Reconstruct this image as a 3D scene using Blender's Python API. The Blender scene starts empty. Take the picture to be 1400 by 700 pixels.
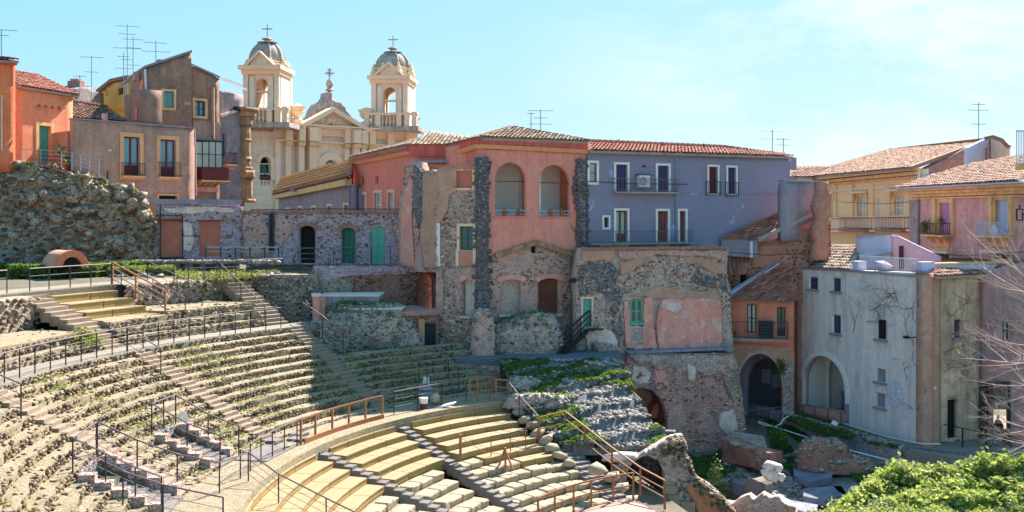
import bpy, math, random
import numpy as np
from mathutils import Vector
PI = math.pi
random.seed(7)
rng = np.random.default_rng(11)
S = bpy.context.scene
COL = S.collection
# ------------------------------------------------------------------ camera, sky, sun, exposure
F = 1325.0            # focal length in pixels of the 1400 px wide photograph
CX, HY, EYE = 700.0, 292.0, 14.0
cam_d = bpy.data.cameras.new('camera')
cam = bpy.data.objects.new('camera', cam_d)
COL.objects.link(cam)
S.camera = cam
cam.location = (0, 0, EYE)
cam.rotation_euler = (PI / 2, 0, 0)
cam_d.sensor_width = 36
cam_d.lens = 36 * F / 1400
cam_d.shift_y = -(350 - HY) / 1400
cam_d.clip_end = 5000
cam_d.clip_start = 0.5
SUNV = Vector((0.57, 0.82, 1.0)).normalized()      # towards the sun
ELEV = math.asin(SUNV.z)
W = bpy.data.worlds.new('World')
S.world = W
W.use_nodes = True
nt = W.node_tree
nt.nodes.clear()
def wn(t, **k):
 n = nt.nodes.new(t)
 for a, b in k.items():
  setattr(n, a, b)
 return n
sky = wn('ShaderNodeTexSky', sky_type='NISHITA', sun_disc=False)
sky.sun_elevation = ELEV
sky.sun_rotation = math.atan2(SUNV.x, SUNV.y)
sky.air_density = 1.0
sky.dust_density = 0.6
sky.ozone_density = 2.0
tint = wn('ShaderNodeMix', data_type='RGBA', blend_type='MULTIPLY')
tint.inputs['Factor'].default_value = 1
tint.inputs['B'].default_value = SKY_TINT = (0.27, 0.75, 1.38, 1)
tc = wn('ShaderNodeTexCoord')
mp = wn('ShaderNodeMapping')
mp.inputs['Scale'].default_value = (1.0, 1.0, 3.2)
cn = wn('ShaderNodeTexNoise')
cn.inputs['Scale'].default_value = 3.4
cn.inputs['Detail'].default_value = 7
cn.inputs['Roughness'].default_value = 0.62
cn.inputs['Distortion'].default_value = 0.5
cr = wn('ShaderNodeValToRGB')
cr.color_ramp.elements[0].position = 0.44
cr.color_ramp.elements[0].color = (0, 0, 0, 1)
cr.color_ramp.elements[1].position = 0.66
cr.color_ramp.elements[1].color = (0.8, 0.8, 0.8, 1)
# thin cloud is thicker towards the sun's side of the sky
dt = wn('ShaderNodeVectorMath', operation='DOT_PRODUCT')
dt.inputs[1].default_value = Vector((0.62, 0.76, 0.2)).normalized()
dm = wn('ShaderNodeMapRange')
dm.inputs['From Min'].default_value = 0.78
dm.inputs['From Max'].default_value = 1.0
dm.inputs['To Min'].default_value = 0.0
dm.inputs['To Max'].default_value = 1.0
ad = wn('ShaderNodeMath', operation='MULTIPLY')
ad2 = wn('ShaderNodeMath', operation='MULTIPLY_ADD', use_clamp=True)
ad2.inputs[1].default_value = 0.05
mixc = wn('ShaderNodeMix', data_type='RGBA')
mixc.inputs['B'].default_value = (1.42, 1.46, 1.5, 1)
bg = wn('ShaderNodeBackground')
bg.inputs['Strength'].default_value = 0.15
out = wn('ShaderNodeOutputWorld')
L = nt.links.new
L(sky.outputs[0], tint.inputs['A'])
L(tc.outputs['Generated'], mp.inputs['Vector'])
L(mp.outputs[0], cn.inputs['Vector'])
L(cn.outputs['Fac'], cr.inputs['Fac'])
L(tc.outputs['Generated'], dt.inputs[0])
L(dt.outputs['Value'], dm.inputs['Value'])
L(cr.outputs['Color'], ad.inputs[0])
L(dm.outputs[0], ad.inputs[1])
L(dm.outputs[0], ad2.inputs[0])
L(ad.outputs[0], ad2.inputs[2])
# soft shoulder: the glare round the sun does not blow out the whole dome
k1 = wn('ShaderNodeVectorMath', operation='MULTIPLY_ADD'); k1.inputs[1].default_value = (1 / 1.5,) * 3; k1.inputs[2].default_value = (1, 1, 1)
k2 = wn('ShaderNodeVectorMath', operation='DIVIDE')
L(tint.outputs['Result'], k1.inputs[0]); L(tint.outputs['Result'], k2.inputs[0]); L(k1.outputs[0], k2.inputs[1])
L(k2.outputs[0], mixc.inputs['A'])
L(ad2.outputs[0], mixc.inputs['Factor'])
L(mixc.outputs['Result'], bg.inputs['Color'])
L(bg.outputs[0], out.inputs['Surface'])
sd = bpy.data.lights.new('sun', 'SUN')
sun = bpy.data.objects.new('sun', sd)
COL.objects.link(sun)
sd.energy = 2.7
sd.angle = math.radians(0.5)
sd.color = (1.0, 0.91, 0.82)
sun.rotation_euler = (-SUNV).to_track_quat('-Z', 'Y').to_euler()
S.view_settings.view_transform = 'Standard'
S.view_settings.look = 'None'
S.view_settings.gamma = 1
S.view_settings.use_curve_mapping = False
S.view_settings.exposure = 2.42
# ------------------------------------------------------------------ pixel -> world
def P(px, py, D):
 return ((px - CX) * D / F, D, EYE - (py - HY) * D / F)
def PZ(px, py, z):
 D = F * (EYE - z) / (py - HY)
 return ((px - CX) * D / F, D, z)
# ------------------------------------------------------------------ noise
def _hash(ix, iy, iz, seed):
 n = (ix.astype(np.int64) * 374761393 + iy.astype(np.int64) * 668265263 + iz.astype(np.int64) * 1274126177 + seed * 1442695) & 0x7fffffff
 n = ((n ^ (n >> 13)) * 1103515245) & 0x7fffffff
 n = (n ^ (n >> 16)) & 0xffff
 return n / 65535.0
def vnoise(x, y, z=0.0, seed=0):
 x = np.asarray(x, float); y = np.asarray(y, float); z = np.zeros_like(x) + z
 ix, iy, iz = np.floor(x), np.floor(y), np.floor(z)
 fx, fy, fz = x - ix, y - iy, z - iz
 fx = fx * fx * (3 - 2 * fx); fy = fy * fy * (3 - 2 * fy); fz = fz * fz * (3 - 2 * fz)
 r = 0
 for a in (0, 1):
  for b in (0, 1):
   for c in (0, 1):
    w = (fx if a else 1 - fx) * (fy if b else 1 - fy) * (fz if c else 1 - fz)
    r = r + w * _hash(ix + a, iy + b, iz + c, seed)
 return r
def fbm(x, y, z=0.0, seed=0, oct=4, gain=0.5):
 s, a, t = 0, 1.0, 0
 for i in range(oct):
  s = s + a * vnoise(np.asarray(x) * 2 ** i, np.asarray(y) * 2 ** i, np.asarray(z) * 2 ** i, seed + i * 17)
  t += a
  a *= gain
 return s / t
# ------------------------------------------------------------------ mesh building
class MB:
 def __init__(s):
  s.v, s.f, s.uv = [], [], []
 def add(s, vs, fs, uvs=None):
  o = len(s.v)
  s.v += [tuple(v) for v in vs]
  s.f += [tuple(i + o for i in f) for f in fs]
  s.uv += list(uvs) if uvs is not None else [(0.0, 0.0)] * len(vs)
  return s
 def hexa(s, p):         # 8 points: bottom ring 0-3, top ring 4-7
  c = np.mean(np.array(p), axis=0)
  fs = [(3, 2, 1, 0), (4, 5, 6, 7), (0, 1, 5, 4), (1, 2, 6, 5), (2, 3, 7, 6), (3, 0, 4, 7)]
  return s.add(p, fs)
 def box(s, x0, x1, y0, y1, z0, z1):
  return s.hexa([(x0, y0, z0), (x1, y0, z0), (x1, y1, z0), (x0, y1, z0), (x0, y0, z1), (x1, y0, z1), (x1, y1, z1), (x0, y1, z1)])
 def tube(s, pts, r, n=6, cap=True):
  pts = [Vector(p) for p in pts]
  rs = r if isinstance(r, (list, tuple)) else [r] * len(pts)
  vs, fs = [], []
  pv = None
  for i, p in enumerate(pts):
   if i == 0: d = pts[1] - p
   elif i == len(pts) - 1: d = p - pts[i - 1]
   else: d = (pts[i + 1] - p).normalized() + (p - pts[i - 1]).normalized()
   if d.length < 1e-9: d = Vector((0, 0, 1))
   d.normalize()
   if pv is None:
    a = Vector((0, 0, 1)) if abs(d.z) < 0.9 else Vector((1, 0, 0))
    u = d.cross(a).normalized()
   else:
    u = (pv - d * pv.dot(d))
    u = u.normalized() if u.length > 1e-6 else d.orthogonal().normalized()
   pv = u
   w = d.cross(u)
   for k in range(n):
    t = 2 * PI * k / n
    vs.append(p + (u * math.cos(t) + w * math.sin(t)) * rs[i])
  for i in range(len(pts) - 1):
   for k in range(n):
    a, b = i * n + k, i * n + (k + 1) % n
    fs.append((a, b, b + n, a + n))
  if cap:
   fs.append(tuple(range(n - 1, -1, -1)))
   fs.append(tuple((len(pts) - 1) * n + k for k in range(n)))
  return s.add(vs, fs)
 def bar(s, a, b, w, h):       # square section bar
  a, b = Vector(a), Vector(b)
  d = (b - a).normalized()
  up = Vector((0, 0, 1)) if abs(d.z) < 0.95 else Vector((1, 0, 0))
  x = d.cross(up).normalized() * w / 2
  y = x.cross(d).normalized() * h / 2
  return s.hexa([a - x - y, a + x - y, b + x - y, b - x - y, a - x + y, a + x + y, b + x + y, b - x + y])
 def lathe(s, prof, c, n=16, sx=1, sy=1):
  vs, fs = [], []
  for (r, z) in prof:
   for k in range(n):
    t = 2 * PI * k / n
    vs.append((c[0] + r * math.cos(t) * sx, c[1] + r * math.sin(t) * sy, c[2] + z))
  for i in range(len(prof) - 1):
   for k in range(n):
    a, b = i * n + k, i * n + (k + 1) % n
    fs.append((a, b, b + n, a + n))
  fs.append(tuple(range(n - 1, -1, -1)))
  fs.append(tuple((len(prof) - 1) * n + k for k in range(n)))
  return s.add(vs, fs)
 def prism(s, poly, off):      # poly: 3d points (planar), extruded by vector off
  n = len(poly)
  vs = [tuple(p) for p in poly] + [(p[0] + off[0], p[1] + off[1], p[2] + off[2]) for p in poly]
  fs = [tuple(range(n)), tuple(range(2 * n - 1, n - 1, -1))] + [(i, i + n, (i + 1) % n + n, (i + 1) % n) for i in range(n)]
  return s.add(vs, fs)
 def mesh(s, name, smooth=False):
  return mesh_of(name, s.v, s.f, s.uv, smooth)
def mesh_of(name, v, f, uv=None, smooth=False):
 m = bpy.data.meshes.new(name)
 m.from_pydata([tuple(map(float, p)) for p in v], [], [tuple(map(int, q)) for q in f])
 if uv is not None and len(uv) == len(v):
  l = m.uv_layers.new(name='UVMap')
  idx = np.empty(len(m.loops), dtype=np.int32)
  m.loops.foreach_get('vertex_index', idx)
  l.data.foreach_set('uv', np.asarray(uv, dtype=np.float32)[idx].ravel())
 if smooth:
  m.polygons.foreach_set('use_smooth', [True] * len(m.polygons))
 m.validate()
 return m
def mesh_np(name, v, f, smooth=False, uv=None):
 """v (n,3) array, f (m,k) array of equal-sized faces"""
 v = np.asarray(v, np.float32); f = np.asarray(f, np.int32)
 m = bpy.data.meshes.new(name)
 k = f.shape[1]
 m.vertices.add(len(v)); m.vertices.foreach_set('co', v.ravel())
 m.loops.add(f.size); m.loops.foreach_set('vertex_index', f.ravel())
 m.polygons.add(len(f)); m.polygons.foreach_set('loop_start', np.arange(0, f.size, k, dtype=np.int32))
 if uv is not None:
  l = m.uv_layers.new(name='UVMap')
  l.data.foreach_set('uv', np.asarray(uv, np.float32)[f.ravel()].ravel())
 if smooth:
  m.polygons.foreach_set('use_smooth', np.ones(len(f), dtype=bool))
 m.update(calc_edges=True)
 m.validate()
 return m
# ------------------------------------------------------------------ objects
def tag(o, label=None, cat=None, group=None, kind=None):
 if label: o['label'] = label
 if cat: o['category'] = cat
 if group: o['group'] = group
 if kind: o['kind'] = kind
 return o
def thing(name, label, cat, loc=(0, 0, 0), group=None, rotz=0):
 o = bpy.data.objects.new(name, None)
 COL.objects.link(o)
 o.location = loc
 o.rotation_euler = (0, 0, rotz)
 o.empty_display_size = 0.3
 return tag(o, label, cat, group)
def part(name, m, mat, parent=None, local=False, kind=None, loc=None):
 """m: MB or mesh in world coordinates (local=True: in the parent's)"""
 me = m.mesh(name) if isinstance(m, MB) else m
 o = bpy.data.objects.new(name, me)
 COL.objects.link(o)
 if mat is not None and len(me.materials) == 0:
  me.materials.append(mat)
 if parent is not None:
  o.parent = parent
  if local:
   o.location = loc or (0, 0, 0)
  else:
   w = Vector((0, 0, 0)); q = parent
   while q is not None:
    w += Vector(q.location); q = q.parent
   o.location = -w if loc is None else Vector(loc) - w
 elif loc is not None:
  o.location = loc
 if kind: o['kind'] = kind
 return o
def struct(name, m, mat):
 return part(name, m, mat, None, kind='structure')
def copy_tree(o, parent=None):
 c = o.copy()
 COL.objects.link(c)
 c.parent = parent
 for ch in list(o.children):
  copy_tree(ch, c)
 return c
# ------------------------------------------------------------------ walls addressed by photograph pixels
class Wall:
 def __init__(s, pxa, Da, pxb, Db):
  s.a = np.array([(pxa - CX) * Da / F, Da]); s.b = np.array([(pxb - CX) * Db / F, Db])
  s.L = float(np.linalg.norm(s.b - s.a)); s.d = (s.b - s.a) / s.L
  s.n = np.array([s.d[1], -s.d[0]])
 @classmethod
 def xy(c, a, b):
  w = c.__new__(c)
  w.a = np.array(a, float); w.b = np.array(b, float)
  w.L = float(np.linalg.norm(w.b - w.a)); w.d = (w.b - w.a) / w.L; w.n = np.array([w.d[1], -w.d[0]])
  return w
 def off(s, o):
  return Wall.xy(s.a + s.n * o, s.b + s.n * o)
 def u(s, px):
  k = (px - CX) / F      # X = k*Y
  # a.x + t d.x = k (a.y + t d.y)
  return (k * s.a[1] - s.a[0]) / (s.d[0] - k * s.d[1])
 def D(s, px):
  return s.a[1] + s.u(px) * s.d[1]
 def uz(s, px, py):
  D = s.D(px)
  return (s.u(px), EYE - (py - HY) * D / F)
 def rect(s, x0, y0, x1, y1):
  u0, u1 = s.u(x0), s.u(x1)
  D = s.D((x0 + x1) / 2)
  return (u0, EYE - (y1 - HY) * D / F, u1, EYE - (y0 - HY) * D / F)
 def pt(s, u, z, o=0.0):
  q = s.a + s.d * u + s.n * o
  return (q[0], q[1], z)
 def box(s, mb, u0, u1, z0, z1, o0, o1):
  return mb.hexa([s.pt(u0, z0, o1), s.pt(u1, z0, o1), s.pt(u1, z0, o0), s.pt(u0, z0, o0),
      s.pt(u0, z1, o1), s.pt(u1, z1, o1), s.pt(u1, z1, o0), s.pt(u0, z1, o0)])
 def pbox(s, mb, x0, y0, x1, y1, o0, o1):
  u0, z0, u1, z1 = s.rect(x0, y0, x1, y1)
  return s.box(mb, u0, u1, z0, z1, o0, o1)
def rect_poly(u0, z0, u1, z1):
 return [(u0, z0), (u1, z0), (u1, z1), (u0, z1)]
def arch_poly(u0, z0, u1, z1, rise=None, n=10):
 w = (u1 - u0) / 2; c = (u0 + u1) / 2
 rise = w if rise is None else rise
 zs = z1 - rise
 return [(u0, z0), (u1, z0)] + [(c + w * math.cos(PI * k / n), zs + rise * math.sin(PI * k / n)) for k in range(n + 1)]
def inside(poly, x, y):
 r = np.zeros(x.shape, bool)
 n = len(poly)
 for i in range(n):
  x1, y1 = poly[i]; x2, y2 = poly[(i + 1) % n]
  if y1 == y2: continue
  c = ((y1 > y) != (y2 > y)) & (x < (x2 - x1) * (y - y1) / (y2 - y1) + x1)
  r ^= c
 return r
def slab(Wl, outline, holes=(), thick=0.4, step=0.5, disp=None, front=0.0, name='wall', stones=None):
 """a wall with real openings: grid cells kept inside the outline and outside the holes, edge vertices
 snapped to the polygons, front displaced by disp(u,z) metres"""
 if thick <= 0.12 and step <= 0.35 and not holes and len(outline) > 4:
  o2 = []
  for i in range(len(outline)):
   p, q = np.array(outline[i]), np.array(outline[(i + 1) % len(outline)])
   k = max(1, int(np.linalg.norm(q - p) / .22))
   for j in range(k): o2.append(tuple(p + (q - p) * j / k + rng.uniform(-.055, .055, 2)))
  outline = o2
 polys = [outline] + list(holes)
 def lines(k):
  v = sorted(set(round(p[k], 4) for q in polys for p in q))
  o = [v[0]]
  for t in v[1:]:
   if t - o[-1] < (0.012 if len(outline) < 60 else step * .6): continue
   n = max(1, int(math.ceil((t - o[-1]) / step)))
   b = o[-1]
   o += [b + (t - b) * j / n for j in range(1, n + 1)]
  return np.array(o)
 us, zs = lines(0), lines(1)
 nu, nz = len(us), len(zs)
 cu = (us[:-1] + us[1:]) / 2; cz = (zs[:-1] + zs[1:]) / 2
 CU, CZ = np.meshgrid(cu, cz, indexing='ij')
 keep = inside(outline, CU, CZ)
 for h in holes: keep &= ~inside(h, CU, CZ)
 U, Z = np.meshgrid(us, zs, indexing='ij')
 U = U.copy(); Z = Z.copy()
 K = np.zeros((nu + 1, nz + 1), bool); K[1:-1, 1:-1] = keep
 c4 = K[:-1, :-1].astype(int) + K[1:, :-1] + K[:-1, 1:] + K[1:, 1:]
 bi = np.argwhere((c4 > 0) & (c4 < 4))
 if len(bi):
  bu, bz = U[bi[:, 0], bi[:, 1]], Z[bi[:, 0], bi[:, 1]]
  best = np.full(len(bi), 1e9); nu_, nz_ = bu.copy(), bz.copy()
  for q in polys:
   for i in range(len(q)):
    ax, ay = q[i]; bx, by = q[(i + 1) % len(q)]
    dx, dy = bx - ax, by - ay
    l2 = dx * dx + dy * dy
    if l2 < 1e-12: continue
    t = np.clip(((bu - ax) * dx + (bz - ay) * dy) / l2, 0, 1)
    qx, qy = ax + t * dx, ay + t * dy
    d = np.hypot(bu - qx, bz - qy)
    m = d < best
    best[m] = d[m]; nu_[m] = qx[m]; nz_[m] = qy[m]
  m = best < step * 0.95
  U[bi[m, 0], bi[m, 1]] = nu_[m]; Z[bi[m, 0], bi[m, 1]] = nz_[m]
 dd = disp(U, Z) if disp is not None else 0 * U
 def xyz(U, Z, O):
  return np.stack([Wl.a[0] + Wl.d[0] * U + Wl.n[0] * O, Wl.a[1] + Wl.d[1] * U + Wl.n[1] * O, Z], -1).reshape(-1, 3)
 V = np.concatenate([xyz(U, Z, front + dd), xyz(U, Z, front - thick + 0 * U)])
 uv = np.concatenate([np.stack([U, Z], -1).reshape(-1, 2)] * 2)
 N = nu * nz
 I = np.arange(N).reshape(nu, nz)
 a, b, c, d = I[:-1, :-1][keep], I[1:, :-1][keep], I[1:, 1:][keep], I[:-1, 1:][keep]
 faces = [np.stack([a, b, c, d], 1), np.stack([d, c, b, a], 1) + N]
 kp = np.zeros((nu + 1, nz + 1), bool); kp[1:nu, 1:nz] = keep
 kk = kp[1:nu, 1:nz]
 lf = kk & ~kp[0:nu - 1, 1:nz]; rt = kk & ~kp[2:nu + 1, 1:nz]
 dn = kk & ~kp[1:nu, 0:nz - 1]; up = kk & ~kp[1:nu, 2:nz + 1]
 for mask, p, q in ((lf, I[:-1, 1:], I[:-1, :-1]), (rt, I[1:, :-1], I[1:, 1:]), (dn, I[:-1, :-1], I[1:, :-1]), (up, I[1:, 1:], I[:-1, 1:])):
  x, y = p[mask], q[mask]
  faces.append(np.stack([y, x, x + N, y + N], 1))
 if stones:
  dens, mat_, par_, sz = stones
  o_ = np.array(outline); lo, hi = o_.min(0), o_.max(0)
  m_ = int((hi[0] - lo[0]) * (hi[1] - lo[1]) * dens)
  su, sz_ = rng.uniform(lo[0], hi[0], m_), rng.uniform(lo[1], hi[1], m_)
  k = inside(outline, su, sz_) & (fbm(su * .8, sz_ * .8, 0, 44, 3) > .38)
  for h_ in holes:
   hh_ = np.array(h_); c_ = (hh_.min(0) + hh_.max(0)) / 2
   k &= ~inside([tuple(c_ + (np.array(p) - c_) * 1.12) for p in h_], su, sz_)
  su, sz_ = su[k], sz_[k]; sd_ = disp(su, sz_) if disp is not None else 0 * su
  ps_ = xyz(su, sz_, front + sd_ + .01)
  part('wall_stones', rocks('wall_stones', ps_, np.stack([rng.uniform(.5, 1.5, len(su)) * sz, rng.uniform(.3, .7, len(su)) * sz, rng.uniform(.4, .9, len(su)) * sz], -1), np.full(len(su), math.atan2(Wl.d[1], Wl.d[0])) + rng.uniform(-.2, .2, len(su)), blocky=.9), MT[mat_], par_, kind='stuff')
 Fa = np.concatenate(faces)
 used = np.unique(Fa); re = np.full(2 * N, -1); re[used] = np.arange(len(used))
 return mesh_np(name, V[used], re[Fa], uv=uv[used])
def rough(amp=0.1, scale=2.0, seed=0, fine=0.5):
 def f(U, Z):
  return amp * ((fbm(U * scale, Z * scale, 0, seed, 3) - 0.5) * 2 + fine * (vnoise(U * scale * 5, Z * scale * 5, 0, seed + 5) - 0.5) * 2)
 return f
# ------------------------------------------------------------------ rocks: thousands of small stones joined into one mesh
def _ico():
 t = (1 + 5 ** 0.5) / 2
 v = np.array([(-1, t, 0), (1, t, 0), (-1, -t, 0), (1, -t, 0), (0, -1, t), (0, 1, t), (0, -1, -t), (0, 1, -t), (t, 0, -1), (t, 0, 1), (-t, 0, -1), (-t, 0, 1)], float)
 v /= np.linalg.norm(v[0])
 f = np.array([(0, 11, 5), (0, 5, 1), (0, 1, 7), (0, 7, 10), (0, 10, 11), (1, 5, 9), (5, 11, 4), (11, 10, 2), (10, 7, 6), (7, 1, 8), (3, 9, 4), (3, 4, 2), (3, 2, 6), (3, 6, 8), (3, 8, 9), (4, 9, 5), (2, 4, 11), (6, 2, 10), (8, 6, 7), (9, 8, 1)])
 return v, f
ICO_V, ICO_F = _ico()
def rocks(name, pos, size, rot=None, flat=1.0, blocky=0.5):
 """pos (n,3), size (n,3) half sizes, rot (n,) about z"""
 pos = np.asarray(pos, float); n = len(pos)
 size = np.broadcast_to(np.asarray(size, float), (n, 3))
 rot = rng.uniform(0, 6.28, n) if rot is None else np.broadcast_to(np.asarray(rot, float), (n,))
 v = np.repeat(ICO_V[None], n, 0)
 cu = v / np.abs(v).max(axis=2, keepdims=True) * .82
 s = v + (cu - v) * min(1.0, blocky)
 v = s * rng.uniform(0.72, 1.2, (n, 12, 1)) + rng.uniform(-.1, .1, (n, 12, 3))
 v = v * size[:, None, :]
 tilt = rng.uniform(-.3, .3, n)
 ct, st = np.cos(tilt)[:, None], np.sin(tilt)[:, None]
 x, z = v[..., 0] * ct - v[..., 2] * st, v[..., 0] * st + v[..., 2] * ct
 c, s_ = np.cos(rot)[:, None], np.sin(rot)[:, None]
 X = x * c - v[..., 1] * s_; Y = x * s_ + v[..., 1] * c
 V = np.stack([X, Y, z], -1) + pos[:, None, :]
 Fc = (ICO_F[None] + (np.arange(n) * 12)[:, None, None]).reshape(-1, 3)
 return mesh_np(name, V.reshape(-1, 3), Fc)
def leaves(name, pos, size, up=0.3):
 """small folded leaf blades, one quad each"""
 pos = np.asarray(pos, float); n = len(pos)
 size = np.broadcast_to(np.asarray(size, float), (n,))
 a = rng.normal(size=(n, 3)); a[:, 2] = np.abs(a[:, 2]) * 0.6 - up * 0.2
 a /= np.linalg.norm(a, axis=1)[:, None]
 b = np.cross(a, rng.normal(size=(n, 3))); b /= np.linalg.norm(b, axis=1)[:, None]
 a = a * size[:, None]; b = b * size[:, None] * 0.55
 V = np.stack([pos - a, pos - b * 1.0, pos + a, pos + b], 1).reshape(-1, 3)
 return mesh_np(name, V, np.arange(n * 4).reshape(n, 4))
# ------------------------------------------------------------------ materials
class M:
 def __init__(s, name, rough=0.85, metal=0.0, spec=0.3):
  s.m = bpy.data.materials.new(name); s.m.use_nodes = True
  s.t = s.m.node_tree
  s.b = s.t.nodes['Principled BSDF']
  s.b.inputs['Roughness'].default_value = rough
  s.b.inputs['Metallic'].default_value = metal
  s.b.inputs['Specular IOR Level'].default_value = spec
  s._pos = None
 def n(s, t, **k):
  q = s.t.nodes.new(t)
  for a, b in k.items(): setattr(q, a, b)
  return q
 def l(s, a, b):
  if isinstance(a, bpy.types.NodeSocket): s.t.links.new(a, b)
  else: b.default_value = a
 def pos(s, sc=(1, 1, 1)):
  if s._pos is None: s._pos = s.n('ShaderNodeNewGeometry').outputs['Position']
  if sc == (1, 1, 1): return s._pos
  m = s.n('ShaderNodeVectorMath', operation='MULTIPLY'); s.l(s._pos, m.inputs[0]); m.inputs[1].default_value = sc
  return m.outputs[0]
 def uv(s):
  return s.n('ShaderNodeUVMap').outputs[0]
 def noise(s, scale, detail=4, rough=0.6, vec=None, dist=0.0):
  q = s.n('ShaderNodeTexNoise'); q.inputs['Scale'].default_value = scale; q.inputs['Detail'].default_value = detail
  q.inputs['Roughness'].default_value = rough; q.inputs['Distortion'].default_value = dist
  s.l(vec if vec is not None else s.pos(), q.inputs['Vector'])
  return q.outputs['Fac']
 def ramp(s, fac, stops, const=False):
  q = s.n('ShaderNodeValToRGB'); e = q.color_ramp.elements
  if const: q.color_ramp.interpolation = 'CONSTANT'
  while len(e) < len(stops): e.new(0.5)
  for i, (p, c) in enumerate(stops):
   e[i].position = p
   e[i].color = (c, c, c, 1) if isinstance(c, (int, float)) else (*c, 1)
  s.l(fac, q.inputs['Fac'])
  return q.outputs['Color']
 def mix(s, fac, a, b, mode='MIX'):
  q = s.n('ShaderNodeMix', data_type='RGBA', blend_type=mode)
  for v, k in ((fac, 'Factor'), (a, 'A'), (b, 'B')):
   if isinstance(v, tuple) and len(v) == 3: v = (*v, 1)
   s.l(v, q.inputs[k])
  return q.outputs['Result']
 def math(s, op, a, b=0.0, clamp=False):
  q = s.n('ShaderNodeMath', operation=op, use_clamp=clamp); s.l(a, q.inputs[0]); s.l(b, q.inputs[1])
  return q.outputs[0]
 def color(s, c):
  if isinstance(c, tuple): c = (*c, 1)
  s.l(c, s.b.inputs['Base Color'])
 def bump(s, h, strength=0.6, dist=0.05):
  q = s.n('ShaderNodeBump'); q.inputs['Strength'].default_value = strength; q.inputs['Distance'].default_value = dist
  s.l(h, q.inputs['Height']); s.t.links.new(q.outputs[0], s.b.inputs['Normal'])
 def rnd(s):
  return s.n('ShaderNodeNewGeometry').outputs['Random Per Island']
def hexc(h, k=1.0):
 r = [int(h[i:i + 2], 16) / 255 for i in (0, 2, 4)]
 return tuple(k * (c / 12.92 if c <= .04045 else ((c + .055) / 1.055) ** 2.4) for c in r)
def lift(c, k=1.95):
 k = min(k, .84 / max(c)); return tuple(x * k for x in c)
def m_plaster(name, c1, c2, stain=(0.12, 0.10, 0.09), amt=0.45, scale=0.5, streak=0.35, crack=True, patch=None, patch_at=0.62):
 q = M(name)
 c1, c2, stain = lift(c1), lift(c2), lift(stain); amt = min(.8, amt * 1.25); streak = min(.85, streak * 1.35)
 c1, c2 = tuple(a * b for a, b in zip(c1, (1.06, .97, .96))), tuple(a * b for a, b in zip(c2, (1.05, .96, .96)))
 if patch: patch = lift(patch)
 base = q.mix(q.ramp(q.noise(scale, 6, 0.65), [(0.35, 0.0), (0.68, 1.0)]), c1, c2)
 if patch:
  base = q.mix(q.ramp(q.noise(scale * 1.3, 7, 0.7, vec=q.pos((1.1, 1.1, 0.8)), dist=0.4), [(patch_at, 0.0), (patch_at + 0.03, 1.0)]), base, patch)
 st = q.noise(1.0, 5, 0.7, vec=q.pos((2.2, 2.2, 0.22)))
 base = q.mix(q.math('MULTIPLY', q.ramp(st, [(0.45, 0.0), (0.75, 1.0)]), streak), base, stain)
 base = q.mix(q.math('MULTIPLY', q.ramp(q.noise(1.9, 8, 0.75), [(0.48, 0.0), (0.75, 1.0)]), amt), base, stain)
 base = q.mix(q.math('MULTIPLY', q.ramp(q.noise(3.1, 8, 0.8), [(0.50, 0.0), (0.56, 1.0)]), .16), base, tuple(x * .62 for x in c2))
 base = q.mix(q.math('MULTIPLY', q.ramp(q.noise(2.3, 8, 0.8, vec=q.pos((1, 1, .6))), [(0.56, 0.0), (0.62, 1.0)]), .22), base, tuple(min(.85, x * 1.35) for x in c1))
 fine = q.noise(14, 4, 0.7)
 base = q.mix(q.math('MULTIPLY', q.ramp(fine, [(0.4, 0.0), (0.75, 1.0)]), 0.30), base, stain, 'MULTIPLY')
 q.color(base)
 q.bump(q.math('ADD', fine, q.noise(4, 5, 0.7)), 0.5, 0.03)
 return q.m
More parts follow.
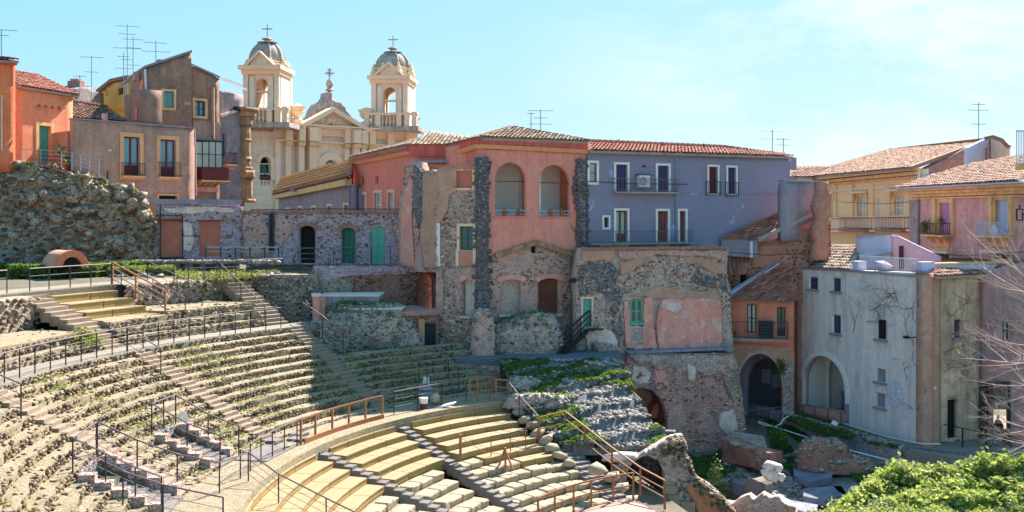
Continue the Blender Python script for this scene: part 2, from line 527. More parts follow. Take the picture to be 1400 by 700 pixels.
def m_rubble(name, stones, mortar, scale=4.0, dirt=(0.06, 0.055, 0.05), dirt_amt=0.5, mw=0.09, zs=1.35, alt=None, alt_amt=(0.55, 0.6)):
 stones = [lift(c, 2.5) for c in stones]; mortar = lift(mortar, 2.0); dirt = lift(dirt, 2.4); dirt_amt *= .6
 if alt: alt = lift(alt, 1.3)
 mean = tuple(sum(c[i] for c in stones) / len(stones) for i in range(3)); stones = [tuple(a * .95 + b * .05 for a, b in zip(c, mean)) for c in stones]; scale *= 1.55; mw *= 1.3
 q = M(name, 0.92)
 wob = q.n('ShaderNodeTexNoise'); wob.inputs['Scale'].default_value = 3; q.l(q.pos(), wob.inputs['Vector'])
 ps = q.mix(0.06, q.pos((1, 1, zs)), wob.outputs['Color'], 'ADD')
 v = q.n('ShaderNodeTexVoronoi'); v.inputs['Scale'].default_value = scale; q.l(ps, v.inputs['Vector'])
 e = q.n('ShaderNodeTexVoronoi', feature='DISTANCE_TO_EDGE'); e.inputs['Scale'].default_value = scale; q.l(ps, e.inputs['Vector'])
 sep = q.n('ShaderNodeSeparateColor'); q.l(v.outputs['Color'], sep.inputs[0])
 k = len(stones)
 col = q.ramp(sep.outputs[0], [(i / k, c) for i, c in enumerate(stones)], const=True)
 if alt:
  col = q.mix(q.ramp(q.noise(0.5, 5, 0.7), [(alt_amt[0], 0.0), (alt_amt[1], 1.0)]), col, alt)
 col = q.mix(q.math('MULTIPLY', q.noise(18, 4, 0.7), 0.12), col, (0.02, 0.02, 0.02), 'MIX')
 edge = q.ramp(e.outputs['Distance'], [(mw * 0.4, 1.0), (mw * 1.5, 0.0)])
 col = q.mix(edge, col, mortar)
 col = q.mix(q.ramp(q.noise(.8, 9, 0.75, dist=.6), [(.56, 0.0), (.64, .5)]), col, mortar)
 col = q.mix(q.math('MULTIPLY', q.ramp(q.noise(9, 6, .8), [(.55, 0.0), (.60, 1.0)]), .45), col, tuple(x * .3 for x in mean))
 col = q.mix(q.math('MULTIPLY', q.ramp(q.noise(7, 6, .8, vec=q.pos((1.1, 1, 1.3))), [(.56, 0.0), (.61, 1.0)]), .5), col, tuple(min(.8, x * 1.7) for x in mean))
 col = q.mix(q.ramp(q.noise(.55, 8, 0.75, vec=q.pos((1, 1, .7))), [(.50, 0.0), (.62, .3)]), col, tuple(x * .55 for x in mean))
 col = q.mix(q.math('MULTIPLY', q.ramp(q.noise(0.9, 7, 0.7), [(0.45, 0.0), (0.7, 1.0)]), dirt_amt), col, dirt)
 q.color(col)
 h = q.math('ADD', q.math('MULTIPLY', q.ramp(e.outputs['Distance'], [(0.0, 0.0), (0.25, 1.0)]), 1.0), q.math('MULTIPLY', q.noise(16, 4, 0.7), 0.5))
 q.bump(h, .9, 0.05)
 return q.m
def m_brick(name, cols, mortar, bw=0.28, bh=0.07, dirt=(0.08, 0.06, 0.05), dirt_amt=0.5, patch=None, pa=0.56):
 q = M(name, 0.9)
 cols = [lift(c, 1.7) for c in cols]; mortar = lift(mortar, 1.6)
 t = q.n('ShaderNodeTexBrick')
 t.inputs['Scale'].default_value = 1.0; t.inputs['Brick Width'].default_value = bw; t.inputs['Row Height'].default_value = bh
 t.inputs['Mortar Size'].default_value = 0.018 if bh < .1 else .03; t.inputs['Color1'].default_value = (*cols[0], 1); t.inputs['Color2'].default_value = (*cols[1], 1)
 t.inputs['Mortar'].default_value = (*mortar, 1); t.inputs['Bias'].default_value = 0.0
 q.l(q.uv(), t.inputs['Vector'])
 col = q.mix(q.ramp(q.noise(2.3, 6, 0.7), [(0.42, 0.0), (0.66, 0.8)]), t.outputs['Color'], cols[2] if len(cols) > 2 else cols[0])
 if patch:
  col = q.mix(q.ramp(q.noise(0.8, 8, 0.7), [(pa, 0.0), (pa + 0.04, 1.0)]), col, patch)
 col = q.mix(q.math('MULTIPLY', q.ramp(q.noise(1.1, 7, 0.75), [(0.45, 0.0), (0.72, 1.0)]), dirt_amt), col, dirt)
 col = q.mix(q.math('MULTIPLY', q.noise(20, 3, 0.7), 0.3), col, (0.02, 0.02, 0.02))
 q.color(col)
 q.bump(q.math('ADD', q.math('MULTIPLY', t.outputs['Fac'], -1.0), q.noise(12, 5, 0.7)), 0.7, 0.03)
 return q.m
def m_island(name, cols, rough=0.9, grain=10.0, dark=0.35, moss=None, moss_at=0.55, bump=0.5):
 q = M(name, rough)
 cols = [lift(c, 1.35 if 'sunlit' not in name else .95) for c in cols]; dark *= .7
 if 'limestone' in name: cols = [lift(c, .62) for c in cols]
 k = len(cols)
 col = q.ramp(q.rnd(), [(i / max(1, k - 1), c) for i, c in enumerate(cols)])
 col = q.mix(q.math('MULTIPLY', q.noise(grain, 5, 0.7), dark), col, (0.02, 0.018, 0.015))
 if moss:
  col = q.mix(q.ramp(q.noise(1.4, 6, 0.7), [(moss_at, 0.0), (moss_at + 0.08, 0.8)]), col, moss)
 q.color(col)
 q.bump(q.noise(grain * 1.5, 4, 0.7), bump, 0.04)
 return q.m
def m_tiles(name, cols, dirt=(0.06, 0.05, 0.045), amt=0.45):
 q = M(name, 0.85)
 col = q.ramp(q.n('ShaderNodeTexWhiteNoise', noise_dimensions='2D').outputs[0], [(0, cols[0])])
 wn_ = [n for n in q.t.nodes if n.type == 'TEX_WHITE_NOISE'][0]
 fl = q.n('ShaderNodeVectorMath', operation='FLOOR'); q.l(q.uv(), fl.inputs[0]); q.l(fl.outputs[0], wn_.inputs['Vector'])
 k = len(cols)
 col = q.ramp(wn_.outputs['Value'], [(i / (k - 1), c) for i, c in enumerate(cols)])
 col = q.mix(q.math('MULTIPLY', q.ramp(q.noise(1.3, 6, 0.75), [(0.45, 0.0), (0.7, 1.0)]), amt), col, dirt)
 col = q.mix(q.math('MULTIPLY', q.noise(15, 4, 0.7), 0.35), col, (0.03, 0.02, 0.02))
 q.color(col)
 q.bump(q.noise(12, 4, 0.7), 0.4, 0.03)
 return q.m
def m_wood(name, c1, c2, grain=(3, 3, 14), rough=0.7, uvg=False):
 q = M(name, rough)
 col = q.mix(q.rnd(), c1, c2)
 g = q.noise(2.5, 6, 0.7, vec=q.pos(grain), dist=0.6)
 col = q.mix(q.math('MULTIPLY', q.ramp(g, [(0.4, 0.0), (0.7, 1.0)]), 0.45), col, tuple(c * 0.45 for c in c1))
 col = q.mix(q.math('MULTIPLY', q.ramp(q.noise(0.9, 5, 0.7), [(0.5, 0.0), (0.75, 1.0)]), 0.3), col, tuple(c * 0.5 for c in c2))
 q.color(col)
 q.bump(g, 0.25, 0.01)
 return q.m
def m_plain(name, c, rough=0.6, metal=0.0, var=0.25, scale=5.0, spec=0.3):
 q = M(name, rough, metal, spec)
 col = q.mix(q.math('MULTIPLY', q.ramp(q.noise(scale, 6, 0.7), [(0.4, 0.0), (0.7, 1.0)]), var), c, tuple(x * 0.35 for x in c))
 q.color(col)
 return q.m
def m_glass(name, c=(0.05, 0.08, 0.10), rough=0.06):
 q = M(name, rough, 0.0, 0.9)
 q.color(q.mix(q.noise(0.8, 3), c, tuple(x * 0.4 for x in c)))
 return q.m
MT = {}
h = hexc
MT['orange'] = m_plaster('orange_plaster', h('D09070', .7), h('C48264', .7), stain=h('9A5A40'), amt=.35, scale=.5)
MT['tower_orange'] = m_plaster('streaked_orange_plaster', h('D4825A', .9), h('C06A48', .8), stain=h('8A4A3A'), amt=.3, streak=.7)
MT['salmon'] = m_plaster('salmon_orange_plaster', h('D08A72', .9), h('C67C66', .85), stain=h('8E5444'), amt=.35, streak=.5)
MT['brown'] = m_plaster('brown_grey_plaster', h('94786A', 1.0), h('80685C', 1.0), stain=h('5C4A42'), amt=.5, scale=.5, patch=h('9A857A'), patch_at=.66)
MT['brown2'] = m_plaster('dark_brown_plaster', h('88705F', .9), h('6E5A50', .9), stain=h('403634'), amt=.55, scale=.7, patch=h('A08878'), patch_at=.7)
MT['greywall'] = m_plaster('weathered_grey_plaster', h('837A7A', 1.0), h('6A6266', 1.0), stain=h('463F42'), amt=.6, scale=.8, patch=h('A89C92'), patch_at=.62)
MT['cream_stone'] = m_plaster('church_stone', h('EEE2D0', .8), h('DCCEBA', .8), stain=h('A08468', .8), amt=.35, scale=.4, streak=.4)
MT['grey_dome'] = m_plaster('dome_stone', h('A09A90', .9), h('7E7874', .9), stain=h('46423F'), amt=.7, scale=.8, streak=.6)
MT['red'] = m_plaster('red_plaster', h('C47C6C', .9), h('B87060', .9), stain=h('96463C'), amt=.3, scale=.4)
MT['pink'] = m_plaster('salmon_plaster', h('C88A7C', .9), h('BC7E70', .9), stain=h('8E4A42'), amt=.32, scale=.4, patch=h('D8968A'), patch_at=.66)
MT['pink_parapet'] = m_plaster('parapet_red', h('C46256', 1.0), h('A85048', .9), stain=h('6E3830'), amt=.45, scale=.9, streak=.6)
MT['blue'] = m_plaster('blue_grey_plaster', h('74768A', .8), h('7A7684', .8), stain=h('62637C'), amt=.4, scale=.35, patch=h('7A8CB0'), patch_at=.62)
MT['blue2'] = m_plaster('blue_grey_plaster_east', h('7A849E', 1.0), h('848C9E', 1.0), stain=h('566488'), amt=.4, scale=.35)
MT['slate'] = m_plaster('grey_slate_plaster', h('7C7680', 1.0), h('6C6A74', 1.0), stain=h('4A4850'), amt=.4)
MT['housegrey'] = m_plaster('pale_grey_plaster', h('D2CCC8', 1.0), h('C4C0C2', 1.0), stain=h('6E6A66'), amt=.3, scale=.3, streak=.42, patch=h('A6B0C2'), patch_at=.66)
MT['beige'] = m_plaster('beige_plaster', h('A99A84', 1.0), h('8F8272', 1.0), stain=h('5C4E44'), amt=.5, scale=.4, streak=.6)
MT['mauve'] = m_plaster('mauve_plaster', h('92787A', 1.0), h('80706E', 1.0), stain=h('52464E'), amt=.5, scale=.4, streak=.5)
MT['oldpeach'] = m_plaster('weathered_ochre_stone', h('B08E6C', .7), h('8E7258', .7), stain=h('4E4036', .6), amt=.7, scale=1.2, streak=.6)
MT['palmauve'] = m_plaster('pinkish_grey_plaster', h('A88680', 1.0), h('967670', 1.0), stain=h('6A5058'), amt=.55, scale=.7, patch=h('B89AA0'), patch_at=.62)
MT['yellow'] = m_plaster('yellow_cream_plaster', h('DEC8A0', .85), h('D0BA92', .85), stain=h('A48A5C'), amt=.3, scale=.5)
MT['ochre'] = m_plaster('ochre_stone', h('D8BC8C', .9), h('C6A67A', .9), stain=h('7E6644'), amt=.5, scale=.8, streak=.6)
MT['farmyellow'] = m_plaster('mustard_plaster', h('D8A850', 1.0), h('CE9C48', 1.0), amt=.2)
MT['rosehouse'] = m_plaster('rose_plaster', h('E2B4BC', 1.0), h('D6A6B0', 1.0), stain=h('A0808C'), amt=.25)
MT['palegrey'] = m_plaster('pale_blue_grey_render', h('B8BCD0', 1.0), h('A8ACC0', 1.0), stain=h('80849A'), amt=.3)
MT['white'] = m_plaster('white_render', h('F2F0EC', .95), h('E6E4E0', .95), stain=h('B0A8A0'), amt=.12, streak=.1)
MT['cream'] = m_plaster('cream_trim', h('E8D2B8', .74), h('DAC2A6', .74), stain=h('A89880'), amt=.3, scale=2)
MT['peach'] = m_plaster('peach_trim', h('E0B088', 1.0), h('D4A078', 1.0), stain=h('8E6848'), amt=.3, scale=2)
MT['stucco'] = m_plaster('salmon_patch', h('C89488', .9), h('BC8074', .9), stain=h('80584E'), amt=.55, scale=.9, patch=h('E0BCB0'), patch_at=.55)
MT['oldwhite'] = m_plaster('old_lime_plaster', h('C8BAB0', 1.0), h('B4A49C', 1.0), stain=h('6E605C'), amt=.55, scale=1.2)
MT['concrete'] = m_plaster('concrete', h('A8A098', .6), h('948C86', .6), stain=h('5E5854'), amt=.4, scale=1)
MT['ledge'] = m_plaster('blue_grey_ledge', h('6E7484', 1.0), h('5C626E', 1.0), stain=h('3A3E48'), amt=.5, scale=1)
MT['rub_grey'] = m_rubble('grey_rubble', [h('9A8276'), h('766056'), h('B2988A'), h('5E4C46'), h('C0A698'), h('8A6858')], h('A08C88', .9), 4.5, dirt=h('40393A'), alt=h('A89088'), alt_amt=(.56, .66))
MT['rub_pink'] = m_rubble('pinkish_rubble', [h('B8887A'), h('A07466'), h('C8A292'), h('74584E'), h('BE8E7C'), h('907A72')], h('BE9A92', .95), 4.8, dirt=h('5E4E50'), dirt_amt=.45, alt=h('C09A92'), alt_amt=(.5, .62))
MT['rub_mauve'] = m_rubble('mauve_rubble', [h('96828E'), h('7C6E7C'), h('B8A6AC'), h('5C5260'), h('A48C8C'), h('84747E')], h('A08E98', .95), 5.0, dirt=h('4E444E'), dirt_amt=.4, alt=h('B09CA4'), alt_amt=(.55, .66))
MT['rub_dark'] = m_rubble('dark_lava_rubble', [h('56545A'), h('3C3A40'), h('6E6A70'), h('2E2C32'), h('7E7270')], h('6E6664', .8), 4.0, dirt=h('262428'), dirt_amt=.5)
MT['rub_red'] = m_rubble('red_rubble', [h('A05C48'), h('8A4A3C'), h('B87A62'), h('6E4640'), h('946C60')], h('A08074', .9), 6.0, dirt=h('4C3430'), dirt_amt=.5, zs=2.5)
MT['rub_tan'] = m_rubble('tan_grey_rubble', [h('B49A90'), h('8E7A74'), h('CCB6A8'), h('6E605E'), h('A68E88')], h('B8A298', .95), 6.5, dirt=h('585048'), dirt_amt=.45)
MT['mound'] = m_rubble('mound_rock', [h('A89482', .85), h('72645C', .8), h('CCB8A4', .9), h('544844', .8), h('B48E76', .85), h('DCC8B0', .9)], h('86786C', .8), 5.5, dirt=h('3E3638'), dirt_amt=.6, mw=.05, zs=1.5, alt=h('A89488'), alt_amt=(.5, .56))
MT['brick'] = m_brick('red_brick', [h('B8654C'), h('9A4E3E'), h('C07C62')], h('A08C80'), dirt=h('5E3E38'))
MT['brick_blk'] = m_brick('orange_brick_blocking', [h('C86048'), h('BC5440'), h('CE6C52')], h('B08070'), dirt=h('8A4438'), dirt_amt=.3)
MT['brick_pier'] = m_brick('weathered_pier_brick', [h('C08468'), h('AC6E54'), h('BE907A')], h('A49084'), dirt=h('7A5A4C'), dirt_amt=.4)
MT['brick_ruin'] = m_brick('worn_roman_brick', [h('B06A58'), h('94524A'), h('A88078')], h('A89A94'), bw=.5, bh=.13, dirt=h('564448'), dirt_amt=.5, patch=h('9C8E90'), pa=.56)
MT['brick_orange'] = m_brick('orange_weathered_brick', [h('D0744A'), h('B85C3E'), h('C68860')], h('AC8A74'), dirt=h('6E3E30'), dirt_amt=.4)
MT['lava'] = m_island('lava_blocks', [h('4A4850'), h('6A666C'), h('3A3840'), h('86807E'), h('5A5860')], grain=7)
MT['rock_warm'] = m_island('sunlit_rubble', [h('9A8670'), h('6E5E50'), h('BCA88C'), h('483E38'), h('86725E'), h('AC9678'), h('584C42')], grain=9, dark=.5, moss=h('8C8658'), moss_at=.64, bump=.8)
MT['rock_grey'] = m_island('grey_rubble_stones', [h('8E8A88'), h('6C6864'), h('B0A8A0'), h('54504E'), h('9A8C80')], grain=9, dark=.45, moss=h('667050'), moss_at=.62)
MT['block'] = m_island('limestone_blocks', [h('C4B096'), h('B09C80'), h('CEBEA2'), h('A08C72')], grain=9, dark=.55, moss=h('9C9264'), moss_at=.64, bump=.8)
MT['rock_pink'] = m_island('pinkish_wall_stones', [h('AA8474'), h('705650'), h('CCB0A0'), h('443A3C'), h('BC8E7C'), h('94705F'), h('D8C8BC')], grain=9, dark=.4)
MT['rock_red'] = m_island('reddish_wall_stones', [h('8E5646'), h('6A4640'), h('A87462'), h('4E3C3A'), h('B08A7A')], grain=9, dark=.4)
MT['tread'] = None
def m_ground(name, a, b, moss, moss_at=.5, scale=1.2, grit=h('6A5E50')):
 a, b, grit = lift(a, .98), lift(b, .98), lift(grit, .85)
 q = M(name, 0.95)
 col = q.mix(q.ramp(q.noise(scale * 2, 6, .7), [(.35, 0.0), (.65, 1.0)]), a, b)
 if moss is not None:
  col = q.mix(q.ramp(q.noise(scale, 8, .75), [(moss_at, 0.0), (moss_at + .12, .85)]), col, moss)
 col = q.mix(q.math('MULTIPLY', q.ramp(q.noise(16, 5, .75), [(.42, 0.0), (.60, 1.0)]), .75), col, grit)
 q.color(col); q.bump(q.noise(9, 7, .8), 1.0, 0.09)
 return q.m
MT['tread'] = m_ground('gravel_tread', h('C6B698'), h('B0A084'), h('9C966A'), .63)
MT['path'] = m_ground('pale_path', h('C6BCAC', .72), h('B8AC9C', .72), None, scale=.8, grit=h('988E80'))
MT['terr'] = m_ground('blue_grey_paving', h('7E8694'), h('727A86'), None, scale=.8, grit=h('5A606A'))
MT['earth'] = m_ground('ruin_earth', h('9A9488'), h('827C74'), h('4E7038'), .54, .5, grit=h('5C5852'))
MT['rubslope'] = m_ground('rubble_slope', h('A8A6A0'), h('86848A'), h('4E6E42'), .58, .6, grit=h('54545A'))
MT['terrain'] = m_ground('terrain_ground', h('8A8274'), h('766E64'), h('5A7038'), .5, .4)
MT['step'] = m_plaster('stone_step', h('B4A692', .36), h('A09280', .36), stain=h('766C62'), amt=.4, scale=2)
MT['step_dark'] = m_plaster('basalt_step', h('96928C', .4), h('827E7A', .4), stain=h('4A4C50'), amt=.4, scale=2)
MT['step_shade'] = MT['step']
MT['tile_red'] = m_tiles('red_tiles', [h('B86A56'), h('C88068'), h('9A5448'), h('D29A84'), h('A86050')])
MT['tile_old'] = m_tiles('old_tiles', [h('A88C78'), h('C8B49C'), h('8A6E60'), h('D8C8B0'), h('B07C64'), h('76625A')])
MT['tile_mix'] = m_tiles('brown_tiles', [h('B4806A'), h('D0A88C'), h('946454'), h('C49478'), h('80584C')])
MT['tile_orange'] = m_tiles('orange_tiles', [h('DC9058'), h('E8A068'), h('D08450'), h('E0985E')], amt=.15)
MT['wood_new'] = m_wood('pale_timber', h('DCC69C', .66), h('C4A87C', .5))
MT['wood_riser'] = m_wood('golden_timber', h('D2B278', .82), h('B08E58', .66))
MT['wood_door'] = m_wood('brown_door_wood', h('8A5642'), h('74463A'), grain=(9, 9, 1.5))
MT['wood_red'] = m_wood('red_brown_wood', h('7A3C38'), h('642E30'), grain=(9, 9, 1.5))
MT['post_brown'] = m_plain('rust_brown_paint', h('9E6A48'), .6, var=.4)
MT['iron'] = m_plain('dark_iron_paint', h('3E3C46'), .45, .4, var=.2)
MT['handrail'] = m_plain('handrail_paint', h('7A6C72'), .5, .1, var=.2)
MT['wire'] = m_plain('steel_wire', h('77757C'), .7, .0, var=.1)
MT['green'] = m_plain('teal_paint', h('5FB09C'), .55, var=.35, scale=3)
MT['dkgreen'] = m_plain('dark_green_paint', h('2F6E60'), .55, var=.4, scale=3)
MT['navy'] = m_plain('slate_blue_door', h('2C4048'), .5, var=.3)
MT['purple'] = m_plain('purple_shutter_paint', h('4A4270'), .6, var=.25)
MT['darkred'] = m_plain('dark_red_paint', h('6A2C34'), .6, var=.25)
MT['pinkdoor'] = m_plain('pink_shutter_paint', h('C486B4'), .6, var=.2)
MT['paleblue'] = m_plain('pale_blue_shutter_paint', h('B4C4E0'), .6, var=.2)
MT['whitemetal'] = m_plain('white_metal', h('DADCE0'), .4, var=.1)
MT['black'] = m_plain('black_metal', h('26262C'), .5, var=.1)
MT['dark'] = m_plain('interior_shade', h('221E20'), .9, var=.2)  # near-black colour carries the shade inside openings
MT['aluminium'] = m_plain('pale_metal', h('8E9AA8'), .7, .0, var=.15)
MT['glass'] = m_glass('window_glass')
MT['skyglass'] = m_glass('sky_tinted_glass', h('6FA8BC'), .04)  # sky reflection is put into the pane colour
MT['paleglass'] = m_glass('pale_green_glass', h('BCCCC0'), .15)
MT['terra'] = m_plain('terracotta', h('A85A42'), .8)
MT['marble'] = m_plaster('white_marble', h('ECE8E2', .5), h('D6D0C8', .5), stain=h('8E8A84'), amt=.3, scale=2)
MT['pinkstone'] = m_plaster('pink_column_stone', h('C8A094', .5), h('B48A80', .5), stain=h('7A5E5A'), amt=.4, scale=2)
MT['slabdark'] = m_plaster('dark_slab', h('6E7280', 1), h('585C6A', 1), stain=h('3A3C48'), amt=.4, scale=1.5)
MT['voussoir'] = m_island('voussoir_brick', [h('C06A4C'), h('B05A42'), h('D08462'), h('9A5040')], grain=8, dark=.3)
MT['antenna'] = m_plain('antenna_metal', h('7A98A8'), .4, .6, var=.1)
MT['bark'] = m_plain('pale_bark', h('D6B8B0'), .85, var=.35, scale=9)
def m_leaf(name, cols, tr=0.35):
 q = M(name, 0.55)
 col = q.ramp(q.rnd(), [(i / (len(cols) - 1), c) for i, c in enumerate(cols)])
 col = q.mix(q.ramp(q.noise(1.1, 4, .7), [(.42, 0.0), (.62, .55)]), col, (.34, .30, .14) if 'bush' in name else (.10, .14, .03))
 q.color(col)
 tl = q.n('ShaderNodeBsdfTranslucent'); q.l(q.mix(0.5, col, (0.35, 0.5, 0.05)), tl.inputs['Color'])
 mx = q.n('ShaderNodeMixShader'); mx.inputs[0].default_value = tr
 o = [n for n in q.t.nodes if n.type == 'OUTPUT_MATERIAL'][0]
 q.t.links.new(q.b.outputs[0], mx.inputs[1]); q.t.links.new(tl.outputs[0], mx.inputs[2]); q.t.links.new(mx.outputs[0], o.inputs[0])
 return q.m
MT['leaf'] = m_leaf('bush_leaves', [(.10, .17, .03), (.24, .36, .06), (.40, .48, .12), (.54, .54, .22), (.66, .55, .42)], .5)
MT['grass'] = m_leaf('grass_blades', [(.05, .12, .03), (.08, .16, .04), (.12, .20, .05)])
MT['drygrass'] = m_leaf('dry_grass_blades', [(.20, .22, .06), (.32, .28, .08), (.14, .18, .05), (.42, .30, .12)])
MT['ivy'] = m_plain('dry_creeper', h('5A3E40'), .9)
q = M('pool_water', 0.08, 0, 0.6)
q.color(q.mix(q.ramp(q.noise(1.2, 5), [(.45, 0.0), (.6, 1.0)]), (0.035, 0.045, 0.03), (0.16, 0.17, 0.03)))
q.bump(q.noise(3, 3), .05, .02)
MT['water'] = q.m
# ------------------------------------------------------------------ shared builders
MESH_CACHE = {}
def tile_plane(name, poly, mat, parent, cw=0.27, ch=0.42, amp=0.085, thick=0.14, ridge=None, under='concrete', skew=False):
 """barrel tiles laid on the plane of poly (first two points: eave, left to right)"""
 p = [Vector(q) for q in poly]
 e = (p[1] - p[0]).normalized()
 nrm = None
 for i in range(2, len(p)):
  c = e.cross(p[i] - p[0])
  if c.length > 0.2: nrm = c.normalized(); break
 if nrm.z < 0: nrm = -nrm
 t = nrm.cross(e).normalized()
 if t.z < 0: t = -t
 if skew:
  t = (p[-1] - p[0]).normalized(); nrm = e.cross(t).normalized(); nrm = nrm if nrm.z > 0 else -nrm; c_ = e.dot(t); k_ = 1 - c_ * c_
  q2 = []
  for q in p:
   a_, b_ = (q - p[0]).dot(e), (q - p[0]).dot(t); q2.append(((a_ - c_ * b_) / k_, (b_ - c_ * a_) / k_))
 else: q2 = [((q - p[0]).dot(e), (q - p[0]).dot(t)) for q in p]
 u0, u1 = min(q[0] for q in q2), max(q[0] for q in q2)
 v0, v1 = min(q[1] for q in q2), max(q[1] for q in q2)
 nu, nv = int((u1 - u0) / cw) + 1, int((v1 - v0 + .1) / ch) + 1
 I, J = np.meshgrid(np.arange(nu), np.arange(nv), indexing='ij')
 I, J = I.ravel(), J.ravel()
 k = inside(q2, u0 + (I + .5) * cw, v0 - .1 + (J + .55) * ch)
 I, J = I[k], J[k]
 n = len(I)
 fu = np.array([0.02, .22, .5, .78, .98, 0.02, .22, .5, .78, .98]); fv = np.array([0] * 5 + [1] * 5)
 hh = np.array([0, .75, 1, .75, 0] * 2) * amp + np.array([.05] * 5 + [0] * 5)
 jit = rng.uniform(-.03, .03, (n, 1)); jz = rng.uniform(-.012, .012, (n, 1))
 U = u0 + (I[:, None] + fu[None]) * cw + jit * .4
 V = v0 - .1 + (J[:, None] + fv[None] * 1.06) * ch + jit
 H = hh[None] + jz + 0.02
 pts = np.array(p[0])[None, None] + U[..., None] * np.array(e) + V[..., None] * np.array(t) + H[..., None] * np.array(nrm)
 base = np.array([(0, 1, 6, 5), (1, 2, 7, 6), (2, 3, 8, 7), (3, 4, 9, 8)])
 F_ = (base[None] + (np.arange(n) * 10)[:, None, None]).reshape(-1, 4)
 uv = np.stack([I[:, None] + fu[None] * .9, J[:, None] + fv[None] * .9 + 0 * fu[None]], -1).reshape(-1, 2)
 mb = MB().prism([q - nrm * ((q - p[0]).dot(nrm) + .02) for q in p], -nrm * thick)
 r = part(name, mb, MT[under], parent)
 part('roof_tiles', mesh_np('roof_tiles', pts.reshape(-1, 3), F_, uv=uv, smooth=False), mat, r if r.parent is not None else r, kind='stuff', loc=None)
 if ridge:
  mb = MB()
  for a, b in ridge:
   a, b = Vector(a), Vector(b); L_ = (b - a).length; m_ = max(1, int(L_ / .42))
   for i in range(m_):
    s, f = a.lerp(b, i / m_), a.lerp(b, (i + 1.08) / m_)
    mb.tube([s + Vector((0, 0, .05)), f + Vector((0, 0, .03))], [.13, .11], 6)
  part('ridge_tiles', mb, mat, r, kind='stuff')
 return r
def fixroot(*a): pass
def ring(mb, Wl, poly_out, poly_in, o0, o1):
 """frame between two matching polylines on a wall, o0 back, o1 front"""
 n = len(poly_out)
 vs = []
 for q in (poly_out, poly_in):
  for o in (o0, o1):
   vs += [Wl.pt(u, z, o) for u, z in q]
 fs = []
 for i in range(n - 1):
  j = i + 1
  fs += [(n + i, n + j, 3 * n + j, 3 * n + i), (i, 2 * n + i, 2 * n + j, j), (n + i, i, j, n + j), (3 * n + i, 3 * n + j, 2 * n + j, 2 * n + i)]
 for i in (0, n - 1):
  fs.append((i, n + i, 3 * n + i, 2 * n + i))
 return mb.add(vs, fs)
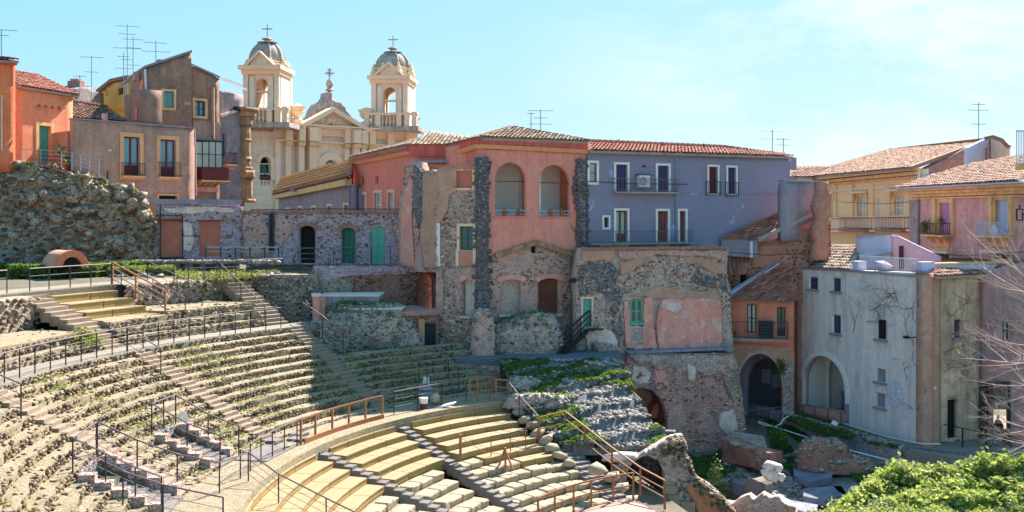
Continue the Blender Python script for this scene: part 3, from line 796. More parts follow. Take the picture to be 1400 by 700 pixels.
def opening(Wl, par, x0, y0, x1, y1, kind='window', arch=None, trim=None, tw=0.17, depth=0.2, col='wood_red', glass='glass',
   sill=None, n=2, door=False, bal=None, label=None, proud=0.05, front=0.0):
 """creates the parts of a window or door and returns the hole polygon (u,z)"""
 u0, z0, u1, z1 = Wl.rect(x0, y0, x1, y1)
 poly = rect_poly(u0, z0, u1, z1) if arch is None else arch_poly(u0, z0, u1, z1, arch)
 nm = 'door' if door else 'window'
 d = front - depth
 zt = z1 - (0 if arch is None else 0)
 mb = MB()
 root = None
 if kind in ('window', 'glassdoor'):
  fw = min(0.09, (u1 - u0) * .12)
  Wl.box(mb, u0 - .02, u0 + fw, z0, zt, d - .05, d); Wl.box(mb, u1 - fw, u1 + .02, z0, zt, d - .05, d)
  Wl.box(mb, u0 + fw, u1 - fw, zt - fw, zt + .02, d - .05, d - .002); Wl.box(mb, u0 + fw, u1 - fw, z0, z0 + fw, d - .05, d - .002)
  uc = (u0 + u1) / 2
  if n >= 2: Wl.box(mb, uc - fw * .8, uc + fw * .8, z0 + fw, zt - fw, d - .045, d + .01)
  zl = z0
  if kind == 'glassdoor':
   zl = z0 + (z1 - z0) * .27
   Wl.box(mb, u0 + fw, uc - fw * .8, z0 + fw, zl, d - .04, d - .01); Wl.box(mb, uc + fw * .8, u1 - fw, z0 + fw, zl, d - .04, d - .01)
  else:
   zb = z0 + (z1 - z0) * .5
   Wl.box(mb, u0 + fw, u1 - fw, zb - fw * .4, zb + fw * .4, d - .04, d - .004)
  root = part(nm, mb, MT[col], par)
  part('pane', Wl.box(MB(), u0 + fw * .5, u1 - fw * .5, zl, zt - fw * .5, d - .035, d - .022), MT[glass], root)
 elif kind == 'shutter':
  uc = (u0 + u1) / 2
  k = max(1, n)
  for i in range(k):
   a = u0 + (u1 - u0) * i / k; b = u0 + (u1 - u0) * (i + 1) / k
   Wl.box(mb, a + .008, b - .008, z0, zt, d - .05, d)
   for j in range(3):
    za = z0 + (zt - z0) * (j + .06) / 3; zb = z0 + (zt - z0) * (j + .94) / 3
    Wl.box(mb, a + .06, b - .06, za, zb, d - .02, d + .015)
  root = part(nm, mb, MT[col], par)
 elif kind == 'blocked':
  root = part('brick_infill', Wl.box(MB(), u0 - .02, u1 + .02, z0 - .02, z1 + .02, d - .15, d), MT[col], par)
  me = root.data; uvl = me.uv_layers.active.data
  for lp in me.loops:
   v = me.vertices[lp.vertex_index].co
   uvl[lp.index].uv = ((v.x - Wl.a[0]) / max(.2, Wl.d[0]) if abs(Wl.d[0]) > .3 else v.y, v.z)
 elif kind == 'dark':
  root = part('shade_panel', Wl.box(MB(), u0 - .02, u1 + .02, z0 - .02, z1 + .02, d - .1, d), MT['dark'], par)  # dark panel stands in for the shade behind the opening
 elif kind == 'void':
  root = None
 if root is not None and label: root['label'] = label
 tr = None
 if trim:
  mb = MB(); t = tw
  if arch is None:
   if door: out = [(u0 - t, z0), (u0 - t, z1 + t), (u1 + t, z1 + t), (u1 + t, z0)]; inn = [(u0, z0), (u0, z1), (u1, z1), (u1, z0)]
   else: out = [(u0 - t, z0 - t), (u0 - t, z1 + t), (u1 + t, z1 + t), (u1 + t, z0 - t), (u0 - t, z0 - t)]; inn = [(u0, z0), (u0, z1), (u1, z1), (u1, z0), (u0, z0)]
  else:
   ia = arch_poly(u0, z0, u1, z1, arch, 14)[1:] + [(u0, z0)]
   oa = arch_poly(u0 - t, z0, u1 + t, z1 + t, (arch if arch else 0) + t, 14)[1:] + [(u0 - t, z0)]
   out, inn = oa, ia
  ring(mb, Wl, out, inn, front - .06, front + proud)
  tr = part('surround', mb, MT[trim], root if root is not None else par)
 if sill:
  part('sill', Wl.box(MB(), u0 - .14, u1 + .14, z0 - .13, z0 - .004, front - .1, front + .16), MT[sill], root if root is not None else par)
 if bal: balcony(Wl, par, *bal)
 return poly
def balcony(Wl, par, x0, y0, x1, y1, outd=0.55, slab_t=0.12, mat='iron', slabm='concrete', step=0.13, front=0.0, name='balcony', slab=True):
 """y0 top of the rail, y1 floor"""
 u0, z0, u1, z1 = Wl.rect(x0, y0, x1, y1)
 mb = MB(); Wl.box(mb, u0, u1, z0 - slab_t, z0, front - .02, front + outd)
 if not slab: mb = MB(); Wl.box(mb, u0, u1, z0 - .04, z0, front - .02, front + outd)
 r = part(name, mb, MT[slabm if slab else mat], par)
 mb = MB(); o = front + outd - .04
 Wl.box(mb, u0, u1, z1 - .035, z1, o - .02, o + .02); Wl.box(mb, u0, u1, z0 + .08, z0 + .11, o - .015, o + .015)
 k = max(2, int((u1 - u0) / step))
 for i in range(k + 1):
  u = u0 + .012 + (u1 - u0 - .024) * i / k
  Wl.box(mb, u - .009, u + .009, z0, z1 - .035, o - .009, o + .009)
 for u in (u0, u1 - .03):
  Wl.box(mb, u, u + .03, z1 - .035, z1, front, o - .02); Wl.box(mb, u, u + .03, z0 + .08, z0 + .11, front, o - .02)
  for i in range(1, max(2, int(outd / step))):
   oo = front + i * outd / max(2, int(outd / step))
   Wl.box(mb, u + .004, u + .024, z0, z1 - .035, oo - .01, oo + .01)
 part('railing', mb, MT[mat], r)
 return r
def body(par, Wl, u0, u1, z0, z1, depth, mat, gap=0.75):
 part('rear_walls', Wl.box(MB(), u0, u1, z0, z1, -depth, -gap), MT[mat], par)
def railing(name, label, pts, h=1.05, every=None, mats=('iron', 'handrail', 'wire'), wires=3, group=None, cat='railing', pr=.026, sq=False, tr=.028, posts=True):
 """posts at the given points (or every n metres), hand rail and thin wires"""
 pts = [Vector(p) for p in pts]
 root = thing(name, label, cat, tuple(pts[0]), group)
 if every:
  q = []
  for a, b in zip(pts[:-1], pts[1:]):
   n = max(1, round((b - a).length / every))
   q += [a.lerp(b, i / n) for i in range(n)]
  q.append(pts[-1]); pp = q
 else: pp = pts
 key = ('post', h, pr, sq, mats[0])
 if key not in MESH_CACHE:
  mb = MB()
  if sq: mb.box(-pr * .8, pr * .8, -pr * .8, pr * .8, -.12, h)
  else: mb.tube([(0, 0, -.12), (0, 0, h)], pr, 6)
  MESH_CACHE[key] = mb.mesh('post'); MESH_CACHE[key].materials.append(MT[mats[0]])
 for p in pp:
  part('post', MESH_CACHE[key], None, root, loc=p)
 up = Vector((0, 0, h))
 mb = MB()
 if sq:
  for a, b in zip(pts[:-1], pts[1:]): mb.bar(a + up, b + up, .055, .065)
 else: mb.tube([p + up for p in pts], tr, 6)
 part('handrail', mb, MT[mats[1]], root)
 for i in range(wires):
  k = (i + 1) / (wires + 1)
  mb = MB()
  if sq:
   for a, b in zip(pts[:-1], pts[1:]): mb.bar(a + up * k, b + up * k, .03, .05)
  else: mb.tube([p + up * k for p in pts], .011, 4)
  part('rail' if sq else 'wire', mb, MT[mats[2]], root)
 return root
# polar coordinates of the theatre
TX, TY = 9.8, 34.2
def pol(R, a, z=0.0):
 t = math.radians(a)
 return (TX + R * math.cos(t), TY + R * math.sin(t), z)
def inv_pol(x, y):
 return math.hypot(x - TX, y - TY), math.degrees(math.atan2(y - TY, x - TX)) % 360
def ring_block(name, R0, R1, a0, a1, z, zb, seg=0.6, jr=0.0, jz=0.0, seed=0, lip_in=True, tilt=0.0):
 n = max(2, int(abs(a1 - a0) * PI / 180 * R0 / seg))
 A = np.linspace(a0, a1, n + 1)
 t = np.radians(A)
 m = 3
 Rs = np.linspace(R0, R1, m + 1)
 V = []
 j = (vnoise(t * 40, 0 * t + seed, 0, seed) - .5) * 2 * jr
 for i, R in enumerate(Rs):
  RR = R + (j if i == 0 else 0)
  zz = z + (vnoise(t * 30, 0 * t + i * 3.3, 0, seed + 3) - .5) * 2 * jz + tilt * i / m
  V.append(np.stack([TX + RR * np.cos(t), TY + RR * np.sin(t), zz], -1))
 V.insert(0, np.stack([TX + (R0 + j + .02) * np.cos(t), TY + (R0 + j + .02) * np.sin(t), zb + 0 * t], -1))
 V.append(np.stack([TX + R1 * np.cos(t), TY + R1 * np.sin(t), zb + 0 * t], -1))
 V = np.stack(V)          # (m+3, n+1, 3)
 k = len(V); N = n + 1
 I = np.arange(k * N).reshape(k, N)
 f = [np.stack([I[:-1, :-1].ravel(), I[:-1, 1:].ravel(), I[1:, 1:].ravel(), I[1:, :-1].ravel()], 1)]
 caps = []
 for c in (0, N - 1):
  col = I[:, c]
  for q in range(1, k - 2): caps.append((col[0], col[q], col[q + 1], col[k - 1]) if q == 1 else (col[q], col[q + 1], col[k - 1], col[k - 1]))
 me = mesh_of(name, V.reshape(-1, 3), [tuple(x) for x in f[0]] + [tuple(I[:, 0]), tuple(I[::-1, N - 1])])
 return me
def arc_stones(name, R, a0, a1, z0, z1, size=.11, dens=1.0, lay=2, spread=.05, seed=0):
 L_ = abs(a1 - a0) * PI / 180 * R
 ps, ss, rs = [], [], []
 for j in range(lay):
  n = max(2, int(L_ / (size * 1.75) * dens))
  a = np.linspace(a0, a1, n) + rng.uniform(-.5, .5, n) * (a1 - a0) / n
  t = np.radians(a)
  r = R + rng.uniform(-spread, spread * .4, n)
  zz = z0 + (z1 - z0) * (j + .5) / lay + rng.uniform(-.03, .03, n)
  ps.append(np.stack([TX + r * np.cos(t), TY + r * np.sin(t), zz], -1))
  h = (z1 - z0) / lay / 2
  ss.append(np.stack([rng.uniform(.6, 1.35, n) * size, rng.uniform(.7, 1.2, n) * size * .8, rng.uniform(.7, 1.15, n) * h], -1))
  rs.append(t + PI / 2 + rng.uniform(-.2, .2, n))
 return rocks(name, np.concatenate(ps), np.concatenate(ss), np.concatenate(rs), blocky=.7)
def arc_scatter(R0, R1, a0, a1, z, n, size):
 a = np.radians(rng.uniform(a0, a1, n)); r = rng.uniform(R0, R1, n)
 s = rng.uniform(.5, 1.2, n)[:, None] * np.array([[size, size * .8, size * .45]])
 return np.stack([TX + r * np.cos(a), TY + r * np.sin(a), z + 0 * a], -1), s
def scatter_rocks(name, pts, size, mat, parent=None, kind='stuff'):
 return part(name, rocks(name, pts, size), mat, parent, kind=kind)
def tuft(name, label, c, r, h, n, mat, size=.09, cat='plant', group=None):
 q = rng.normal(size=(n, 3)) * np.array([r / 2, r / 2, 0]); z = np.abs(rng.normal(size=n)) * h / 2
 q[:, 2] = np.minimum(z, h) * np.exp(-(q[:, 0] ** 2 + q[:, 1] ** 2) / (r * r)) + .03
 o = part(name, leaves(name, q, rng.uniform(.6, 1.3, n) * size, up=-.5), MT[mat], None, loc=c, kind='stuff')
 return tag(o, label, cat, group)
def antenna(name, label, p, h, arms=((.95, .9), (.75, .7), (.55, .5)), rz=0.3, kind=0):
 x, y, z = p
 root = thing(name, label, 'antenna', (x, y, z), 'television antennas on the rooftops')
 part('mast', MB().tube([(0, 0, -.3), (0, 0, h)], .032, 5), MT['antenna'], root, local=True)
 c, s = math.cos(rz), math.sin(rz)
 for (k, w) in arms:
  mb = MB(); zz = h * k
  mb.tube([(-w * c, -w * s, zz), (w * c, w * s, zz)], .02, 4)
  for i in range(7):
   t = -1 + i / 3
   mb.tube([(w * t * c - .22 * s, w * t * s + .22 * c, zz), (w * t * c + .22 * s, w * t * s - .22 * c, zz)], .012, 3)
  part('aerial', mb, MT['antenna'], root, local=True)
 return root
def px_antenna(label, px, ytop, ybase, D, **k):
 b = P(px, ybase, D); t = P(px, ytop, D)
 return antenna('tv_antenna', label, b, t[2] - b[2], **k)
# ------------------------------------------------------------------ ground and terraces
def grid_sheet(name, x0, x1, y0, y1, step, zf, mat, keep=None, skirt=None, kind='structure'):
 xs = np.linspace(x0, x1, max(2, int((x1 - x0) / step) + 1)); ys = np.linspace(y0, y1, max(2, int((y1 - y0) / step) + 1))
 X, Y = np.meshgrid(xs, ys, indexing='ij')
 Z = zf(X, Y)
 I = np.arange(X.size).reshape(X.shape)
 cx, cy = (X[:-1, :-1] + X[1:, 1:]) / 2, (Y[:-1, :-1] + Y[1:, 1:]) / 2
 k = np.ones(cx.shape, bool) if keep is None else keep(cx, cy)
 f = [np.stack([I[:-1, :-1][k], I[1:, :-1][k], I[1:, 1:][k], I[:-1, 1:][k]], 1)]
 V = np.stack([X, Y, Z], -1).reshape(-1, 3)
 if skirt is not None:
  N = X.size
  V2 = V.copy(); V2[:, 2] = skirt
  V = np.concatenate([V, V2])
  kp = np.zeros((k.shape[0] + 2, k.shape[1] + 2), bool); kp[1:-1, 1:-1] = k
  for mask, p, q in ((k & ~kp[:-2, 1:-1], I[:-1, 1:], I[:-1, :-1]), (k & ~kp[2:, 1:-1], I[1:, :-1], I[1:, 1:]),
                           (k & ~kp[1:-1, :-2], I[:-1, :-1], I[1:, :-1]), (k & ~kp[1:-1, 2:], I[1:, 1:], I[:-1, 1:])):
   a, b = p[mask], q[mask]
   f.append(np.stack([a, b, b + N, a + N], 1))
 Fa = np.concatenate(f)
 used = np.unique(Fa); re = np.full(len(V), -1); re[used] = np.arange(len(used))
 return part(name, mesh_np(name, V[used], re[Fa]), MT[mat], None, kind=kind)
def prism_z(name, poly, z, zb, mat, kind='structure'):
 mb = MB().prism([(x, y, zb) for x, y in poly], (0, 0, z - zb))
 return part(name, mb, MT[mat], None, kind=kind)
# the sheet everything stands on, out to the horizon
part('ground', MB().add([(-1500, -200, -1.6), (1500, -200, -1.6), (1500, 3000, -1.6), (-1500, 3000, -1.6)], [(0, 1, 2, 3)]), MT['terrain'], None, kind='structure')
# city level behind the theatre
arcp = [pol(34.3, a)[:2] for a in range(215, 137, -4)]
prism_z('upper_terrace', arcp + [pol(34.0, 134)[:2], (-12.2, 58.5), (-6.9, 61.1), (-6.9, 66), (-10, 80), (-70, 95), (-70, 15)], 10.3, 4.0, 'terrain')
prism_z('city_ground', [(-90, 96), (70, 84), (90, 200), (-90, 200)], 9.0, 5.0, 'terrain')
# paved terrace in front of the red building
TER = [(-7.3, 54.3), (-4.0, 54.2), (5.6, 53.9), (6.3, 55.5), (6.4, 61), (-8.8, 62), (-8.8, 56.6)]
prism_z('paved_terrace', TER, 5.9, 5.55, 'terr')
prism_z('terrace_core', [(x * .99, y + .1) for x, y in TER], 5.56, 1.0, 'rub_grey')
# path that runs along the top of the seating
pa = part('upper_path', ring_block('upper_path', 34.4, 36.3, 139, 206, 10.325, 10.0), MT['path'], None, kind='structure')
# ------------------------------------------------------------------ upper seating: rubble rows in wedges, stairs between
HU = 7.93
def up_R(k): return 27.9 - .57 * k
def up_z(k): return HU - .29 * k
HALF = 1.1
UST = [119.0, 140.0, 161.0, 181.0, 202.0]
def seat_wedge(label, a0, a1, k0, k1, gaps=(), moss=0.0):
 c = pol(up_R((k0 + k1) / 2), (a0 + a1) / 2, up_z(k1))
 root = thing('seating_wedge', label, 'stone seating', c, 'wedges of worn stone seat rows in the upper seating')
 for k in range(k0, k1 + 1):
  segs = [(a0, a1)]
  for (g0, g1, Rm) in gaps:
   if up_R(k) < Rm:
    ns = []
    for s in segs:
     if g0 > s[0] and g1 < s[1]: ns += [(s[0], g0), (g1, s[1])]
     else: ns.append(s)
    segs = ns
  for (s0, s1) in segs:
   zt = up_z(k)
   r = part('seat_row', ring_block('seat_row', up_R(k), up_R(k - 1) + .12, s0, s1, zt, zt - .7, seg=.35, jr=(.06 if a0 < 160 else .12), jz=.04, seed=k * 7 + int(a0)), MT['tread'], root)
   near = up_R(k) * 1.0
   st = arc_stones('riser_stones', up_R(k) + .02, s0, s1, zt - .31, zt + .0, size=.1, dens=1.3, lay=2, spread=(.05 if a0 < 160 else .08))
   part('riser_stones', st, MT['rock_warm'], r, kind='stuff')
   n = int(abs(s1 - s0) * PI / 180 * near * (1.5 if a0 < 160 else 3.2))
   p, s = arc_scatter(up_R(k) + .02, up_R(k - 1) - .1, s0, s1, zt + .01, n, (.07 if a0 < 160 else .1))
   part('loose_stones', rocks('loose_stones', p, s), MT['rock_warm'], r, kind='stuff')
 return root
seat_wedge('shaded wedge of rubble seat rows below the small dark gate and the stub railing', UST[0] + HALF, UST[1] - HALF, 5, 12)
seat_wedge('wedge of rubble seat rows crossed by the edge of the building shadow', UST[1] + HALF, UST[2] - HALF, 1, 12)
seat_wedge('sunlit wedge of rubble seat rows with the small railed opening cut in it', UST[2] + HALF, UST[3] - HALF, 1, 12, gaps=[(169.6, 173.4, 23.4)])
seat_wedge('broad rough wedge of rubble seat rows nearest the viewer at the lower left', UST[3] + HALF, UST[4] - HALF, 1, 12, gaps=[(183.6, 188.6, 23.7)])
seat_wedge('leftmost wedge of rubble seat rows at the bottom left edge of the view', UST[4] + HALF, 216, 1, 12)
seat_wedge('ruined end of the seat rows in deep shade below the paved terrace', 104, UST[0] - HALF, 7, 12)
def stairs(label, a, R0, R1, z0, z1, n, half, mat, group, w=None):
 c = pol((R0 + R1) / 2, a, min(z0, z1))
 root = thing('radial_stairs', label, 'stairs', c, group)
 for i in range(n):
  ro = R0 + (R1 - R0) * i / n; ri = R0 + (R1 - R0) * (i + 1) / n
  z = z0 + (z1 - z0) * (i + 1) / n
  hw = math.degrees((w or 1.1) / 2 / ((ri + ro) / 2)) * random.uniform(.93, 1.04)
  o = random.uniform(-.15, .15)
  me = ring_block('step', ri - .02 + random.uniform(-.03, .03), ro + .14, a - hw + o, a + hw + o, z + .02 + random.uniform(-.012, .012), z - .45, seg=.6)
  part('step', me, MT[mat], root)
 return root
US = 'stone stairs running down between the upper seat wedges'
stairs('shaded stairs at the right end of the upper seating, below the terrace', 119, up_R(6.5), 21.1, up_z(6.5), 4.4, 12, 1, 'step', US, 1.2)
stairs('stairs beside the angled railing that run from sun into shadow', 140, 27.9, 21.1, HU, 4.4, 24, 1, 'step', US, 1.05)
stairs('pale stairs down the middle of the sunlit upper seating', 161, 27.9, 21.1, HU, 4.4, 24, 1, 'step', US, 1.0)
stairs('short-stepped stairs down the rough rows at the lower left', 181, 27.9, 21.1, HU, 4.4, 24, 1, 'step', US, .95)
stairs('stairs in the bottom left corner of the view', 202, 27.9, 21.1, HU, 4.4, 24, 1, 'step', US, .95)
# openings sunk in the seating
def vomitory(label, a0, a1, R0):
 am = (a0 + a1) / 2
 root = thing('entrance_passage', label, 'passage', pol(22, am, 4.4))
 for a, s in ((a0, -1), (a1, 1)):
  mb = MB()
  n = 5
  for i in range(n):
   Ra, Rb = R0 - (R0 - 21.2) * i / n, R0 - (R0 - 21.2) * (i + 1) / n
   zt = HU - .29 * (27.9 - Ra) / .57 + .02
   o = .9 * s
   p = [pol(Ra, a), pol(Rb, a), pol(Rb, a + o), pol(Ra, a + o)]
   mb.hexa([(q[0], q[1], 4.2) for q in p] + [(q[0], q[1], zt) for q in p])
  part('side_wall', mb, MT['rub_grey'], root)
 p = [pol(R0 + .1, a0), pol(R0 + .1, a1), pol(R0 + .45, a1), pol(R0 + .45, a0)]
 part('end_wall', MB().hexa([(q[0], q[1], 4.2) for q in p] + [(q[0], q[1], HU - .29 * (27.9 - R0) / .57 - .02) for q in p]), MT['rub_dark'], root)
 for i in range(7):
  R = R0 - .2 - i * (R0 - 21.2) / 7
  part('step', ring_block('step', R - .36, R + .05, a0 + .1, a1 - .1, 4.45 + .22 * (6 - i) * .5, 4.1), MT['step_dark'], root)
 return root
vomitory('railed stairway opening sunk into the middle of the sunlit seat rows', 169.6, 173.4, 23.4)
vomitory('railed stairway opening sunk into the rows at the lower left', 183.6, 188.6, 23.7)
# walkways
part('upper_walkway', ring_block('upper_walkway', 27.9, 29.4, 128, 218, HU, 5.0, jr=.02), MT['path'], None, kind='structure')
part('lower_walkway', ring_block('lower_walkway', 18.8, 21.6, 104, 216, 4.36, 1.0), MT['tread'], None, kind='structure')
part('theatre_base', ring_block('theatre_base', 6.0, 30.5, 104, 218, 0.9, -1.6, seg=1.5), MT['terrain'], None, kind='structure')
part('seating_core', ring_block('seating_core', 23.0, 34.0, 128, 218, 5.2, 0.0, seg=1.5), MT['terrain'], None, kind='structure')
# worn facing of the walkway lip
o = tag(part('walkway_edge_wall', arc_stones('walkway_edge_wall', 27.92, 141.5, 216, HU - .42, HU - .02, size=.12, lay=3, spread=.06), MT['rock_warm'], None), 'low sunlit stone facing under the upper walkway railing', 'wall')
o['kind'] = 'stuff'
# banks between the upper walkway and the terrace
def bank(label, a0, a1, R, z, R1, zt):
 root = thing('terrace_wall', label, 'wall', pol(R, (a0 + a1) / 2, z), 'rubble banks and steps behind the upper walkway')
 n = 2
 r = part('wall_top', ring_block('wall_top', R, R1, a0, a1, zt, z - .4, seg=.4, jr=.08, jz=.06, seed=int(a0)), MT['tread'], root)
 part('wall_stones', arc_stones('wall_stones', R + .02, a0, a1, z, zt, size=.13, lay=max(2, int((zt - z) / .2)), spread=.12), MT['rock_warm'], r, kind='stuff')
 p, s = arc_scatter(R, R1, a0, a1, zt, int(abs(a1 - a0) * .5 * (R1 - R)) * 3, .1)
 part('loose_stones', rocks('loose_stones', p, s), MT['rock_warm'], r, kind='stuff')
bank('first low bank of stones behind the walkway, between the middle stairs and the angled stairs', 142, 159.6, 29.4, HU, 30.0, 8.3)
bank('second low bank of stones behind the walkway, between the middle stairs and the angled stairs', 142, 159.6, 29.9, 8.3, 30.5, 8.65)
bank('third bank with a flat sandy shelf on top, right of the timber seats', 142, 152.0, 30.4, 8.65, 33.4, 9.1)
bank('low bank below the timber seats at the upper left', 152.2, 159.6, 30.3, 8.6, 30.9, 8.98)
bank('first low bank of stones behind the walkway, left of the middle stairs', 162.4, 200, 29.4, HU, 30.0, 8.3)
bank('flat dusty shelf left of the timber seats', 162.4, 200, 29.9, 8.3, 33.2, 8.75)
stairs('short flight from the walkway up to the timber seats', 161, 30.6, 29.3, 8.9, HU + .12, 4, 1, 'step', 'short flights behind the upper walkway', 1.3)
stairs('short flight above the angled stairs, up to the sandy shelf', 140.3, 33.4, 29.3, 10.2, HU + .12, 12, 1, 'step', 'short flights behind the upper walkway', 1.4)
# rubble wall that carries the upper path
def arc_wall(name, label, R, a0, a1, z0, z1, mat, thick=.9, amp=.12, seed=1, stones=True, sm='rock_warm'):
 n = int(abs(a1 - a0) * PI / 180 * R / .2); m_ = int((z1 - z0) / .2) + 1
 A = np.radians(np.linspace(a0, a1, n + 1)); Z = np.linspace(z0, z1, m_ + 1)
 AA, ZZ = np.meshgrid(A, Z, indexing='ij')
 RR = R + (fbm(AA * R * 1.2, ZZ * 1.5, 0, seed, 3) - .5) * 2 * amp + (vnoise(AA * R * 5, ZZ * 5, 0, seed) - .5) * amp * .9
 V = np.stack([TX + RR * np.cos(AA), TY + RR * np.sin(AA), ZZ + np.where(ZZ > z1 - .01, (vnoise(AA * 25, 0 * AA, 0, seed) - .5) * .25, 0)], -1)
 B = np.stack([TX + (R + thick) * np.cos(A), TY + (R + thick) * np.sin(A), np.full(n + 1, z1)], -1)[:, None]
 V = np.concatenate([V, B], 1)
 I = np.arange(V.shape[0] * V.shape[1]).reshape(V.shape[0], V.shape[1])
 f = np.stack([I[:-1, :-1].ravel(), I[1:, :-1].ravel(), I[1:, 1:].ravel(), I[:-1, 1:].ravel()], 1)
 root = thing(name, label, 'wall', pol(R, (a0 + a1) / 2, z0))
 w = part('wall_face', mesh_np(name, V.reshape(-1, 3), f), MT[mat], root)
 if stones:
  part('wall_stones', arc_stones('wall_stones', R - .03, a0, a1, z0, z1, size=.15, dens=.5, lay=int((z1 - z0) / .22), spread=.1), MT[sm], w, kind='stuff')
 return root
arc_wall('retaining_wall', 'rough rubble wall under the upper path, right of the timber seats', 33.6, 136, 152.0, 8.6, 10.35, 'mound')
arc_wall('retaining_wall', 'rough sunlit rubble wall left of the timber seats', 33.4, 162.0, 206, 8.4, 10.2, 'mound', seed=4)
arc_wall('retaining_wall', 'rough shaded wall beside the angled stairs, below the pinkish pillar', 27.75, 126.5, 137.2, 5.3, 7.95, 'mound', seed=6, thick=1.2, sm='rock_grey')
# ------------------------------------------------------------------ curved timber benches
def arc_board(name, R0, R1, a0, a1, z0, z1, seg=.9):
 n = max(1, int(round(abs(a1 - a0) * PI / 180 * R1 / seg)))
 vs, fs = [], []
 for i in range(n + 1):
  a = a0 + (a1 - a0) * i / n
  vs += [pol(R0, a, z0), pol(R0, a, z1), pol(R1, a, z1), pol(R1, a, z0)]
 for i in range(n):
  b = i * 4
  for k in range(4): fs.append((b + k, b + (k + 1) % 4, b + 4 + (k + 1) % 4, b + 4 + k))
 fs += [(0, 1, 2, 3), (4 * n + 3, 4 * n + 2, 4 * n + 1, 4 * n)]
 return mesh_of(name, vs, fs)
def timber_row(root, R, depth, a0, a1, zt, rise, pieces):
 row = part('bench_frame', arc_board('bench_frame', R + .06, R + depth + .02, a0 + .12, a1 - .12, zt - rise - .25, zt - .05), MT['wood_riser'], root)
 ed = np.linspace(a0, a1, pieces + 1)
 ed[1:-1] += rng.uniform(-.8, .8, pieces - 1)
 g = .13
 for i in range(pieces):
  b0, b1 = ed[i] + g * .5, ed[i + 1] - g * .5
  for j in range(2):
   r0 = R - .02 + (depth + .02) * j / 2 + .005 * j; r1 = R - .02 + (depth + .02) * (j + 1) / 2 - .006
   part('seat_board', arc_board('seat_board', r0, r1, b0, b1, zt - .045, zt), MT['wood_new'], row)
  part('riser_board', arc_board('riser_board', R + .008, R + .05, b0, b1, zt - rise * .52, zt - .055), MT['wood_riser'], row)
  part('riser_board', arc_board('riser_board', R + .012, R + .05, b0, b1, zt - rise + .0, zt - rise * .52 - .008), MT['wood_riser'], row)
def timber_wedge(label, a0, a1, ks, R=lambda k: 19.5 - .76 * k, Z=lambda k: 4.35 - .26 * k, depth=.76, rise=.26, pieces=3, shift=0.0):
 root = thing('timber_seating', label, 'wooden seating', pol(R(ks[0]), (a0 + a1) / 2, Z(ks[-1]) - .3), 'wedges of curved timber benches')
 for k in ks:
  timber_row(root, R(k), depth, a0 + shift * k, a1 - .0 * k, Z(k), rise, pieces)
 return root
timber_wedge('curved timber benches at the right end with the wooden barrier, half in shadow', 123.2, 141.0, [1, 2, 3, 4, 5], pieces=3)
timber_wedge('middle block of curved timber benches between the two dark stairs', 144.4, 158.9, [1, 2, 3, 4, 5], pieces=3)
timber_wedge('curved timber benches at the bottom left of the orchestra seating', 162.2, 198, [1, 2, 3, 4, 5], pieces=6)
# two timber rows mended into the stone rows
def stone_row(root, k, a0, a1, R=lambda k: 19.5 - .76 * k, Z=lambda k: 4.35 - .26 * k):
 r = part('row_bed', ring_block('row_bed', R(k) + .2, R(k - 1) + .2, a0, a1, Z(k) - .07, Z(k) - .6, seg=.5, jr=.04), MT['tread'], root)
 a = a0
 while a < a1 - 1.0:
  w = random.uniform(2.2, 4.4) * 13 / R(k)
  b = min(a1, a + w)
  if a1 - b < 1.2: b = a1
  g = .10
  n0 = random.uniform(-.03, .03); dz = random.uniform(-.035, .03)
  vs = []
  R0, R1 = R(k) + n0, R(k) + .62 + random.uniform(-.06, .06)
  rb = .035
  for (rr, zz) in ((R0 + .02, Z(k) - .30), (R0 - .01, Z(k) - .05 + dz), (R0 + rb, Z(k) + dz), (R1 - rb, Z(k) + dz + random.uniform(-.02, .02)), (R1, Z(k) - .05 + dz), (R1, Z(k) - .3)):
   for t in (0, .08, .5, .92, 1):
    aa = a + g + (b - a - 2 * g) * t
    ez = -.03 if t in (0, 1) else 0
    er = .025 if t in (0, 1) else 0
    vs.append(pol(rr + random.uniform(-.02, .02) + er, aa, zz + ez + random.uniform(-.015, .015)))
  fs = []
  for i in range(5):
   for j in range(4):
    fs.append((i * 5 + j, i * 5 + j + 1, i * 5 + j + 6, i * 5 + j + 5))
  fs += [(0, 5, 10, 15, 20, 25), (29, 24, 19, 14, 9, 4)]
  part('stone_block', mesh_of('stone_block', vs, fs), MT['block'], r)
  a = b
 return r
def stone_wedge(label, a0, a1, ks, ends=None):
 root = thing('block_seating', label, 'stone seating', pol(19.5 - .76 * ks[0], (a0 + a1) / 2, 4.35 - .26 * ks[-1] - .4), 'wedges of limestone block seats')
 for k in ks:
  e = (ends or {}).get(k, (a0, a1))
  stone_row(root, k, *e)
 return root
stone_wedge('limestone block seats below the right hand timber benches, beside the rust brown railing', 121.5, 144.2, list(range(6, 14)), ends={6: (138.0, 143.4), 7: (131.5, 143.6)})
stone_wedge('limestone block seats below the middle block of timber benches', 148.2, 158.3, list(range(6, 13)))
stone_wedge('limestone block seats below the left hand timber benches', 163.2, 190, list(range(6, 13)))
timber_wedge('two short timber rows set between limestone rows beside the easel-like stand', 123.3, 137.4, [6], pieces=2)
tb = timber_wedge('short timber row on top of the first full limestone row', 123.3, 131.2, [7], pieces=2)
LS = 'dark basalt stairs between the lower seating wedges'
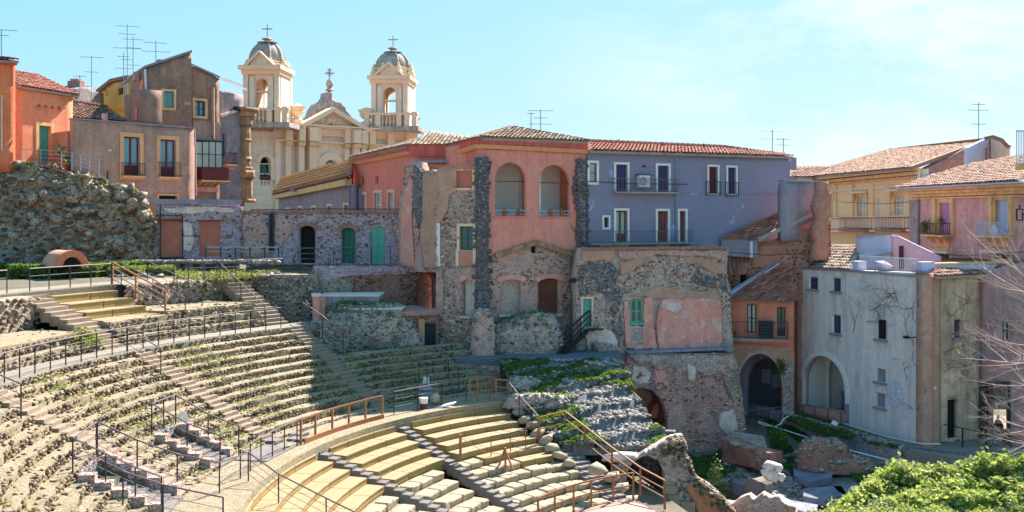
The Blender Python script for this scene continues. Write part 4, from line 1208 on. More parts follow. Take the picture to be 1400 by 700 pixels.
def lstairs(label, a, aw, R0, R1, n, da=0.0):
 root = thing('radial_stairs', label, 'stairs', pol((R0 + R1) / 2, a, 1), LS)
 for i in range(n):
  ro = R0 - (R0 - R1) * i / n; ri = R0 - (R0 - R1) * (i + 1) / n
  z = 4.35 - .26 * (19.5 - ri) / .76 + .02
  aa = a + da * i / n; hw = aw * 15 / ro
  part('step', ring_block('step', ri + .01, ro + .1, aa - hw, aa + hw, z + random.uniform(-.01, .01), z - .4, seg=.7), MT['step_dark'], root)
 return root
lstairs('dark stairs between the right and middle timber benches', 142.7, .85, 19.5, 9.8, 26, 3.4)
lstairs('dark stairs between the middle and left timber benches', 160.6, .85, 19.5, 10.5, 24)
lstairs('dark stairs along the right end of the limestone rows under the rust brown railing', 119.9, 2.1, 15.6, 10.2, 14, -1.2)
# rough blocks along the right end of the timber benches
eb = thing('edge_blocks', 'row of rough pale blocks stepping down along the right end of the timber benches', 'stones', pol(17, 121.6, 2))
for i in range(9):
 R = 18.9 - i * .66
 bx = [pol(R, 121.2, 0), pol(R - .6, 121.2, 0), pol(R - .6, 123.0, 0), pol(R, 123.0, 0)]
 z = 4.3 - .26 * (19.5 - R) / .76
 me = rocks('block', [((bx[0][0] + bx[2][0]) / 2 + random.uniform(-.1, .1), (bx[0][1] + bx[2][1]) / 2, z)], [(.5, .33, .26)], rot=[math.radians(35)], blocky=1)
 part('block', me, MT['block'], eb)
# orchestra floor
part('orchestra_floor', ring_block('orchestra_floor', 0.5, 10.3, 60, 300, 1.02, -.5, seg=1.0), MT['path'], None, kind='structure')
part('orchestra_walk', ring_block('orchestra_walk', 8.2, 10.2, 116, 150, 1.22, .5, seg=.6), MT['pinkstone'], None, kind='structure')
# timber seats at the upper left
root = thing('timber_seating', 'straight-looking block of four timber tiers at the upper left below the path', 'wooden seating', pol(32, 156, 8.9), 'wedges of curved timber benches')
for i, (R, z) in enumerate(((33.9, 10.05), (32.9, 9.7), (31.9, 9.35), (30.9, 9.0))):
 timber_row(root, R, 1.0, 152.4, 159.2, z, .36, 2)
stairs('stairs climbing the left side of the upper timber tiers', 160.6, 34.6, 30.7, 10.3, 8.8, 9, 1, 'step', 'short flights behind the upper walkway', 1.5)
# ------------------------------------------------------------------ railings
def rr(R, a, z): return pol(R, a, z)
railing('railing', 'long curved grey railing along the lip of the upper walkway', [rr(28.0, a, HU) for a in np.arange(142.0, 216.1, 2.05)], 1.08, None, wires=3)
railing('railing', 'grey railing angled down beside the stairs where sun meets shadow', [rr(28.0, 138.2, HU), rr(29.2, 136.9, HU + .1)] , 1.1, None, wires=3)
railing('railing', 'sloping grey railing running down the shaded right side of the angled stairs', [rr(28.6, 138.2, HU + .1), rr(27.0, 137.9, 7.4), rr(25.2, 137.9, 6.55)], 1.1, None, wires=3)
railing('railing', 'sloping grey railing from the upper path down to the walkway above the angled stairs', [rr(34.0, 141.6, 10.3), rr(31.6, 141.8, 9.1), rr(29.4, 142.0, HU + .1)], 1.05, None, wires=3)
railing('railing', 'short sloping railing at the head of the middle stairs', [rr(28.0, 162.6, HU), rr(26.2, 162.7, 7.1)], 1.05, None, wires=2)
railing('railing', 'short sloping railing at the head of the lower left stairs', [rr(28.0, 183.2, HU), rr(26.4, 183.3, 7.2)], 1.05, None, wires=2)
def zz(R): return HU - .29 * (27.9 - R) / .57
for (lab, a0, a1, R0) in (('sunlit seat rows', 169.3, 173.8, 23.6), ):
 railing('railing', 'railing down the right side of the opening in the middle of the ' + lab, [rr(R0, a0, zz(R0)), rr(22.2, a0, zz(22.2)), rr(20.9, a0, 4.6)], 1.05, None, wires=1)
 railing('railing', 'railing round the back and left of the opening in the ' + lab, [rr(R0, a0, zz(R0)), rr(R0, (a0 + a1) / 2, zz(R0)), rr(R0, a1, zz(R0)), rr(22.2, a1, zz(22.2)), rr(20.9, a1, 4.6)], 1.05, None, wires=2)
railing('railing', 'long railing falling from the lower left rows to the timber benches', [rr(23.9, 183.2, zz(23.9)), rr(22.6, 183.0, zz(22.6)), rr(21.3, 182.6, 4.7), rr(19.9, 182.3, 4.36), rr(19.3, 178, 4.36), rr(18.0, 180.5, 3.8), rr(16.2, 183.5, 3.2), rr(14.6, 186, 2.6)], 1.05, None, wires=3)
railing('railing', 'railing seen nearly end on down the left side of the lower left opening', [rr(23.9, 183.4, zz(23.9)), rr(23.9, 189.0, zz(23.9)), rr(22.9, 189.2, zz(22.9)), rr(22.0, 189.3, zz(22.0)), rr(21.2, 189.4, 4.6)], 1.05, None, wires=3)
railing('railing', 'lowest railing crossing the bottom left foreground', [rr(22.2, 191.5, zz(22.2)), rr(21.0, 192, 4.6), rr(19.2, 193, 4.2)], 1.05, None, wires=2)
# rust brown barrier on the walkway lip above the timber benches
railing('barrier', 'rust brown post barrier with a pale rail behind the middle timber benches', [rr(19.62, a, 4.36) for a in (161.5, 158.2, 154.5, 151, 147.6, 144.2)], 1.05, None, mats=('post_brown', 'post_brown', 'wire'), wires=1, sq=True, pr=.055)
kb = part('kerb_board', arc_board('kerb_board', 19.5, 19.56, 144.2, 161, 4.3, 4.56), MT['post_brown'], None)
tag(kb, 'low rust brown kick board along the foot of the walkway barrier', 'board')
railing('railing', 'thin grey railing bending round the walkway above the left timber benches', [rr(19.7, a, 4.36) for a in (162.0, 165, 168, 171, 174, 177)], 1.05, None, wires=3)
railing('railing', 'shaded thin railing behind the right hand timber benches, by the red and white bucket', [rr(19.75, a, 4.36) for a in (141.5, 137.0, 132.5, 128.0)], 1.1, None, wires=2)
railing('barrier', 'wooden barrier frame at the top right corner of the timber benches', [rr(19.4, 128.0, 4.36), rr(19.4, 126.6, 4.36), rr(19.6, 124.0, 4.36), rr(19.0, 124.0, 4.3), rr(18.9, 121.8, 4.2)], 1.15, None, mats=('post_brown', 'post_brown', 'post_brown'), wires=2, sq=True, pr=.05)
def zl(R): return 4.35 - .26 * (19.5 - R) / .76
railing('railing', 'grey railing sloping down the right end of the timber benches', [rr(18.9, 121.9, 4.2), rr(17.6, 122.4, zl(17.6)), rr(16.3, 122.8, zl(16.3)), rr(15.6, 123.0, zl(15.6))], 1.1, None, wires=3)
railing('barrier', 'rust brown barrier round the head of the lower right stairs', [rr(15.4, 123.4, zl(15.4)), rr(15.6, 117.4, zl(15.4) + .1)], 1.15, None, mats=('post_brown',) * 3, wires=1, sq=True, pr=.06)
railing('barrier', 'rust brown railing running steeply down the right end of the limestone rows', [rr(15.6, 117.4, zl(15.4) + .1), rr(14.2, 116.2, zl(14.2)), rr(12.3, 114.6, zl(12.3)), rr(10.4, 112.6, zl(10.8)), rr(9.0, 110, 1.1)], 1.15, None, mats=('post_brown',) * 3, wires=2, sq=True, pr=.06)
railing('barrier', 'curved rust brown railing round the pink orchestra walk', [rr(10.3, a, 1.25) for a in (115, 121, 128, 134, 141, 148)], 1.1, None, mats=('post_brown',) * 3, wires=1, sq=True, pr=.055)
# upper left railings
railing('railing', 'railing along the front of the upper path above the timber tiers', [rr(34.6, a, 10.32) for a in (152.2, 154.3, 156.4, 158.5, 160.4)], 1.08, None, wires=2)
railing('railing', 'railing at the far left along the front of the upper path', [rr(34.6, a, 10.32) for a in (162.6, 166, 169.4, 172.8, 176, 180)], 1.08, None, wires=2)
railing('railing', 'railing along the back of the upper path at the foot of the green bank', [P(px, py, 56) for px, py in ((-20, 376), (8, 376), (32, 375.5), (55, 375), (78, 375), (98, 374.5))], 1.05, None, wires=2)
railing('railing', 'rust brown railing falling along the right side of the upper timber tiers', [rr(34.6, 152.1, 10.32), rr(33.0, 151.9, 9.7), rr(31.0, 151.7, 8.95)], 1.15, None, mats=('post_brown', 'post_brown', 'wire'), wires=3, sq=True, pr=.05)
railing('railing', 'thin sloping railing just right of the upper timber tiers', [rr(34.8, 150.9, 10.32), rr(32.6, 150.6, 9.5), rr(30.4, 150.3, 8.6)], 1.1, None, wires=3)
railing('railing', 'second thin sloping railing right of the upper timber tiers', [rr(35.0, 147.9, 10.32), rr(32.8, 147.6, 9.6), rr(31.0, 147.3, 9.1)], 1.1, None, wires=3)
railing('railing', 'long railing on the front edge of the upper path, right of the timber tiers', [PZ(x, y, 10.3) for x, y in ((238, 384), (258, 384), (279, 383), (301, 382.5), (323, 381.5), (344, 380.5), (365, 379), (387, 377.5))] , 1.05, None, wires=2)
railing('railing', 'railing on the terrace in front of the arched green doors', [P(x, 361 + (430 - x) * .02, 60.4) for x in (386, 408, 430, 456, 482, 508, 534)], 1.0, None, wires=2)
# rails in the shaded wedge
railing('railing', 'small railing enclosing the broken opening in the shaded rows', [P(561, 508, 53.3), P(579, 504, 54.5), P(597, 504, 54.5)], 1.1, None, wires=1)
railing('railing', 'right sloping rail of the broken opening in the shaded rows', [P(597, 504, 54.5), P(613, 519, 52.4), P(627, 530, 50.8)], 1.1, None, wires=2)
railing('railing', 'left hand sloping rail of the broken opening in the shaded rows', [P(561, 508, 53.3), P(573, 522, 51.5), P(584, 534, 50)], 1.1, None, wires=2)
# ------------------------------------------------------------------ buildings on the left
def pp(Wl, pts): return [Wl.uz(x, y) for x, y in pts]
def P3(Wl, x, y, o=0.0):
 u, z = Wl.uz(x, y); return Wl.pt(u, z, o)
# orange house
w = Wall(22, 60, 99.5, 64)
b = thing('orange_house', 'bright orange house with a teal door above the rocky mound', 'house', P(60, 222, 62), 'houses around the theatre')
holes = [opening(w, b, 53, 172, 69, 223, 'shutter', trim='ochre', tw=.22, col='green', door=True, n=2)]
hs = []
for x in (54, 63, 72, 81): hs.append(arch_poly(*w.rect(x - 1.9, 142 + (x - 54) * .1, x + 1.9, 147.5 + (x - 54) * .1), None, 6))
part('wall', slab(w, pp(w, [(22, 232), (22, 116), (99.5, 129), (99.5, 232)]), holes + hs, .4, .6), MT['orange'], b)
part('ledge', w.pbox(MB(), 51, 148.5, 84, 149.8, 0, .08), MT['orange'], b)
body(b, w, 0, w.L, 16.5, 20.9, 7, 'orange', .45)
A_, B_ = P3(w, 21, 117.5, .35), P3(w, 101, 130.5, .35)
bk = Vector((-w.n[0], -w.n[1], 0)) * 4.0
tile_plane('roof', [A_, B_, Vector(B_) + bk * .95 + Vector((0, 0, 1.55)), Vector(A_) + bk * .95 + Vector((0, 0, 1.55))], MT['tile_red'], b, ridge=[(Vector(B_), Vector(B_) + bk * .95 + Vector((0, 0, 1.55)))])
part('eave_board', w.box(MB(), -.1, w.L + .1, 21.6, 21.66, -.1, .05), MT['ochre'], b)
# taller orange house at the frame edge
w = Wall(-60, 56, 21, 58)
b = thing('orange_house', 'taller streaked orange house cut by the left edge of the view', 'house', P(5, 215, 57), 'houses around the theatre')
part('wall', slab(w, pp(w, [(-60, 235), (-60, 80), (21, 86), (21, 235)]), [opening(w, b, -12, 132, 1, 205, 'shutter', trim=None, col='cream')], .4, 1), MT['tower_orange'], b)
part('trim', w.pbox(MB(), 1.2, 130, 3, 206, 0, .06), MT['cream'], b)
body(b, w, 0, w.L, 16, 22.4, 1.6, 'tower_orange', .45)
mb = MB()
w.pbox(mb, -60, 81, 22, 86, .02, .25)
part('cornice', mb, MT['pink_parapet'], b)
A_, B_ = P3(w, -60, 80, .4), P3(w, 23.5, 84, .4); bk = Vector((-w.n[0], -w.n[1], 0)) * 3
tile_plane('roof', [A_, B_, Vector(B_) + bk + Vector((0, 0, .5)), Vector(A_) + bk + Vector((0, 0, .5))], MT['tile_red'], b)
for x in range(3, 21, 5):
 part('bracket', w.pbox(MB(), x, 86, x + 2.2, 88.5, 0, .2), MT['tower_orange'], b)
# brown palazzo: low front block
w = Wall(99.5, 60.5, 266, 66.7)
b = thing('palazzo', 'brown grey palazzo with tall balcony windows and a higher stepped block behind', 'palazzo', P(190, 272, 63), 'houses around the theatre')
holes = []
for (x0, y0, x1, y1) in ((169, 187, 191, 240), (219, 191, 240, 241.5)):
 holes.append(opening(w, b, x0, y0, x1, y1, 'glassdoor', trim='peach', tw=.26, glass='skyglass', col='wood_red'))
 balcony(w, b, x0 - 4, y0 + 36 if x0 < 200 else y0 + 31, x1 + 4.5, y1 + .6, outd=.35, mat='iron', slabm='peach', step=.16)
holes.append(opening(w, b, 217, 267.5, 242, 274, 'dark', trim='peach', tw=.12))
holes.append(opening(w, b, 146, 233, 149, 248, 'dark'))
part('wall', slab(w, pp(w, [(99.5, 278), (99.5, 163), (266, 176), (266, 278)]), holes, .45, .7, disp=rough(.02, .8, 3)), MT['brown'], b)
mb = MB()
for i in range(30):
 a = i / 30; c = (i + 1) / 30
 w.box(mb, w.L * a, w.L * c - .004, w.uz(99.5 + 166.5 * a, 162.6 + 13.2 * a)[1] - .02, w.uz(99.5 + 166.5 * a, 161 + 13.2 * a)[1], -.6, .1)
part('coping', mb, MT['slate'], b)
body(b, w, 0, w.L, 14, 19.2, 5, 'brown', .75)
part('small_vent', w.pbox(MB(), 147, 204, 152, 207, 0, .1), MT['oldwhite'], b)
part('drain_pipe', MB().tube([P3(w, 264.5, 178, .12), P3(w, 266, 205, .12), P3(w, 266.5, 268, .12)], .06, 6), MT['slate'], b)
# upper blocks
w2 = Wall(197, 66.5, 262, 68)
holes = [opening(w2, b, 224, 125, 237.5, 147.5, 'window', trim='ochre', tw=.16, glass='skyglass', col='green')]
part('upper_wall', slab(w2, pp(w2, [(197, 182), (197, 94), (225, 84.5), (261.5, 73), (262, 182)]), holes, .4, .6, disp=rough(.02, .8, 5)), MT['brown2'], b)
w2b = Wall(178, 70.5, 197, 66.5)
part('side_wall', slab(w2b, pp(w2b, [(178, 170), (178, 107), (197, 94), (197, 182)]), [], .4, .6), MT['brown2'], b)
part('chimney_block', slab(w2b.off(.5), pp(w2b.off(.5), [(170, 168), (170, 131), (181, 127), (196, 122), (196, 170)]), [], 1.2, .6), MT['brown2'], b)
part('brick_patch', w2b.off(.53).pbox(MB(), 184, 147, 188, 164, 0, .03), MT['brick_blk'], b)
part('brick_patch', w2b.off(.03).pbox(MB(), 191, 110, 196, 127, 0, .02), MT['brick_blk'], b)
mb = MB()
for (p, q) in (((176.5, 107), (197, 93.2)), ((196.5, 93.4), (262, 71.8))):
 W_ = w2b if p[0] < 190 else w2
 a, c = Vector(P3(W_, *p)), Vector(P3(W_, *q))
 bk = Vector((-w2.n[0], -w2.n[1], 0)) * 7
 o = Vector((w2.n[0], w2.n[1], 0)) * .15
 mb.hexa([a + o, c + o, c + bk, a + bk] + [v + Vector((0, 0, .16)) for v in (a + o, c + o, c + bk, a + bk)])
part('roof_slab', mb, MT['slate'], b)
part('drain_pipe', MB().tube([P3(w2, 198.2, 95, .12), P3(w2, 201, 168, .12)], .07, 6), MT['whitemetal'], b)
part('brick_patch', w2.off(.01).pbox(MB(), 252, 139, 261, 144, 0, .02), MT['brick_blk'], b)
for (x, y, ww) in ((223, 79, 5), (188, 96, 2.5)):
 part('chimney', w2.pbox(MB(), x - ww, y, x + ww, y + 12, -1.6, -.8), MT['brick'], b)
w3 = Wall(262, 69, 300, 70.5)
holes = [opening(w3, b, 266.5, 138, 280.5, 158.5, 'window', trim='ochre', tw=.18, glass='skyglass', col='purple')]
part('upper_wall', slab(w3, pp(w3, [(262, 280), (262, 90), (281, 97), (300, 108), (300, 280)]), holes, .4, .6, disp=rough(.02, .8, 6)), MT['brown2'], b)
mb = MB(); a, c = Vector(P3(w3, 261.5, 89.2)), Vector(P3(w3, 301.5, 107.4)); bk = Vector((0, 7, 0)); o = Vector((0, -.2, 0))
mb.hexa([a + o, c + o, c + bk, a + bk] + [v + Vector((0, 0, .15)) for v in (a + o, c + o, c + bk, a + bk)])
part('roof_slab', mb, MT['slate'], b)
part('lower_plaster', w3.pbox(MB(), 263.5, 166, 299.5, 193, 0, .03), MT['brown'], b)
part('drain_pipe', MB().tube([P3(w3, 290, 120, .1), P3(w3, 290.5, 190, .1)], .12, 6), MT['brown'], b)
# glazed balcony box
g = part('glazed_balcony', w3.pbox(MB(), 267.5, 229, 304, 247, .02, .95), MT['wood_red'], b)
mb = MB()
wf = w3.off(.97)
for i in range(5):
 x = 267.5 + 9.1 * i
 wf.pbox(mb, x - .4, 193, x + .4, 229, -.06, .03)
for y in (193, 210.5, 228.5): wf.pbox(mb, 267.5, y, 304, y + .9, -.05, .02)
wf.pbox(mb, 266.5, 191.6, 305, 193.2, -1.0, .1)
part('frame', mb, MT['navy'], g)
for i in range(4):
 for (ya, yb) in ((194, 210.4), (211.6, 228.4)):
  part('pane', wf.pbox(MB(), 268 + 9.1 * i, ya, 276 + 9.1 * i, yb, -.03, -.01), MT['paleglass'], g)
part('back_panel', wf.pbox(MB(), 268, 193.5, 303.5, 229, -.9, -.85), MT['white'], g)
part('base_slab', w3.pbox(MB(), 266.5, 247, 305, 249, .02, 1.05), MT['ochre'], g)
for x in (270, 279, 288, 297):
 part('bracket', MB().prism([P3(w3, x - 1.2, 249, .02), P3(w3, x - 1.2, 249, .9), P3(w3, x - 1.2, 253.5, .02)], tuple(np.array(P3(w3, x + 1.2, 249)) - np.array(P3(w3, x - 1.2, 249)))), MT['peach'], g)
part('brick_patch', w3.pbox(MB(), 266, 256, 298, 262, 0, .025), MT['stucco'], b)
w4 = Wall(300, 71.5, 335, 73.5)
h4 = [opening(w4, b, 302.5, 183, 308.5, 214, 'window', glass='skyglass', col='wood_red', n=1)]
part('grey_wall', slab(w4, pp(w4, [(300, 282), (300, 123.5), (312, 125), (333, 130), (334, 282)]), h4, .4, .6, disp=rough(.03, .8, 8)), MT['greywall'], b)
balcony(w4, b, 302, 209, 318, 225, outd=.6, mat='darkred', slabm='peach', step=.14)
part('bracket', w4.pbox(MB(), 304, 226, 316, 232, 0, .35), MT['peach'], b)
part('diagonal_ledge', MB().bar(P3(w4, 301, 158.5, .1), P3(w4, 323, 151, .1), .2, .2), MT['oldwhite'], b)
part('vent_pipe', MB().tube([P3(w4, 322, 152, .1), P3(w4, 322, 146, .1)], .25, 8), MT['black'], b)
# ruined baroque pilaster
r = thing('ruined_pilaster', 'tall ruined ochre pilaster with broken capital at the right edge of the palazzo', 'pilaster', P3(w4, 336, 275, .3))
for (x0, y0, x1, y1, o) in ((331, 272, 343, 277, .9), (330.5, 244, 341, 272, .6), (328.5, 233, 342.5, 244, .8), (329.5, 228, 340, 233, .7), (330.5, 172, 338.5, 228, .55), (329, 160, 340, 172, .7), (327, 152, 343.5, 160, .95), (326, 147.5, 345.5, 152, 1.1), (330, 215, 339, 219, .75), (329.5, 190, 339.2, 193, .7)):
 u0, z0, u1, z1 = w4.rect(x0, y0, x1, y1)
 part('stone_course', slab(w4, [(u0, z0), (u1, z0), (u1, z1), (u0, z1)], [], o + .3, .22, disp=rough(.05, 2.2, int(x0)), front=o * .6), MT['oldpeach'], r)
body(b, w3, 0, w3.L, 14, 22.4, 4, 'brown2', .75)
body(b, w4, 0, w4.L, 14, 22, 3, 'greywall', .75)
body(b, w2, 0, w2.L, 14, 23.6, 5, 'brown2', .75)
# tiled roof behind the low palazzo wall
b = thing('tiled_roof_house', 'house whose red tiled roof shows between the orange house and the palazzo', 'house', P(140, 170, 68), 'houses around the theatre')
w = Wall(97, 65, 176, 67.5)
part('wall', slab(w, pp(w, [(97, 200), (97, 160), (176, 168), (176, 200)]), [], .4, 1), MT['brown2'], b)
A_, B_ = Vector(P3(w, 96, 161.5, .2)), Vector(P3(w, 173, 167, .2)); bk = Vector((-w.n[0], -w.n[1], 0)) * 4.2
tile_plane('roof', [A_, B_, B_ + bk + Vector((0, 0, 1.3)), A_ + bk + Vector((0, 0, 1.75))], MT['tile_mix'], b, ridge=[(A_ + bk + Vector((0, 0, 1.75)), B_ + bk + Vector((0, 0, 1.4)))])
part('chimney', w.pbox(MB(), 138, 156, 143, 165, .1, .6), MT['oldwhite'], b)
# far buildings left
w = Wall(136, 96, 180, 90)
b = thing('yellow_house', 'small mustard yellow house far behind the tiled roof', 'house', P(158, 136, 92), 'houses around the theatre')
hh = [opening(w, b, 160, 120, 170, 129.5, 'shutter', col='wood_red', n=2), opening(w, b, 145, 124, 147.5, 131, 'shutter', col='wood_door', n=1)]
part('wall', slab(w, pp(w, [(136, 150), (136, 127), (155, 113.5), (179, 108), (179, 150)]), hh, .4, 1), MT['farmyellow'], b)
mb = MB()
for p, q in (((135, 127.5), (154, 112.5)), ((154, 112.5), (180, 107))):
 a, c = Vector(P3(w, *p, .3)), Vector(P3(w, *q, .3)); bk = Vector((0, 8, .1))
 mb.hexa([a, c, c + bk, a + bk] + [v + Vector((0, 0, .3)) for v in (a, c, c + bk, a + bk)])
part('roof_slab', mb, MT['tile_old'], b)
body(b, w, 0, w.L, 20, 24.5, 5, 'farmyellow', .5)
w = Wall(100, 88, 142, 92)
b = thing('chimney_house', 'dark weathered rooftop with a brick chimney stack left of the yellow house', 'house', P(115, 135, 90), 'houses around the theatre')
part('wall', slab(w, pp(w, [(100, 150), (100, 121), (110, 119), (128, 119), (128, 125), (142, 127), (142, 150)]), [], 3, 1, disp=rough(.1, 1, 2)), MT['greywall'], b)
c_ = part('chimney', w.pbox(MB(), 111, 110.5, 118, 119, -1.5, -.2), MT['rub_red'], b)
part('chimney_pot', w.pbox(MB(), 112, 107.5, 117, 110.5, -1.3, -.4), MT['brick'], c_)
part('roof_box', w.pbox(MB(), 126, 117, 141, 121, -3, -1), MT['slate'], b)
# ------------------------------------------------------------------ church
w = Wall(336, 100, 570, 112.2)
b = thing('church', 'baroque cream church facade with two domed bell towers', 'church', P(450, 270, 106))
CS = MT['cream_stone']
hl = [opening(w, b, 355.5, 214.5, 369.5, 246, 'void', arch=None)]
hl = [arch_poly(*w.rect(355.5, 214.5, 369.5, 246), None, 12), arch_poly(*w.rect(442, 218.5, 461, 262), None, 12)]
for x in (356.5, 361.2, 366): hl.append(arch_poly(*w.rect(x, 248, x + 3, 253), None, 6))
part('facade_wall', slab(w, pp(w, [(334, 300), (334, 168), (570, 181), (570, 300)]), hl, 1.0, .8), CS, b)
bw = part('bell_window', w.pbox(MB(), 354, 213, 371, 247, -1.3, -.9), MT['dark'], b)  # dark panel imitates the shade inside the belfry
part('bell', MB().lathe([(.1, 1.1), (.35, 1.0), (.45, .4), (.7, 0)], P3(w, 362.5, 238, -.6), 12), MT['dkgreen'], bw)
part('parapet', w.pbox(MB(), 355.5, 240, 369.5, 246, -.5, .1), MT['wood_red'], bw)
ro = part('round_window', w.pbox(MB(), 441, 217, 462, 262, -.7, -.5), MT['skyglass'], b)
mb = MB()
for x in (445.5, 450, 454.5, 458): w.pbox(mb, x - .35, 217, x + .35, 262, -.5, -.42)
for y in (226, 235): w.pbox(mb, 441, y, 462, y + .6, -.5, -.42)
part('glazing_bars', mb, MT['dkgreen'], ro)
mb = MB(); q = w.rect(442, 218.5, 461, 262); ia = arch_poly(*q, None, 14)[1:]
oa = arch_poly(q[0] - .8, q[1], q[2] + .8, q[3] + .8, None, 14)[1:]
part('arch_moulding', ring(mb, w, oa, ia, -.1, .3), MT['cream'], b)
q = w.rect(355.5, 214.5, 369.5, 246); ia = arch_poly(*q, None, 14)[1:]; oa = arch_poly(q[0] - .5, q[1], q[2] + .5, q[3] + .5, None, 14)[1:]
part('arch_moulding', ring(MB(), w, oa, ia, -.1, .2), MT['cream'], b)
def cy(x, y): return y + (x - 336) * (13 / 234.)      # follow the receding cornice line
def hband(x0, x1, y0, y1, o, nm='cornice', mat=None):
 u0, u1 = w.u(x0), w.u(x1)
 za, zb = w.uz(336, y1)[1], w.uz(336, y0)[1]
 return part(nm, w.box(MB(), u0, u1, za, zb, -.4, o), mat or MT['cream'], b)
hband(333, 571, 166, 168.2, 1.3); hband(334, 570, 168.2, 170.5, .9, 'frieze'); hband(334, 569, 179, 180.5, .5, 'moulding'); hband(374, 569, 189, 191, .6, 'moulding')
hband(372, 569, 170.6, 178.9, .35, 'frieze'); hband(335, 372, 188, 189.5, .2, 'moulding')
def pil(x0, x1, o):
 p = part('pilaster', w.box(MB(), w.u(x0), w.u(x1), 11, w.uz(336, 197)[1], -.1, o), CS, b)
 part('capital', w.box(MB(), w.u(x0 - .8), w.u(x1 + .8), w.uz(336, 197)[1], w.uz(336, 191)[1], -.1, o + .25), MT['ochre'], p)
 for k in (1, 2, 3):
  uu = w.u(x0) + (w.u(x1) - w.u(x0)) * (k - .5) / 3
  part('fluting', w.box(MB(), uu - .1, uu + .1, 11, w.uz(336, 198)[1], o, o + .06), MT['cream'], p)
 part('entablature_block', w.box(MB(), w.u(x0 - .8), w.u(x1 + .8), w.uz(336, 190)[1], w.uz(336, 170.6)[1], -.1, o + .3), MT['cream'], p)
for x0, x1, o in ((388, 395.5, .5), (404, 411, .9), (417, 425.5, 1.2), (428.5, 434, .6), (468, 474.5, .6), (477, 485, 1.2), (489, 496, .9), (502, 508.5, .5), (527, 534, .5), (552, 559, .5)): pil(x0, x1, o)
part('corner_strip', w.box(MB(), w.u(335), w.u(342), 11, w.uz(336, 190)[1], -.1, .3), CS, b)
part('corner_strip', w.box(MB(), w.u(375), w.u(382), 11, w.uz(336, 190)[1], -.1, .3), CS, b)
# thin stone courses
for k in range(9):
 z = w.uz(336, 196)[1] - k * 1.05
 part('string_course', w.box(MB(), w.u(343), w.u(374), z, z + .09, 0, .06), MT['cream'], b)
# pediment
pa_, pb_, pc_ = w.uz(405, 174.5), w.uz(499, 179.5), w.uz(450, 150.5)
part('pediment_wall', slab(w, [pa_, pb_, pc_], [], 1.2, .6, front=.3), CS, b)
mb = MB()
for p, q in ((pa_, pc_), (pc_, pb_)):
 mb.bar(w.pt(p[0], p[1], .4), w.pt(q[0], q[1], .4), 1.6, .45)
part('raking_cornice', mb, MT['cream'], b)
part('relief_ornament', rocks('relief', [w.pt(*w.uz(450 + dx, 167 + dy), .35) for dx, dy in ((0, 0), (-4, 1), (4, 1), (-8, 3), (8, 3.4), (0, -4), (-3, -2), (3, -2), (-12, 5), (12, 6))], (.55, .25, .3)), MT['cream'], b)
# grey stepped attic behind the pediment
r = part('attic', slab(w.off(-3), pp(w.off(-3), [(417, 172), (419, 163), (425, 159), (428, 150), (434, 141), (441, 139), (446, 133), (447, 126), (454, 126), (455, 134), (462, 139), (469, 142), (474, 152), (479, 158), (484, 164), (485, 176)]), [], 1.6, .5, disp=rough(.15, 1, 9)), MT['grey_dome'], b)
x_, y_, z_ = P3(w.off(-3.6), 450.5, 126)
part('finial_ball', MB().lathe([(.1, 0), (.5, .2), (.25, .5), (.45, .9), (.3, 1.3), (.06, 1.5)], (x_, y_, z_), 10), MT['grey_dome'], r)
def cross(px, yb, yt, D, ws, par, fancy=False):
 a, c = Vector(P(px, yb, D)), Vector(P(px, yt, D)); h_ = (c - a).length
 mb = MB().tube([a, c], .06, 5)
 m_ = a.lerp(c, .68); mb.tube([m_ - Vector((ws, 0, 0)), m_ + Vector((ws, 0, 0))], .06, 5)
 if fancy:
  mb.lathe([(.25, -.1), (.34, 0), (.25, .1)], m_, 10)
  for k in range(8):
   t = k * PI / 4 + .4; mb.tube([m_, m_ + Vector((math.cos(t), 0, math.sin(t))) * ws * .75], .03, 4)
  m2 = a.lerp(c, .9); mb.tube([m2 - Vector((ws * .5, 0, 0)), m2 + Vector((ws * .5, 0, 0))], .05, 4)
 return part('cross', mb, MT['slate'], par)
cross(450.5, 115, 93, 108.6, .55, r, True)
def urn(px, yt, yb, o=-.5):
 W_ = w.off(o); x, y, z = P3(W_, px, yb); h_ = (yb - yt) * W_.D(px) / F
 pr = [(.9, 0), (.9, .18), (.6, .22), (.35, .3), (.4, .36), (.75, .42), (1.05, .6), (.95, .66), (1.2, .82), (1.25, .86), (.7, .9), (.5, .97), (.1, 1.0)]
 return part('urn', MB().lathe([(r_ * .8, k * h_) for r_, k in pr], (x, y, z), 12), MT['cream'], b)
urn(405.5, 142, 169); urn(501.5, 147, 172); urn(563.5, 159, 178)
